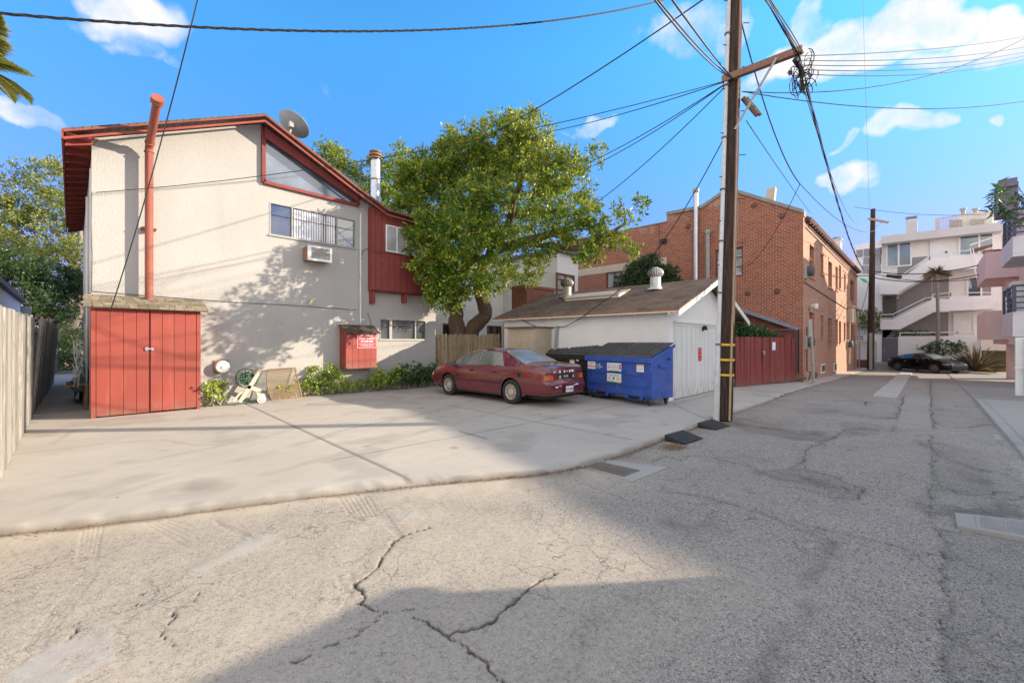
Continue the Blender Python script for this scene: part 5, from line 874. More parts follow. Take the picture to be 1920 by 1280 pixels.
def rect_x(mb, c, w, h, dx, mi=None): return mb.add([(c.x+dx, c.y+w/2, c.z-h/2), (c.x+dx, c.y-w/2, c.z-h/2), (c.x+dx, c.y-w/2, c.z+h/2), (c.x+dx, c.y+w/2, c.z+h/2)], [(0, 1, 2, 3)], mi)
mb = MB(); mb.box(c_.x-.004, c_.x+.004, c_.y-s_w/2, c_.y+s_w/2, c_.z-s_h/2, c_.z+s_h/2); mb.build('board', M['stickw'], t)
mb = MB(); 
for (w_, h_, dy, dz) in ((s_w-.04, .02, 0, s_h/2-.03), (s_w-.04, .02, 0, -s_h/2+.03)): rect_x(mb, c_+Vector((0, dy, dz)), w_, h_, -.007)
for s_ in (-1, 1): rect_x(mb, c_+Vector((0, s_*(s_w/2-.03), 0)), .02, s_h-.06, -.007)
cz = c_.z-.17; mb.add([(c_.x-.007, c_.y+.14, cz-.025), (c_.x-.007, c_.y-.04, cz-.025), (c_.x-.007, c_.y-.04, cz-.06), (c_.x-.007, c_.y-.16, cz), (c_.x-.007, c_.y-.04, cz+.06), (c_.x-.007, c_.y-.04, cz+.025), (c_.x-.007, c_.y+.14, cz+.025)], [(0, 1, 2, 3, 4, 5, 6)]); mb.build('arrow_and_border', M['ink'], t)
text_part('lettering', 'ONE', .19, (c_.x-.008, c_.y, c_.z+.17), (0, -1, 0), M['ink'], t, .001, bold=True); text_part('lettering', 'WAY', .19, (c_.x-.008, c_.y, c_.z+.01), (0, -1, 0), M['ink'], t, .001, bold=True)
# ================================================================== utility poles
PB = on_z(1357, 786, -.02); PD = PB.x*Fx+PB.y*Fy; PT = at(1379, -30, PD-.05); pdir = (PT-PB).normalized()
def onpole(py): t_ = (at(0, py, PD-.03*(790-py)/800).z-PB.z)/pdir.z; return PB+pdir*t_
pole = thing('utility_pole', 'tall dark wooden utility pole with yellow bands and a white conduit', 'utility pole', PB)
mb = MB(); PTT = PB+pdir*12.5; N_ = 36; pts = [PB+(PTT-PB)*i/N_ for i in range(N_+1)]; mb.tube(pts, [.165-.040*i/N_+.005*math.sin(i*1.7) for i in range(N_+1)], 20); mb.build('shaft', M['pole'], pole, smooth=True)
Rr = Vector((Rx, Ry, 0)); Ff = Vector((Fx, Fy, 0))
mb = MB()
for k, py in enumerate((646, 674, 702)):
    p = onpole(py); mb.lathe([(.173, -.022), (.173, .022), (.165, .022), (.165, -.022)], p, pdir, 24, closed=True)
mb.build('band', M['yellow'], pole, smooth=True)
mb = MB(); c0 = PB-Rr*.188-Ff*.06; c1 = PTT-Rr*.148-Ff*.06; mb.tube([c0+(c1-c0)*i/10 for i in range(2, 11)], .042, 12)
mb.tube([c0+Vector((0, 0, -.02)), c0+(c1-c0)*.06, c0+(c1-c0)*.085, c0+(c1-c0)*.09, c0+(c1-c0)*.125, c0+(c1-c0)*.2], [.065, .06, .058, .05, .042, .042], 12); mb.build('conduit', M['conduit'], pole, smooth=True)
mb = MB(); 
for i in range(11): p = c0+(c1-c0)*(.125+.085*i); mb.lathe([(.062, -.015), (.062, .015)], p, pdir, 12); mb.bar(p+Ff*0, p+Rr*.16-Ff*.05, .012, .03)
mb.build('strap', M['charcoal'], pole)
s0_ = PB+Rr*.03-Ff*.168; s1_ = onpole(590)+Rr*.035-Ff*.164; s2_ = PTT+Rr*.03-Ff*.128; mb = MB(); mb.bar(s0_, s1_, .035, .03, up=Ff); mb.build('wood_moulding', M['strip'], pole)
mb = MB(); mb.tube([s1_-pdir*.1, s1_+(s2_-s1_)*.5, s2_], .022, 6); mb.build('ground_wire', simple('copper_brown', (.22, .12, .09), .6, .2, 5, 0), pole)
mb = MB(); r_ = random.Random(3)
for i, z in enumerate(np.arange(3.2, 11.5, .45)):
    p = PB+pdir*z; s_ = 1 if i % 2 else -1; q = p+Rr*s_*.14-Ff*.08; mb.tube([q, q+Rr*s_*.12, q+Rr*s_*.12+Vector((0, 0, .04))], .009, 5)
mb.build('step', M['dark'], pole)
A0 = onpole(152); A1 = at(1508, 103, A0.x*Fx+A0.y*Fy); adir = Vector((0, -1, 0)); A1 = Vector((A0.x-.1, A0.y-1.24, A0.z-.03))
mb = MB(); mb.bar(A0+Vector((-.17, .15, 0)), A1+Vector((-.07, 0, 0)), .10, .13, up=(0, 0, 1)); xa = mb.build('crossarm', M['arm'], pole)
mb = MB(); mb.bar(Vector((A0.x-.24, A1.y+.40, A0.z-.03)), onpole(250)+Vector((-.12, -.1, 0)), .045, .01, up=(1, 0, 0)); mb.build('brace', M['greymetal'], pole)
mb = MB(); p = onpole(190)+Rr*.17-Ff*.1; q = p+Vector((.05, -.25, -.42)); mb.tube([p, q], .05, 10); mb.tube([p+Rr*.07, q+Rr*.06], .035, 8); mb.build('splice_case', simple('splice_brown', (.16, .11, .07), .6, .25, 8, .1), pole, smooth=True)
# second pole
zq = -.36; b2 = on_z(1632, 692, zq); D2 = b2.x*Fx+b2.y*Fy; t2 = at(1637, 392, D2); p2 = thing('utility_pole', 'slim dark utility pole with a short crossarm at the far end of the alley', 'utility pole', b2)
mb = MB(); mb.tube([b2+(t2-b2)*i/8 for i in range(9)], [.21-.009*i for i in range(9)], 12); mb.build('shaft', M['pole'], p2, smooth=True)
mb = MB(); p = at(1646, 414, D2-.2); q0 = at(1628, 410, D2-.2); q1 = at(1666, 417, D2-.5); mb.bar(q0, q1, .12, .13); mb.build('crossarm', M['strip'], p2)
mb = MB(); mb.bar(at(1655, 416, D2-.4), at(1641, 426, D2-.2), .03, .03); mb.build('brace', M['greymetal'], p2); mb = MB(); mb.box(b2.x-.35, b2.x-.2, b2.y-.12, b2.y+.05, -.35, 2.2); mb.build('riser_guard', M['greymetal'], p2)
mb = MB(); w_ = [at(1613, 523, D2-.5), at(1622, 524, D2-.4), at(1628, 531, D2-.3), at(1619, 529, D2-.4)]; mb.prism(w_, (.02, .0, .05)); mb.build('tape_marker', M['green_tape'], p2)
# ================================================================== overhead lines
def wire(label, a, b, sag=.3, r=.012, n=14, via=None, mat='wire', name='overhead_wire', grp=None):
    a = Vector(a); b = Vector(b); mb = MB(); pts = [a+(b-a)*(i/n)+Vector((0, 0, -4*sag*(i/n)*(1-i/n))) for i in range(n+1)]; mb.tube(pts, r, 5, cap=False); o = mb.build(name, M[mat], loc=a); tag(o, label, 'wire', grp); return o, pts
def twisted(label, a, b, sag, r, n=60, tw=14):
    a = Vector(a); b = Vector(b); mb = MB(); d = (b-a).normalized(); u = d.cross(Vector((0, 0, 1))).normalized(); v = d.cross(u)
    for k in range(3):
        pts = []
        for i in range(n+1): s_ = i/n; q = 2*math.pi*(s_*tw+k/3); pts.append(a+(b-a)*s_+Vector((0, 0, -4*sag*s_*(1-s_)))+(u*math.cos(q)+v*math.sin(q))*r*.9)
        mb.tube(pts, r*.62, 5, cap=False)
    return tag(mb.build('twisted_cable', M['wire'], loc=a), label, 'cable')
PA = onpole(158)-Ff*.16-Rr*.08; AE = A1+Vector((-.12, .06, -.06))
twisted('thick twisted black cable sagging across the top of the picture above the house', at(-60, 20, 4.6), at(1330, -25, 11.5), .62, .013, 120, 26)
wire('single dark wire dropping steeply from above onto the red shed roof', at(374, -15, 7.5), at(206, 585, 8.85), .25, .011)
wire('thin wire from the left corner of the house wall across to the pole', on_y(180, 361, HY-.05), PA, .35, .008)
wire('black wire passing over the tree crown from the upper right of the tree', at(1335, -12, 9), at(735, 330, 20), -.0+.5, .016)
FAN = 'service wires fanning from the pole to the houses'
for k, (px, py, D, s_, lb) in enumerate([(1030, 245, 15, .15, 'uppermost of the wires fanning left from the pole toward the tree'), (1090, 305, 15, .2, 'second of the wires fanning left from the pole, entering the tree crown'), (1098, 312, 14.5, .22, 'third of the wires fanning left from the pole, just under the second'), (1120, 388, 14, .25, 'lowest of the wires fanning left from the pole into the tree crown')]):
    wire(lb, PA, at(px-60, py+ (30 if k else 12), D+1.5), s_, .011, grp=FAN)
p_ = onpole(245)-Rr*.1-Ff*.1; wire('wire dropping from the pole across the bricks toward the garage roof', p_, at(1150, 553, 12.2), .45, .011)
LN = 'lines running overhead along the alley'
for k, (px, s_) in enumerate([(1182, .2), (1205, .3), (1240, .1)]): wire(['leftmost', 'middle', 'rightmost, knotted'][k]+' of the three lines reaching the pole from overhead', PA, at(px-330, -520, 2.2), s_, [.011, .011, .013][k], grp=LN)
b3 = at(1628, 508, D2-.4)
bun = MB(); r_ = random.Random(5)
for k in range(6):
    o_ = Vector((r_.uniform(-.04, .04), r_.uniform(-.05, .05), r_.uniform(-.04, .04))); a = AE+Vector((-16, .6, .6)); pts = [a+(AE-a)*i/20+o_*(1+.8*math.sin(i*1.1+k))+Vector((0, 0, -4*.2*(i/20)*(1-i/20))) for i in range(21)]; bun.tube(pts, .009, 5, cap=False)
pts = [AE+(b3-AE)*i/24+Vector((0, 0, -4*1.1*(i/24)*(1-i/24))) for i in range(25)]
for k in range(3): bun.tube([p+Vector((0, .02*math.sin(i*1.3+k*2), .02*math.cos(i*1.3+k*2))) for i, p in enumerate(pts)], .010, 5, cap=False)
tag(bun.build('cable_bundle', M['wire'], loc=AE), 'thick bundle of black cables over the crossarm tip running down the alley', 'cable')
wire('slack thin wire hanging beside the thick cable bundle down the alley', AE+Vector((0, 0, -.3)), at(1612, 415, D2-2), 1.0, .008)
jb = MB(); r_ = random.Random(11); J = AE+Vector((.05, -.02, -.22))
for k in range(34):
    c = J+Vector((r_.uniform(-.1, .35), r_.uniform(-.12, .12), r_.uniform(-.35, .05))); R0 = r_.uniform(.05, .16); ph = r_.uniform(0, 6); tilt = Vector((r_.uniform(-1, 1), r_.uniform(-1, 1), r_.uniform(-.3, .3))).normalized(); u = tilt.cross(Vector((0, 0, 1))).normalized(); v = tilt.cross(u)
    jb.tube([c+(u*math.cos(ph+t_*.55)*R0+v*math.sin(ph+t_*.55)*R0*1.5) for t_ in range(r_.randint(5, 11))], .008, 4, cap=False)
jb.tube([J+Vector((-.1, .06, .1)), J+Vector((.12, 0, -.0))], .05, 8); jb.tube([J+Vector((.05, 0, -.05)), J+Vector((.35, .0, -.3))], .035, 8); jb.box(J.x-.02, J.x+.02, J.y+.12, J.y+.18, J.z-.1, J.z-.03)
tag(jb.build('wire_tangle', M['wire'], loc=J), 'tangle of looped wires and splices hanging from the crossarm tip', 'wires')
RG = 'service lines leading right from the crossarm'
for k, (a, px, py, D, s_, lb) in enumerate([((1512, 122), 1990, 53, 16, .2, 'topmost of the lines leading right from the crossarm'), ((1512, 126), 1990, 72, 16, .25, 'second line leading right from the crossarm'), ((1520, 156), 1990, 82, 15, .25, 'third line leading right from the crossarm'), ((1520, 158), 1990, 86, 15, .3, 'fourth line leading right, close beside the third'), ((1522, 160), 1990, 92, 14, .32, 'fifth line leading right from the crossarm')]): wire(lb, AE+Vector((.06+.03*k, 0, -.03-.07*k)), at(px, py, D), s_, .009, grp=RG)
p_ = onpole(178)+Rr*.15-Ff*.1; wire('line rising to the right edge in a long curve from the pole', p_, at(2000, 24, 13), .75, .010); wire('nearly level line running from the pole to the right edge', p_, at(2000, 174, 13), .42, .010)
o, pts = wire('twisted drop line falling from the pole top to a splice right of the pole', onpole(30)+Rr*.1, at(1500, 345, 12), .5, .014)
sp = at(1500, 345, 12); wire('short line from the splice down across the brick wall to its window', sp, on_x(1385, 508, BX-.05), .5, .010); wire('line from the splice away to the far pole crossarm', sp, at(1662, 416, D2-.5), 1.0, .010); wire('straight line from the splice case down past the brick roof', onpole(232)+Rr*.25-Ff*.1, at(1520, 400, 22), .05, .010); wire('hair-thin line coming straight down the sky above the far pole', at(1617, -20, 20), at(1630, 392, D2), 0, .007, mat='wire_g')
wire('line crossing from the far pole to the roofs at the right', at(1602, 388, D2-1), at(1850, 402, D2-2), .25, .015); 
for k, (py0, py1, r0) in enumerate([(508, 497, .03), (520, 515, .03), (512, 522, .02)]): wire(['upper', 'middle', 'lower'][k]+' of the three black lines from the far pole to the pink balconies', at(1636, py0, D2), at(1836, py1, D2-6), .35, r0, grp='lines from the far pole to the pink building')
mb = MB(); a = at(1664, 517, D2-1); mb.tube([a, at(1689, 519, D2-1)], .11, 8); tag(mb.build('cable_closure', M['dark'], loc=a, smooth=True), 'black cylindrical splice closure hanging on the line beside the far pole', 'splice')
wire('loose guy line falling from the far pole to the brick corner', at(1630, 525, D2-.2), at(1612, 590, D2-1), .2, .015); wire('pale wires from the brick eave to the far pole', at(1608, 517, D2), at(1636, 517, D2), .0, .03, mat='wire_g')
# ================================================================== far side: white apartment block (facade plane x = 45)
AX = 45.0; zg_ = -.42
ap = thing('white_apartments', 'white three storey apartment block with outside stairs closing the end of the alley', 'building', (AX, 0, zg_))
def ax_(px, py, x=AX): return on_x(px, py, x)
mb = MB()
P = [ax_(1653, 700), ax_(1653, 452), ax_(1875, 422), ax_(1930, 420), ax_(1930, 700)]; mb.prism(P, (10, 0, 0)); mb.build('wall', M['stucco_tan'], ap)
mb = MB(); P = [ax_(1652, 443), ax_(1875, 421), ax_(1930, 416), ax_(1930, 433), ax_(1875, 432), ax_(1652, 457)]; P = [ax_(1652, 443, AX-.9), ax_(1880, 416, AX-.9), ax_(1880, 432, AX-.9), ax_(1652, 457, AX-.9)]; mb.prism(P, (1.2, 0, 0)); mb.build('roof_band', M['stucco_g'], ap)
mb = MB(); P = [ax_(1603, 700, AX-.6), ax_(1601, 476, AX-.6), ax_(1604, 460, AX-.6), ax_(1653, 450, AX-.6), ax_(1653, 700, AX-.6)]; mb.prism(P, (8, 0, 0)); mb.build('stair_tower', M['stucco_far'], ap)
mb = MB()
for (a, b, c, d) in ((1606, 469, 1617, 481), (1620, 467, 1630, 480), (1644, 465, 1653, 478), (1619, 483, 1628, 495), (1642, 480, 1652, 495), (1617, 498, 1626, 512), (1640, 497, 1651, 512), (1631, 467, 1643, 480), (1629, 483, 1641, 495), (1627, 498, 1639, 512)):
    p = ax_(a, b, AX-.63); q = ax_(c, d, AX-.63); mb.box(AX-.66, AX-.61, p.y, q.y, q.z, p.z)
mb.build('glazed_bay', M['glass_purple'], ap)
def awin(px0, py0, px1, py1, glass, mull=(), fr='white_clean', x=AX, nm='window', pts=.1):
    p = ax_(px0, py0, x); q = ax_(px1, py1, x); mb = MB(); y0, y1 = min(p.y, q.y), max(p.y, q.y); frame_x(mb, y0, y1, q.z, p.z, x+.0, pts, .09, [ax_(m, py0, x).y for m in mull]); w = mb.build(nm, M[fr], ap)
    mb = MB(); mb.quad((x-.03, y0, q.z), (x-.03, y1, q.z), (x-.03, y1, p.z), (x-.03, y0, p.z)); mb.build('pane', M[glass], w)
awin(1661, 458, 1710, 498, 'glass_teal', (1685,)); awin(1797, 442, 1864, 479, 'glass_teal', (1836,)); awin(1812, 519, 1862, 556, 'glass', (1840,))
for (a, b, c, d) in ((1747, 450, 1778, 486), (1791, 589, 1824, 632)):
    p = ax_(a, b); q = ax_(c, d); mb = MB(); mb.box(AX-.08, AX-.02, p.y, q.y, q.z, p.z); dr = mb.build('door', M['white_clean'], ap); mb = MB(); frame_x(mb, min(p.y, q.y)-.1, max(p.y, q.y)+.1, q.z, p.z+.1, AX-.02, .1, .1); mb.build('door_frame', M['white_clean'], dr); mb = MB(); kp = ax_(1795, 622, AX-.1) if a > 1760 else ax_(1774, 472, AX-.1); mb.box(AX-.14, AX-.08, kp.y-.05, kp.y+.05, kp.z-.1, kp.z+.05); mb.build('handle', M['charcoal'], dr)
# grey recess panels
mb = MB()
for P in ([(1683, 486), (1740, 480), (1700, 515), (1683, 515)], [(1686, 555), (1746, 516), (1749, 588), (1700, 590), (1655, 640), (1655, 566), (1686, 560)], [(1749, 516), (1779, 512), (1779, 562), (1749, 562)], [(1655, 618), (1690, 618), (1752, 585), (1778, 585), (1778, 632), (1655, 632)]):
    mb.prism([ax_(a, b, AX-.05) for a, b in P], (.04, 0, 0))
mb.build('grey_recess', M['greywall'], ap)
mb = MB(); p = ax_(1656, 556, AX-.06); q = ax_(1681, 600, AX-.06); mb.box(AX-.09, AX-.05, p.y, q.y, q.z, p.z); mb.build('dark_opening', M['charcoal'], ap)
def z3(x, y): return (1580+x/5.64, 350+y/5.64)
def z4(x, y): return (1580+x/5.64, 560+y/5.64)
SX = AX-1.5
mb = MB(); P = [z3(395, 990), z3(590, 985), z3(960, 750), z3(1130, 755), z3(1130, 880), z3(1000, 890), z3(600, 1105), z3(590, 1135), z3(395, 1135)]; mb.prism([ax_(a, b, SX) for a, b in P], (.2, 0, 0)); mb.prism([ax_(a, b, SX)+Vector((.205, 0, 0)) for a, b in (z3(397, 1120), z3(588, 1120), z3(588, 1134), z3(397, 1134))], (1.45, 0, 0)); mb.prism([ax_(a, b, SX)+Vector((.205, 0, 0)) for a, b in (z3(592, 1124), z3(1000, 895), z3(1000, 880), z3(590, 1105))], (1.4, 0, 0)); mb.build('stair', M['stucco_far'], ap)
mb = MB(); P = [z4(390, 215), z4(530, 215), z4(960, 0), z4(1130, 0), z4(1130, 135), z4(960, 140), z4(600, 325), z4(400, 325)]; mb.prism([ax_(a, b, SX) for a, b in P], (.2, 0, 0)); mb.prism([ax_(a, b, SX)+Vector((.205, 0, 0)) for a, b in (z4(600, 325), z4(960, 140), z4(960, 125), z4(600, 310))], (1.4, 0, 0)); mb.build('stair', M['stucco_far'], ap)
def rail(pts, h=None, nm='railing', mat='white_clean', r=.035):
    mb = MB(); V = [ax_(a, b, SX+.1) for a, b in pts]; mb.tube(V, r, 6)
    V2 = [v-Vector((0, 0, .28)) for v in V]; mb.tube(V2, r*.8, 6)
    for (a, b) in zip(V[:-1], V[1:]):
        n = max(1, int((b-a).length/1.6))
        for i in range(n+1): p = a+(b-a)*i/n; mb.tube([p, p-Vector((0, 0, .62))], r, 6)
    mb.build(nm, M[mat], ap)
rail([z3(400, 965), z3(590, 960), z3(920, 735), z3(960, 735)]); rail([z3(1145, 690), z3(1590, 650)]); rail([z4(400, 170), z4(530, 165), z4(880, -10), z4(960, -15)]); rail([z3(950, 1140), z3(1140, 1120), z3(1600, 1120)]); rail([z4(605, 360), z4(830, 358), z4(1400, 352)])
for P in ([z3(1130, 735), z3(1600, 700), z3(1600, 850), z3(1130, 880)], [z3(1130, 1160), z3(1600, 1165), z4(1600, 105), z4(1130, 128)]):
    mb = MB(); mb.prism([ax_(a, b, SX) for a, b in P], (.18, 0, 0)); V = [ax_(a, b, SX) for a, b in (P[3], P[2])]; V = [v+Vector((.185, 0, .004)) for v in V]; mb.prism([V[0], V[1], V[1]+Vector((0, 0, .15)), V[0]+Vector((0, 0, .15))], (1.3, 0, 0)); mb.build('balcony', M['stucco_far'], ap)
mb = MB(); P = [z3(1125, 760), z3(1135, 760), z4(1135, 0), z4(1125, 0)]; 
mb = MB(); p = ax_(1684, 631, SX-.4); q = ax_(1841, 700, SX-.4); mb.box(SX-.4, SX-.2, p.y, q.y, zg_-.1, p.z); mb.box(SX-.195, AX-.06, p.y-.2, p.y-.01, zg_-.1, p.z-.01); mb.build('front_wall', M['stucco_far'], ap)
mb = MB(); p = ax_(1605, 627, SX-.4); q = ax_(1653, 700, SX-.4)
wallgrid(mb, (SX-.4, q.y, 0), (0, 1, 0), p.y-q.y, zg_-.1, p.z, [(.3, 1.3, zg_-.1, ax_(1640, 640, SX-.4).z), (1.9, p.y-q.y-.25, zg_-.1, ax_(1640, 640, SX-.4).z)], .25, (1, 0, 0)); mb.box(SX-.13, SX-.1, q.y, p.y, zg_, p.z-.05); mb.box(SX-.4, AX-.6, q.y, p.y, p.z-.02, p.z); mb.build('garage_wall', M['stucco_far'], ap)
p = ax_(1654, 634, SX-.3); q = ax_(1683, 679, SX-.3); mb = MB(); n = 9
for i in range(n): w = (p.y-q.y)/n; mb.box(SX-.34, SX-.3, q.y+i*w+.01, q.y+(i+1)*w-.01, q.z, p.z)
mb.box(SX-.3, SX-.28, q.y, p.y, q.z, p.z); gg = mb.build('side_gate', M['gategrey'], ap); mb = MB(); k_ = ax_(1657, 657, SX-.36); mb.box(SX-.4, SX-.34, k_.y-.08, k_.y+.02, k_.z-.03, k_.z+.03); mb.build('handle', M['metal'], gg)
mb = MB(); mb.box(SX-1.6, SX-.4, ax_(1686, 690, SX-1).y, ax_(1642, 690, SX-1).y, zg_-.1, q.z-.02); mb.build('step', M['concrete_d'], ap)
# garage mouth to the right
mb = MB(); p = ax_(1839, 636, AX-2.5); q = ax_(1930, 653, AX-2.5); mb.box(AX-2.5, AX, q.y, p.y, p.z-.75, p.z); mb.build('beam', M['stucco_tan'], ap)
mb = MB(); p = ax_(1837, 648, AX-.1); q = ax_(1930, 697, AX-.1); n = 9
for i in range(n): z = q.z+(p.z-q.z)*i/n; mb.box(AX-.16, AX-.1, q.y, p.y, z+.01, z+(p.z-q.z)/n-.01)
mb.box(AX-.1, AX-.08, q.y, p.y, q.z, p.z); mb.build('garage_door', M['olive'], ap)
# roof things
p = ax_(1698, 415, AX+1); q = ax_(1720, 444, AX+1); t = thing('block_chimney', 'grey stucco chimney with a metal cap on the flat roof of the white apartments', 'chimney', (AX+1, q.y, q.z)); mb = MB(); mb.box(AX+1, AX+2.2, q.y, p.y, q.z-.2, p.z); mb.build('stack', M['stucco_g'], t); mb = MB()
c_ = ax_(1709, 411, AX+1); mb.box(AX+1.2, AX+1.9, c_.y-.3, c_.y-.24, p.z, p.z+.35); mb.box(AX+1.2, AX+1.9, c_.y+.24, c_.y+.3, p.z, p.z+.35); mb.box(AX+1.15, AX+1.95, c_.y-.36, c_.y+.36, p.z+.3, p.z+.38); mb.build('cap', M['greymetal'], t)
mb = MB(); P = [ax_(1757, 410, AX+.5), ax_(1812, 401, AX+.5), ax_(1862, 397, AX+.5)]
for (a, b) in zip(P[:-1], P[1:]):
    for dz in (0, -1.1):
        mb.tube([a+Vector((0, 0, dz)), b+Vector((0, 0, dz))], .035, 6)
    n = 22
    for i in range(n): q = a+(b-a)*i/n; mb.tube([q, q-Vector((0, 0, 1.1))], .018, 4)
mb.box(AX+.45, AX+.6, P[0].y-.1, P[0].y+.1, P[0].z-1.2, P[0].z); tag(mb.build('roof_railing', M['stone'], loc=P[0]), 'thin railing round the roof deck of the white apartments', 'railing')
t = thing('penthouse', 'small cream rooftop room with dark window bands above the white apartments', 'building', ax_(1840, 430, AX+3)); mb = MB(); mb.prism([ax_(1797, 436, AX+3), ax_(1797, 403, AX+3), ax_(1870, 393, AX+3), ax_(1870, 430, AX+3)], (3, 0, 0)); mb.build('wall', M['stucco_far'], t); mb = MB()
for (a, b, c, d) in ((1780, 414, 1803, 428), (1819, 413, 1845, 423)): mb = MB(); mb.prism([ax_(a, b, AX+2.9), ax_(c, b-1, AX+2.9), ax_(c, d-2, AX+2.9), ax_(a, d, AX+2.9)], (-.3, 0, 0)); mb.build('window_band', M['glass_dk'], t)
mb = MB()
for px in (1806, 1829): p = ax_(px, 392, AX+3.5); mb.lathe([(.12, -1.2), (.12, -.1), (.2, -.08), (.2, .05)], p, n=10)
mb.build('vent', M['greymetal'], t)
# awning ladder on the balcony
t = thing('folded_awning', 'brown folded awning on thin poles hanging over the right balcony of the white apartments', 'awning', ax_(1820, 470, SX-.6)); mb = MB(); mb.prism([ax_(1820, 468, SX-.6), ax_(1861, 457, SX-.6), ax_(1861, 462, SX-.6), ax_(1824, 474, SX-.6)], (.15, 0, 0)); mb.build('canvas', M['maroon'], t); mb = MB(); mb.tube([ax_(1818, 460, SX-.6), ax_(1872, 442, SX-.6)], .05, 6); mb.tube([ax_(1819, 466, SX-.7), ax_(1834, 532, SX-.7)], .03, 6); mb.tube([ax_(1824, 466, SX-.7), ax_(1839, 530, SX-.7)], .03, 6); mb.build('poles', M['white_clean'], t)
# ================================================================== pink building on the right
pk_ = thing('pink_building', 'pink stucco building with chunky stepped balconies along the right side of the alley', 'building', (29, -3.2, -.3))
def pbox(mb, x0, x1, y0, y1, z0, z1, mi=None): mb.box(x0, x1, y0, y1, z0, z1, mi)
mb = MB(); mb.box(28.6, 38.4, -16, -3.25, 3.2, 7.9); mb.box(29.5, 30.5, -16, -6, -.45, 3.2); mb.box(29, 38.4, -16, -11, -.45, 3.2); mb.prism([(29.5, -3.3, 7.9), (29.5, -16, 7.9), (29.5, -16, 9.6)], (8.4, 0, 0)); mb.build('wall', M['stucco_pink'], pk_)
def balcony(name, x0, x1, z0, z1, yo, m, ch=.9, und='stone', yi=-3.25, par=pk_):
    mb = MB(); P = [(x0, yi), (x0, yo), (x1-ch, yo), (x1, yo-ch*.55), (x1, yi)]
    n = len(P); mb.prism([(x, y, z0) for x, y in P], (0, 0, .14)); t_ = .13
    for (a, b) in ((P[0], P[1]), (P[1], P[2]), (P[2], P[3]), (P[3], P[4])):
        A_ = Vector((a[0], a[1], z0+.142)); B_ = Vector((b[0], b[1], z0+.142)); d = (B_-A_).normalized(); nn_ = d.cross(Vector((0, 0, 1)));  c = Vector(((x0+x1)/2, yi, z0)); nn_ = nn_ if (c-A_).dot(nn_) > 0 else -nn_
        i_ = len(mb.v)//8; A_ = A_+d*.004*i_; B_ = B_-d*.004*i_; q_ = z1-z0-.142+.003*i_; mb.prism([A_, B_, B_+Vector((0, 0, q_)), A_+Vector((0, 0, q_))], nn_*t_)
    return mb.build(name, m, par)
balcony('balcony', 31.8, 37.6, 1.70, 3.12, -2.15, M['stucco_pink']); balcony('balcony', 31.8, 37.2, 4.75, 6.05, -2.15, M['stucco_pink'], .5)
mb = MB(); mb.box(32.2, 33.2, -3.3, -2.9, 3.1, 4.76); mb.box(33.5, 34.3, -3.6, -3.05, -.45, 1.44); mb.box(31.7, 38.4, -3.26, -2.9, 1.45, 1.71); mb.build('column', M['stucco_pink'], pk_)
mb = MB()
for (x, y, z) in ((37.62, -2.7, 2.0), (37.22, -2.6, 5.05)):
    for i in range(5): mb.box(x, x+.05, y-.35, y+.35, z+i*.17, z+i*.17+.04)
    for s_ in (-.35, 0, .35): mb.box(x+.05, x+.09, y+s_-.02, y+s_+.02, z, z+.75)
mb.build('balcony_railing', M['navy'], pk_)
mb = MB(); p = on_x(1856, 478, 36.5); mb.box(34.2, 35.6, -2.75, -2.25, 6.05, 6.25); mb.lathe([(.30, 6.05), (.38, 6.3)], (33.2, -2.5, 0), n=12); mb.build('planter_box', M['terracotta'], pk_)
mb = MB(); q = on_x(1860, 372, 33); mb.prism([(31.5, -3.4, q.z-1.1), (31.5, -8, q.z-1.1), (31.5, -8, q.z+.9), (31.5, -5, q.z+.5)], (4.5, 0, 0)); mb.build('maroon_roof', M['maroon'], pk_)
def onx(px, py, x): return on_x(px, py, x)
mb = MB(); c = onx(1888, 350, 32); mb.box(31.8, 33, c.y-.35, c.y+.35, 7.8, onx(1888, 345, 32).z); mb.box(31.6, 33.2, c.y-.3, c.y+.3, onx(1888, 338, 32).z-.4, onx(1888, 339, 32).z); mb.build('chimney', simple('purple_grey', (.17, .15, .20), .7, .15, 4, .05), pk_)
# lilac building, nearer, cuts the right edge
li = thing('lilac_building', 'lilac grey stucco building with dark blue balcony railings at the right edge', 'building', (24.6, -3.6, -.1))
mb = MB(); mb.box(24.7, 28.55, -22, -3.6, 3.0, 7.85); mb.box(24.7, 28.55, -22, -7, -.4, 3.0); mb.prism([(24.7, -3.6, 7.85), (24.7, -22, 7.85), (24.7, -22, 9.6)], (3.8, 0, 0)); mb.build('wall', M['stucco_lilac'], li)
L1 = balcony('balcony', 24.6, 28.0, 1.78, 2.72, -2.35, M['stucco_lilac'], .35, yi=-3.6, par=li); mb = MB(); mb.prism([(26.4, -2.34, 2.7), (28.0, -2.52, 2.7), (28.0, -2.52, 3.45), (26.9, -2.36, 3.45), (26.4, -2.34, 3.1)], (0, -.12, 0)); mb.box(27.9, 28.02, -3.6, -2.6, 2.7, 3.45); mb.build('parapet', M['stucco_lilac'], li)
L2 = balcony('balcony', 24.6, 28.3, 4.78, 5.55, -2.35, M['stucco_lilac'], .35, yi=-3.6, par=li); mb = MB(); mb.prism([(27.2, -2.34, 5.5), (28.3, -2.52, 5.5), (28.3, -2.52, 6.5), (27.6, -2.36, 6.5)], (0, -.12, 0)); mb.build('parapet', M['stucco_lilac'], li)
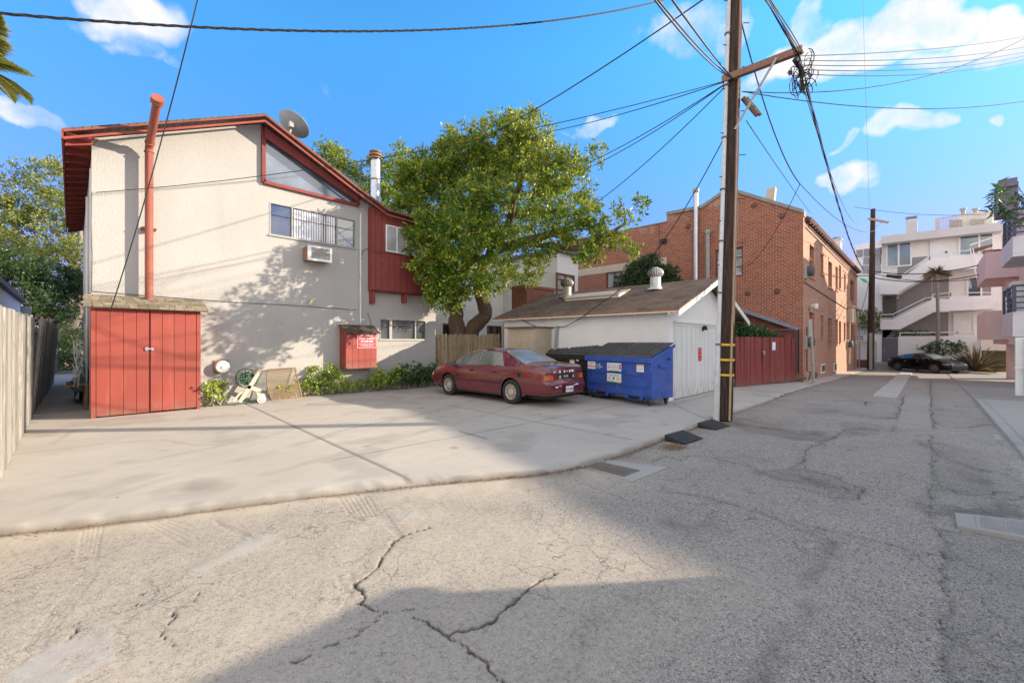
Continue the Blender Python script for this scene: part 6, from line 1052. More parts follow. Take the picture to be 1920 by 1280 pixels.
for z in (2.72, 5.55):
    mb = MB()
    for i in range(5): mb.tube([(24.55, -3.55, z+.12+i*.21), (24.55, -2.38, z+.12+i*.21), (27.2, -2.38, z+.12+i*.21)], .03 if i < 4 else .045, 6)
    for (x, y) in ((24.55, -2.38), (24.55, -3.5), (25.9, -2.38), (27.2, -2.38)): mb.box(x-.05, x+.05, y-.05, y+.05, z, z+1.0)
    mb.build('balcony_railing', M['navy'], li)
mb = MB(); frame_y(mb, 25.2, 27.6, 3.1, 4.4, -3.55, .1, .08, (26.4,)); mb.box(27.25, 28.3, -3.45, -2.6, 2.73, 4.1); mb.build('window_frame', M['white_clean'], li); mb = MB(); mb.quad((25.2, -3.57, 3.1), (27.6, -3.57, 3.1), (27.6, -3.57, 4.4), (25.2, -3.57, 4.4)); p = onx(1905, 350, 24.62); mb.build('pane', M['glass_teal'], li)
mb = MB(); p = onx(1893, 322, 28.6); q = onx(1925, 352, 28.6); frame_x(mb, -4.3, -3.7, 6.3, 7.6, 24.68, .08, .06); mb.quad((24.66, -4.3, 6.3), (24.66, -3.7, 6.3), (24.66, -3.7, 7.6), (24.66, -4.3, 7.6), 1); mb.build('window', [M['white_clean'], M['glass_teal']], li)
# white post + carport beam at the right edge
b_ = on_z(1912, 742, -.02); t = thing('carport_post', 'white square post with a cross strap at the right edge of the picture', 'post', b_); mb = MB(); mb.box(b_.x-.07, b_.x+.07, b_.y-.09, b_.y+.09, .0, 1.72); mb.build('post', M['white'], t); mb = MB(); mb.tube([b_+Vector((-.12, -.1, 0)), b_+Vector((-.12, -.1, 1.7))], .035, 8); mb.box(b_.x-.10, b_.x+.09, b_.y-.13, b_.y+.11, .78, .82); mb.build('pipe', M['white'], t, smooth=True)
# garage row beside the camera, throws the shade over the near road
t = thing('garage_row', 'low white garage row on the right of the alley beside the viewpoint', 'building', (0, -3.8, 0)); mb = MB(); mb.box(-14, 8.9, -12, -3.8, -.1, 3.0); mb.build('wall', M['stucco_w'], t); mb = MB(); mb.box(-14.1, 8.95, -12, -3.75, 3.002, 3.1); mb.build('roof_edge', M['charcoal'], t)
mb = MB()
for i in range(7): mb.box(-13+i*3.1, -10.4+i*3.1, -3.8+.0, -3.76, 0, 2.3)
mb.build('door', M['whitewood'], t)
# ================================================================== left neighbour and the white house behind
t = thing('neighbour_garage', 'pale low building with a dark eave beyond the left fence', 'building', (-1.6, 18, 0)); mb = MB(); mb.box(-9, -1.6, 9, 32, -.1, 3.34); mb.build('wall', M['stucco_w'], t); mb = MB(); mb.box(-9, -1.45, 8.8, 32.2, 3.342, 3.5); mb.build('roof_edge', M['charcoal'], t)
mb = MB(); a = on_x(26, 588, -1.6); mb.box(-1.6, -1.52, a.y-4, a.y, 2.5, 2.62); mb.build('ledge', M['greymetal'], t); mb = MB(); mb.box(-1.58, -1.3, a.y+3.2, a.y+3.8, 2.2, 3.2); mb.build('gutter_pipe', M['greymetal'], t)
wh = thing('white_house', 'pale stucco house standing behind the tree and the picket fence', 'house', (10, 16.5, 0))
mb = MB(); wins = []
def wy(px0, px1, pt, pb, y): a = on_y(px0, pt, y); b = on_y(px1, pb, y); return (a.x, b.x, b.z, on_y(px0, pt, y).z)
W1 = wy(830, 860, 606, 626, 16.5); W2 = wy(913, 941, 610, 626, 16.5)
wallgrid(mb, (8, 16.5, 0), (1, 0, 0), 8.3, -.1, 5.9, [(W1[0]-8, W1[1]-8, 1.2, W1[3]), (W2[0]-8, W2[1]-8, 1.2, W2[3])], .12, (0, 1, 0)); mb.box(16.3, 18.0, 12.75, 24, -.1, 5.9); mb.box(8, 16.3, 16.64, 24, -.1, 5.9); mb.build('wall', M['stucco_w'], wh)
for w_ in (W1, W2):
    mb = MB(); frame_y(mb, w_[0], w_[1], 1.2, w_[3], 16.6, .07, .06, (w_[0]+.45, w_[0]+.9)); mb.quad((w_[0], 16.61, 1.2), (w_[1], 16.61, 1.2), (w_[1], 16.61, w_[3]), (w_[0], 16.61, w_[3]), 1); mb.build('window', [M['brownpaint'], M['glass_dk']], wh)
mb = MB(); mb.box(7.8, 18.2, 16.2, 24.3, 5.902, 6.05); mb.box(16.05, 18.2, 12.5, 16.2, 5.902, 6.05); mb.build('roof', M['charcoal'], wh)
a = on_y(1042, 560, 12.74); b = on_y(1076, 520, 12.74); mb = MB(); frame_y(mb, a.x, b.x, 3.3, on_y(1050, 512, 12.74).z, 12.74, .09, .05, ((a.x+b.x)/2,), (4.1, 4.6)); mb.quad((a.x, 12.735, 3.3), (b.x, 12.735, 3.3), (b.x, 12.735, on_y(1050, 512, 12.74).z), (a.x, 12.735, on_y(1050, 512, 12.74).z), 1); mb.build('window', [M['brownpaint'], M['glass_pale']], wh)
# ================================================================== dumpsters (local frame: x along the front, y back, front faces -y)
def dumpster(label, body, lidm, blue):
    t = thing('dumpster', label, 'dumpster', (0, 0, 0), 'dumpsters beside the garage'); L = 1.86; Dp = 1.05; zb = .17; zf = 1.06; zk = 1.36
    mb = MB(); S_ = [(0, zb+.06), (.05, zb), (Dp, zb), (Dp, zk), (0, zf)]
    mb.prism([(0, y, z) for y, z in S_], (L, 0, 0)); o = mb.build('body', body, t, local=True, bevel=.008)
    mb = MB()
    for z in (.42, .70, .955): mb.box(.02, L-.02, -.030, -.001, z-.018, z+.012)
    for x in (0, L-.035): mb.box(x-.004, x+.04, -.02, -.001, zb+.06, zf)
    mb.build('rib', body, t, local=True, bevel=.004)
    mb = MB(); mb.box(-.05, L+.05, -.07, -.0, zf-.08, zf+.045); 
    for x in (-.045, L+.001): mb.prism([(x, .0, zf-.035), (x, Dp+.03, zk-.02), (x, Dp+.03, zk+.045), (x, .0, zf+.045)], (.044, 0, 0))
    mb.build('rim', body, t, local=True, bevel=.006)
    for k in range(2):
        x0 = .01+k*(L/2); x1 = x0+L/2-.02; mb = MB(); sl_ = (zk-zf)/Dp; P = lambda x, y, dz: (x, y, zf+.05+(y)*sl_+dz)
        mb.prism([P(x0, -.05, 0), P(x0, Dp+.04, 0), P(x0, Dp+.04, .025), P(x0, -.05, .025)], (x1-x0, 0, 0)); n = 7
        for i in range(n): xa = x0+.03+(x1-x0-.06)*i/n; mb.prism([P(xa, .01, .024), P(xa, .10, .052), P(xa, Dp-.06, .052), P(xa, Dp+.0, .024)], ((x1-x0)/n*.52, 0, 0))
        mb.build('lid', lidm, t, local=True)
    for x in (.30, 1.26):
        mb = MB(); mb.prism([(x-.12, -.004, zb+.05), (x+.42, -.004, zb+.05), (x+.34, -.004, zb-.06), (x-.04, -.004, zb-.06)], (0, .03, 0)); mb.box(x+.0, x+.30, -.010, .02, zb-.045, zb+.035, 1); mb.box(x, x+.3, .02, Dp, zb-.06, zb-.04)
        mb.build('fork_pocket', [body, M['dark']], t, local=True)
    mb = MB(); mb.box(L+.0, L+.05, .35, .75, .88, .94); mb.box(L-.0, L+.06, .8, .92, 1.05, 1.10); mb.build('side_hook', body, t, local=True)
    for (x, y) in ((.10, .12), (L-.12, .12), (.10, Dp-.12), (L-.12, Dp-.12)):
        mb = MB(); mb.lathe([(.02, -.03), (.07, -.028), (.085, -.018), (.085, .018), (.07, .028), (.02, .03)], (x, y, .085), (1, .25, 0), 18); w = mb.build('caster', M['rubber'], t, local=True, smooth=True)
        mb = MB(); mb.prism([(x-.045, y-.04, .085), (x-.045, y+.04, .085), (x-.045, y+.06, zb), (x-.045, y-.06, zb)], (.01, 0, 0)); mb.prism([(x+.035, y-.04, .085), (x+.035, y+.04, .085), (x+.035, y+.06, zb), (x+.035, y-.06, zb)], (.01, 0, 0)); mb.box(x-.05, x+.05, y-.06, y+.06, zb-.015, zb-.002); mb.build('fork', M['charcoal'], w, local=True)
    return t
def dlabel(t, nm, x, z, w, h, base, bits):
    mb = MB(); mb.box(x, x+w, -.0365, -.033, z, z+h); l = mb.build(nm, M[base], t, local=True)
    for (m, a, b, c, d) in bits: q = MB(); q.box(x+w*a, x+w*b, -.0385, -.037, z+h*c, z+h*d); q.build('print', M[m], l, local=True)
    return l
db = dumpster('big blue dumpster with black ribbed lids and recycling labels in front of the white garage', M['blue'], M['lid'], True)
random.seed(3)
bits = [('labelred', .05, .95, .28, .42), ('labelred', .1, .9, .80, .86), ('ink', .3, .6, .62, .68)]; dlabel(db, 'label', .04, .76, .25, .19, 'stickw', bits)
bits = [('labelgreen', .15, .85, .0, .10), ('labelred', .05, .95, .24, .28)]+[('ink', .06+.11*i, .12+.11*i, .40+(.02*(i % 3)), .52) for i in range(7)]+[('charcoal', .06+.13*i, .11+.13*i, .68, .78) for i in range(6)]+[('blueink', .86, .97, .3, .5), ('labelred', .84, .97, .55, .85)]; dlabel(db, 'label', .66, .745, .42, .20, 'stickw', bits)
bits = [('labelgreen', .0, .6, .0, .12), ('yellow', .6, 1, .0, .1), ('ink', .15, .22, .42, .56), ('ink', .42, .53, .32, .58), ('wire_g', .66, .9, .3, .33), ('wire_g', .66, .9, .42, .45), ('wire_g', .66, .88, .54, .57), ('wire_g', .1, .35, .28, .31)]; l3 = dlabel(db, 'label', .66, .47, .42, .22, 'stickw', bits)
bits = [('orange', .02, .98, .80, .98), ('wire_g', .1, .9, .3, .33), ('wire_g', .1, .9, .5, .53)]; dlabel(db, 'label', 1.50, .77, .19, .17, 'stickw', bits)
text_part('lettering', 'recy', .075, (.79, -.042, .645), (1, 0, 0), M['wire_g'], l3, .001); text_part('lettering', 'LA', .075, (.985, -.042, .645), (1, 0, 0), M['labelgreen'], l3, .001, bold=True)
mb = MB(); mb.lathe([(.025, 0), (.025, .002)], (.905, -.040, .642), (0, -1, 0), 12); mb.build('emblem', M['labelgreen'], l3, local=True)
text_part('painted_number', '15-', .17, (.40, -.012, .84), (1, .0, .05), M['stickw'], db, .001)
mb = MB(); mb.lathe([(.018, 0), (.018, .002)], (.13, -.004, .60), (0, -1, 0), 8); mb.lathe([(.018, 0), (.018, .002)], (1.62, -.004, .60), (0, -1, 0), 8); mb.build('hole', M['dark'], db, local=True)
# place: front of the dumpster faces the camera side, long axis measured from its feet
f0 = on_z(1106, 745, 0); f1 = on_z(1214, 762, 0); dv = (f1-f0); ang = math.atan2(dv.y, dv.x); dirx = Vector((math.cos(ang), math.sin(ang), 0)); 
dk = dumpster('black dumpster with black lids, half hidden between the red car and the blue dumpster', M['bkdump'], M['lid'], False)
dlabel(dk, 'label', 1.28, .80, .17, .17, 'stickw', [('orange', .0, 1, .8, 1), ('wire_g', .1, .9, .3, .34)]); dlabel(dk, 'label', 1.52, .93, .08, .05, 'stickw', [])
# ================================================================== sedans
def cat(xs_, ys_, x):
    return np.interp(x, xs_, ys_)
def smooth_table(tab, x):
    tx = [t_[0] for t_ in tab]; ty = [t_[1] for t_ in tab]; o = 0; 
    for k, w in ((-.09, .15), (-.045, .2), (0, .3), (.045, .2), (.09, .15)): o = o+w*np.interp(x+k, tx, ty)
    return o
def sedan(name, label, spec, loc, rz):
    top, belt, wid, roofw, LE, RE, ra, wx_, paint, glass = (spec[k] for k in ('top', 'belt', 'wid', 'roofw', 'front', 'rear', 'arch', 'axles', 'paint', 'glass'))
    t = thing(name, label, 'car', loc, None, rz); R0 = spec['R']; sill = spec['sill']
    zt = lambda x: float(smooth_table(top, x)); zs = lambda x: float(smooth_table(belt, x)); wb = lambda x: float(np.interp(x, [q[0] for q in wid], [q[1] for q in wid]))
    def gh(x): return min(1, max(0, (zt(x)-zs(x)-.10)/.28))
    def wr(x): return (wb(x)-spec.get('edge', .10))*(1-gh(x))+roofw*gh(x)
    def zr(x): return zs(x)+(zt(x)-zs(x))*(.86 if gh(x) > .3 else .7)
    def zb(x):
        z = sill+(.05 if (x > wx_[1]+.45 or x < wx_[0]-.45) else 0)
        for a in wx_:
            if abs(x-a) < ra: z = max(z, R0+math.sqrt(ra*ra-(x-a)**2))
        return z
    def yl(x, z): h = min(1, max(0, (z-sill)/(zs(x)-sill))); return wb(x)*(1-.055*(1-h)**2.2-.035*max(0, (h-.55)/.45)**2)
    def yside(x, z):
        if z <= zs(x): return yl(x, z)
        k = min(1, (z-zs(x))/max(.02, zr(x)-zs(x))); y0 = yl(x, zs(x))-.02; return y0*(1-k)+wr(x)*k
    def ztop(x, y): k = min(1, abs(y)/max(.05, wr(x)-.05)); return zt(x)-(zt(x)-zr(x))*k**3*.75-.012*k*k
    N = 130; X_ = [RE+(LE-RE)*i/N for i in range(N+1)]
    for a in wx_: X_ += [a-ra+.001, a+ra-.001]
    X_ = sorted(X_); nside = 12
    def endoff(x, z):  # bumper / fascia relief at both ends
        e = 0
        if x < RE+.35: k = (1-(x-RE)/.35)**1.5; e = -k*np.interp(z, *spec['rear_prof'])
        if x > LE-.45: k = (1-(LE-x)/.45)**1.5; e = k*np.interp(z, *spec['front_prof'])
        return e
    rings = []
    for x in X_:
        b = zb(x); s_ = zs(x); r = []
        for i in range(nside+1): z = b+(s_-b)*i/nside; r.append((x, yl(x, z), z))
        y0 = yl(x, s_)-.02; z1 = zr(x)
        for i in range(1, 5): k = i/4; r.append((x, y0*(1-k)+wr(x)*k, s_+.012*(1-gh(x))+(z1-s_)*k))
        w_ = wr(x)
        for k in (.93, .82, .66, .45, .2, 0): y = w_*k; zz = z1+(zt(x)-z1)*(1-k**2.6); r.append((x, y, zz))
        rings.append([(p[0]+endoff(p[0], p[2]), p[1], p[2]) for p in r])
    K = len(rings[0]); vs = []; fs = []
    for r in rings: vs += r+[(x, -y, z) for x, y, z in r[:-1]]
    W_ = 2*K-1; Lf = lambda i, k: i*W_+k; Rt = lambda i, k: i*W_+(K+k if k < K-1 else K-1)
    for i in range(len(rings)-1):
        for k in range(K-1): fs += [(Lf(i, k), Lf(i, k+1), Lf(i+1, k+1), Lf(i+1, k)), (Rt(i, k), Rt(i+1, k), Rt(i+1, k+1), Rt(i, k+1))]
    for i in (0, len(rings)-1):
        for k in range(K-1): a = (Lf(i, k), Rt(i, k), Rt(i, k+1), Lf(i, k+1)); fs.append(tuple(dict.fromkeys(a)))
    mb = MB(); mb.add(vs, fs); body = mb.build('body', paint, t, smooth=True, local=True)
    mb = MB(); mb.box(RE+.2, LE-.25, -wb(0)+.28, wb(0)-.28, .17, .62); mb.box(wx_[0]+ra, wx_[1]-ra, -wb(0)+.05, wb(0)-.05, sill-.05, sill+.02); mb.box(RE+.1, LE-.15, -.62, .62, sill-.03, .55); mb.build('underbody', M['dark'], t, local=True)
    def patch(nm, cols, m, off, parent=t, sides=(1, -1), th=None):
        """cols: list of (x, z0, z1) up the side"""
        for s_ in sides:
            mb = MB(); n = 6; vs = []
            for (x, a, b) in cols:
                for j in range(n+1): z = a+(b-a)*j/n; vs.append((x, s_*(yside(x, z)+off), z))
            mb.add(vs, [(i*(n+1)+j, (i+1)*(n+1)+j, (i+1)*(n+1)+j+1, i*(n+1)+j+1) for i in range(len(cols)-1) for j in range(n)]); mb.build(nm, m, parent, smooth=True, local=True)
    def strip(nm, pts, w, m, off, sides=(1, -1), parent=t):
        for s_ in sides: mb = MB(); mb.tube([(x, s_*(yside(x, z)+off), z) for x, z in pts], w, 5); mb.build(nm, m, parent, local=True)
    for (x0, x1, bz, sl0, sl1) in spec['windows']:
        cols = []; n = 16
        for i in range(n+1): x = x0+(x1-x0)*i/n; zb_ = zs(x)+bz; zt_ = min(zr(x)-.018, zb_+ (x-x0)*sl0 if sl0 else 9, zb_+(x1-x)*sl1 if sl1 else 9); cols.append((x, zb_, max(zb_+.002, zt_)))
        patch('side_window', glass, None, 0) if False else patch('side_window', cols, glass, .006)
        ed = [(c[0], c[1]) for c in cols]+[(c[0], c[2]) for c in cols[::-1]]+[(cols[0][0], cols[0][1])]
        strip('window_trim', ed, .007, spec['trim'], .006)
    for nm, (xa, xb, hw0, hw1) in (('rear_window', spec['rw']), ('windscreen', spec['ws'])):
        mb = MB(); n, m_ = 12, 12; vs = []
        for i in range(n+1):
            x = xa+(xb-xa)*i/n; hw = hw0+(hw1-hw0)*i/n
            for j in range(m_+1): y = -hw+2*hw*j/m_; k_ = abs(y)/wr(x); zz = zr(x)+(zt(x)-zr(x))*(1-min(1, k_)**2.6); vs.append((x, y, zz+.007))
        mb.add(vs, [(i*(m_+1)+j, (i+1)*(m_+1)+j, (i+1)*(m_+1)+j+1, i*(m_+1)+j+1) for i in range(n) for j in range(m_)]); w = mb.build(nm, spec['rglass'], t, smooth=True, local=True)
        mb = MB(); e = [vs[i*(m_+1)] for i in range(n+1)]+[vs[n*(m_+1)+j] for j in range(m_+1)]+[vs[i*(m_+1)+m_] for i in range(n, -1, -1)]+[vs[j] for j in range(m_, -1, -1)]; mb.tube(e, .012, 5); mb.build('trim', spec['trim'], w, local=True)
    for pts in spec['seams']: strip('panel_seam', pts, .006, M['dark'], -.001)
    patch('side_moulding', [(x, spec['mould'], spec['mould']+.035) for x in np.linspace(wx_[0]+ra+.03, wx_[1]-ra-.03, 20)], spec['mouldm'], .012)
    for hx in spec['handles']: 
        for s_ in (1, -1): mb = MB(); y = yside(hx, .80); mb.box(hx-.075, hx+.075, s_*(y-.0), s_*(y+.012), .775, .815); mb.build('door_handle', spec['handlem'], t, local=True, bevel=.004)
    for s_ in (1, -1):
        mx_ = spec['mirror']; y = yside(mx_, zs(mx_)); mb = MB(); mb.prism([(mx_-.05, s_*(y-.02), zs(mx_)+.02), (mx_+.09, s_*(y-.02), zs(mx_)+.02), (mx_+.05, s_*(y+.17), zs(mx_)+.05), (mx_-.05, s_*(y+.17), zs(mx_)+.05)], (0, 0, .11)); mb.build('mirror', spec['mirm'], t, local=True, bevel=.015)
    # wheels
    for a in wx_:
        for s_ in (1, -1):
            yc = s_*(wb(a)-.10); st = (Vector((math.sin(spec['steer']), math.cos(spec['steer']), 0)) if a > 0 else Vector((0, 1, 0)))*s_
            w = None; mb = MB(); rw_ = spec['rim']; mb.lathe([(rw_, -.09), (R0-.03, -.095), (R0, -.07), (R0, .07), (R0-.03, .095), (rw_+.01, .09), (rw_-.01, .07), (rw_-.01, -.07)], (a, yc, R0), st, 36, closed=True)
            w = mb.build('wheel', M['rubber'], t, smooth=True, local=True); mb = MB(); mb.lathe([(.02, .075), (rw_*.3, .082), (rw_*.34, .07), (rw_*.85, .060), (rw_*.9, .082), (rw_, .085), (rw_, -.05), (.02, -.05)], (a, yc, R0), st, 36)
            hub = mb.build('hubcap', spec['hub'], w, smooth=True, local=True)
            mb = MB(); ux = st.cross(Vector((0, 0, 1))).normalized(); n = spec['slots']
            for j in range(n):
                q = 2*math.pi*j/n; sk = .35; c = Vector((a, yc, R0))+st*(.079)
                def pp(r_, q_): return c+(ux*math.cos(q_)+Vector((0, 0, 1))*math.sin(q_))*r_-st*(.0 if r_ > rw_*.8 else .005)
                mb.add([pp(rw_*.42, q), pp(rw_*.42, q+.16), pp(rw_*.62, q+.16+.27*2*3.14/n*.5), pp(rw_*.84, q+sk+.30), pp(rw_*.84, q+sk+.06), pp(rw_*.62, q+.1)], [(0, 1, 2, 3, 4, 5)])
            mb.build('slots', M['dark'], w, local=True)
    def wrap(nm, z0, z1, end, yin, xin, off, m, parent=t, sides=(1, -1)):
        for s_ in sides:
            P_ = []; E_ = RE if end < 0 else LE; n = 12
            for i in range(n+1): x = xin+(E_-xin)*i/n; P_.append((x, wb(x)*.985, 0))
            for i in range(1, 7): P_.append((E_, wb(E_)*.985+(yin-wb(E_)*.985)*i/6, 1))
            vs = []; 
            for (x, y, f_) in P_:
                for z in (z0, (z0+z1)/2, z1): xx = x+endoff(x, z)+(end*off if x == E_ else end*off*max(0, (1-abs(x-E_)/.25))); yy = (yl(min(max(x, RE), LE), z)+off*.8) if not f_ else y; vs.append((xx, s_*yy, z))
            mb = MB(); mb.add(vs, [(i*3+j, (i+1)*3+j, (i+1)*3+j+1, i*3+j+1) for i in range(len(P_)-1) for j in range(2)]); mb.build(nm, m, parent, smooth=True, local=True)
    for q in spec['wraps']: wrap(*q)
    return t, dict(yside=yside, ztop=ztop, endoff=endoff, wb=wb, zs=zs)
red = dict(top=[(-2.42, .94), (-2.36, .995), (-2.2, 1.015), (-1.9, 1.035), (-1.62, 1.055), (-1.3, 1.20), (-1.0, 1.32), (-.85, 1.385), (-.5, 1.42), (0, 1.425), (.3, 1.405), (.52, 1.36), (.9, 1.18), (1.2, 1.03), (1.32, 1.0), (1.7, .935), (2.05, .85), (2.25, .76), (2.3, .70)],
           belt=[(-2.42, .86), (-2.2, .92), (-1.5, .925), (-.5, .885), (.5, .865), (1.2, .86), (1.7, .82), (2.1, .73), (2.3, .64)], wid=[(-2.42, .70), (-2.38, .76), (-2.3, .805), (-2.1, .845), (-1.6, .875), (-.8, .885), (.8, .885), (1.5, .875), (1.9, .85), (2.15, .80), (2.25, .74), (2.3, .66)],
           roofw=.61, edge=.055, front=2.3, rear=-2.42, arch=.365, axles=(-1.32, 1.30), R=.315, sill=.235, rim=.195, paint=M['carred'], glass=M['glass_car'], rglass=M['glass_rear'], trim=simple('pale_trim', (.42, .36, .33), .35, .1, 5, 0, metal=.6),
           rear_prof=([.2, .3, .42, .60, .64, .70, .84, .9, 1.0], [.02, .06, .085, .085, .03, .0, .0, .01, -.01]), front_prof=([.2, .3, .5, .58, .64, .72, .8], [.0, .05, .07, .06, .0, -.03, -.08]),
           windows=[(-1.02, -.66, .035, 1.5, 0), (-.63, .02, .035, 0, 0), (.09, 1.02, .035, 0, 0)], rw=(-1.62, -.86, .68, .54), ws=(.52, 1.24, .54, .68),
           seams=[[(1.05, .90), (1.08, .6), (1.02, .3)], [(.055, .94), (.055, .3)], [(-.98, .95), (-.93, .75), (-.98, .62), (-.86, .3)], [(-1.0, .60), (-.86, .3)], [(-2.3, .60), (-1.66, .60)], [(1.6, .60), (2.2, .60)], [(-1.9, .97), (-2.35, .93)]], mould=.50, mouldm=simple('dark_red_moulding', (.07, .02, .025), .6, .1, 5, 0), handles=(-.72, .22), handlem=M['dark'], mirror=.98, mirm=simple('grey_mirror', (.10, .11, .15), .5, .1, 4, 0), hub=M['chrome'], slots=10, steer=0,
           wraps=[('tail_light', .655, .80, -1, .34, -2.20, .012, M['redlens']), ('turn_lens', .67, .785, -1, .52, -2.36, .016, M['amber']), ('head_light', .56, .68, 1, .30, 2.10, .010, M['lens']), ('marker_light', .44, .50, 1, .60, 2.12, .02, M['amber']), ('bumper_line', .335, .345, -1, .0, -1.72, .006, M['dark'])])
# rear wheel contact at px 963, front wheel contact at px 832
rw = on_z(961, 757, 0); fw_ = on_z(836, 739, 0); hd = (fw_-rw).normalized(); rz = math.atan2(hd.y, hd.x); lft = Vector((-math.sin(rz), math.cos(rz), 0)); cpos = rw+hd*1.32-lft*(.79)
cpos.z = 0
car, cf = sedan('red_car', 'faded burgundy sedan with stickers on its boot parked nose-in on the concrete yard', red, cpos, rz)
XR_ = -2.42
def rearbox(nm, y0, y1, z0, z1, m, off=.012, th=.006, parent=car):
    mb = MB(); e = XR_+float(cf['endoff'](XR_, (z0+z1)/2))-off; mb.box(e-th, e, y0, y1, z0, z1); return mb.build(nm, m, parent, local=True)
gp_ = rearbox('garnish', -.335, .335, .66, .795, M['dark'], .006, .010); 
rearbox('reverse_light', .22, .30, .69, .76, simple('reverse_lens', (.45, .5, .4), .3, .1, 5, 0), .02); rearbox('reverse_light', -.31, -.25, .69, .76, bpy.data.materials['reverse_lens'], .02)
bc = rearbox('bumper_sticker', .42, .52, .475, .51, M['stickw'], .006, .004)
e_ = XR_+float(cf['endoff'](XR_, .5))-.012
rearbox('bumper_sticker', .28, .385, .495, .535, M['stickw'], .006, .004); rearbox('bumper_sticker', -.40, -.29, .50, .535, M['stickw'], .006, .004); rearbox('bumper_sticker', -.27, -.22, .485, .52, M['stickw'], .006, .004)
mb = MB(); mb.box(e_-.02, e_-.004, -.17, .19, .33, .52); mb.build('plate_recess', simple('recess_red', (.10, .015, .02), .7, .1, 4, 0), car, local=True)
pl = rearbox('licence_plate', -.15, .15, .35, .495, M['paper'], .035, .004); q = Matrix.Identity(4)
def rtext(nm, s, sz_, y, z, m, off, par): 
    cu = bpy.data.curves.new(nm, 'FONT'); cu.body = s; cu.size = sz_; cu.align_x = 'CENTER'; cu.align_y = 'CENTER'; cu.extrude = .001; tt = bpy.data.objects.new(nm, cu); COL.objects.link(tt); me = bpy.data.meshes.new_from_object(tt.evaluated_get(bpy.context.evaluated_depsgraph_get())); bpy.data.objects.remove(tt)
    me.transform(Matrix(((0, 0, -1, off), (-1, 0, 0, y), (0, 1, 0, z), (0, 0, 0, 1)))); me.materials.clear(); me.materials.append(m); o = bpy.data.objects.new(nm, me); COL.objects.link(o); o.parent = par; return o
rtext('lettering', '3TZM862', .085, 0, .415, M['blueink'], e_-.033, pl); rtext('graffiti', 'N.W', .09, .02, .73, M['stickw'], XR_-.022, gp_); rtext('graffiti', '4EVER', .05, .33, .515, M['ink'], e_-.006, bc)
mb = MB(); e2 = XR_+float(cf['endoff'](XR_, .85))
for (y, r_) in ((.245, .036), (.06, .034), (-.155, .034)): mb.lathe([(r_, 0), (r_, .004)], (e2-.004, y, .855), (-1, 0, 0), 18)
mb.build('round_sticker', M['stickw'], car, local=True); rearbox('boot_sticker', -.32, -.215, .83, .885, M['stickw'], .004, .003); rearbox('boot_sticker', .42, .50, .835, .865, M['stickw'], .004, .003); rearbox('boot_sticker', -.07, -.02, .84, .87, M['lens'], .004, .003)
for s_ in (1,):
    y = cf['yside'](-1.62, .78); mb = MB(); mb.box(-1.70, -1.54, s_*(y-.01), s_*(y+.006), .70, .85); fd = mb.build('fuel_recess', M['rust'], car, local=True, bevel=.004); mb = MB(); mb.lathe([(.05, 0), (.045, .012), (.02, .016)], (-1.62, s_*(y+.006), .775), (0, s_, 0), 16); mb.box(-1.69, -1.55, s_*(y+.006), s_*(y+.009), .71, .84); mb.build('fuel_cap', M['dark'], fd, local=True)
# the side of the car toward the camera is its left flank
blk = dict(top=[(-2.32, .98), (-2.25, 1.04), (-2.0, 1.07), (-1.75, 1.09), (-1.4, 1.20), (-1.0, 1.34), (-.6, 1.42), (-.2, 1.44), (.2, 1.42), (.6, 1.32), (1.0, 1.14), (1.3, 1.0), (1.7, .94), (2.1, .84), (2.3, .74), (2.35, .68)],
           belt=[(-2.32, .94), (-2.0, .99), (-1.3, .99), (0, .94), (1.0, .90), (1.6, .85), (2.0, .76), (2.35, .62)], wid=[(-2.32, .74), (-2.25, .82), (-2.0, .88), (-1.3, .915), (0, .90), (1.3, .905), (1.8, .88), (2.1, .82), (2.25, .74), (2.35, .60)],
           roofw=.58, front=2.35, rear=-2.32, arch=.38, axles=(-1.38, 1.42), R=.335, sill=.20, rim=.235, paint=M['carblk'], glass=M['glass_blk'], rglass=M['glass_rear'], trim=simple('bright_trim', (.30, .31, .33), .25, .1, 5, 0, metal=.8),
           rear_prof=([.2, .4, .6, .7, 1.0], [.0, .06, .06, .0, .04]), front_prof=([.2, .3, .5, .6, .7, .8], [.0, .06, .08, .06, .0, -.08]), windows=[(-1.35, -.55, .035, .8, 0), (-.5, .08, .035, 0, 0), (.14, 1.02, .035, 0, 0)], rw=(-1.70, -.95, .62, .50), ws=(.42, 1.25, .52, .68),
           seams=[[(1.05, .92), (1.1, .6), (1.02, .28)], [(.11, .96), (.11, .28)], [(-.9, .98), (-.98, .6), (-.86, .28)]], mould=.30, mouldm=M['dark'], handles=(-.75, .22), handlem=M['chrome'], mirror=.95, mirm=M['carblk'], hub=simple('dark_alloy', (.16, .16, .17), .35, .1, 5, 0, metal=.7), slots=8, steer=-.35,
           wraps=[('tail_light', .78, .93, -1, .45, -1.98, .012, simple('bright_red_lens', (.45, .03, .04), .2, .1, 5, 0)), ('head_light', .60, .71, 1, .42, 1.98, .010, M['glass_teal']), ('grille', .30, .66, 1, .0, 2.345, .02, M['dark']), ('front_lip', .235, .26, 1, .0, 1.9, .02, bpy.data.materials['bright_trim'])])
zc_ = -.40; r2 = on_z(1685, 693.5, zc_); f2_ = on_z(1757, 698.5, zc_); hd2 = (f2_-r2).normalized(); rz2 = math.atan2(hd2.y, hd2.x); rt2 = Vector((math.sin(rz2), -math.cos(rz2), 0)); mid2 = (r2+f2_)/2; cp2 = mid2-rt2*.72-hd2*.12; cp2.z = zc_-.02
sedan('black_car', 'glossy black sedan with turned front wheels parked across the end of the alley', blk, cp2, rz2)[0].scale = (.87, .87, .87)
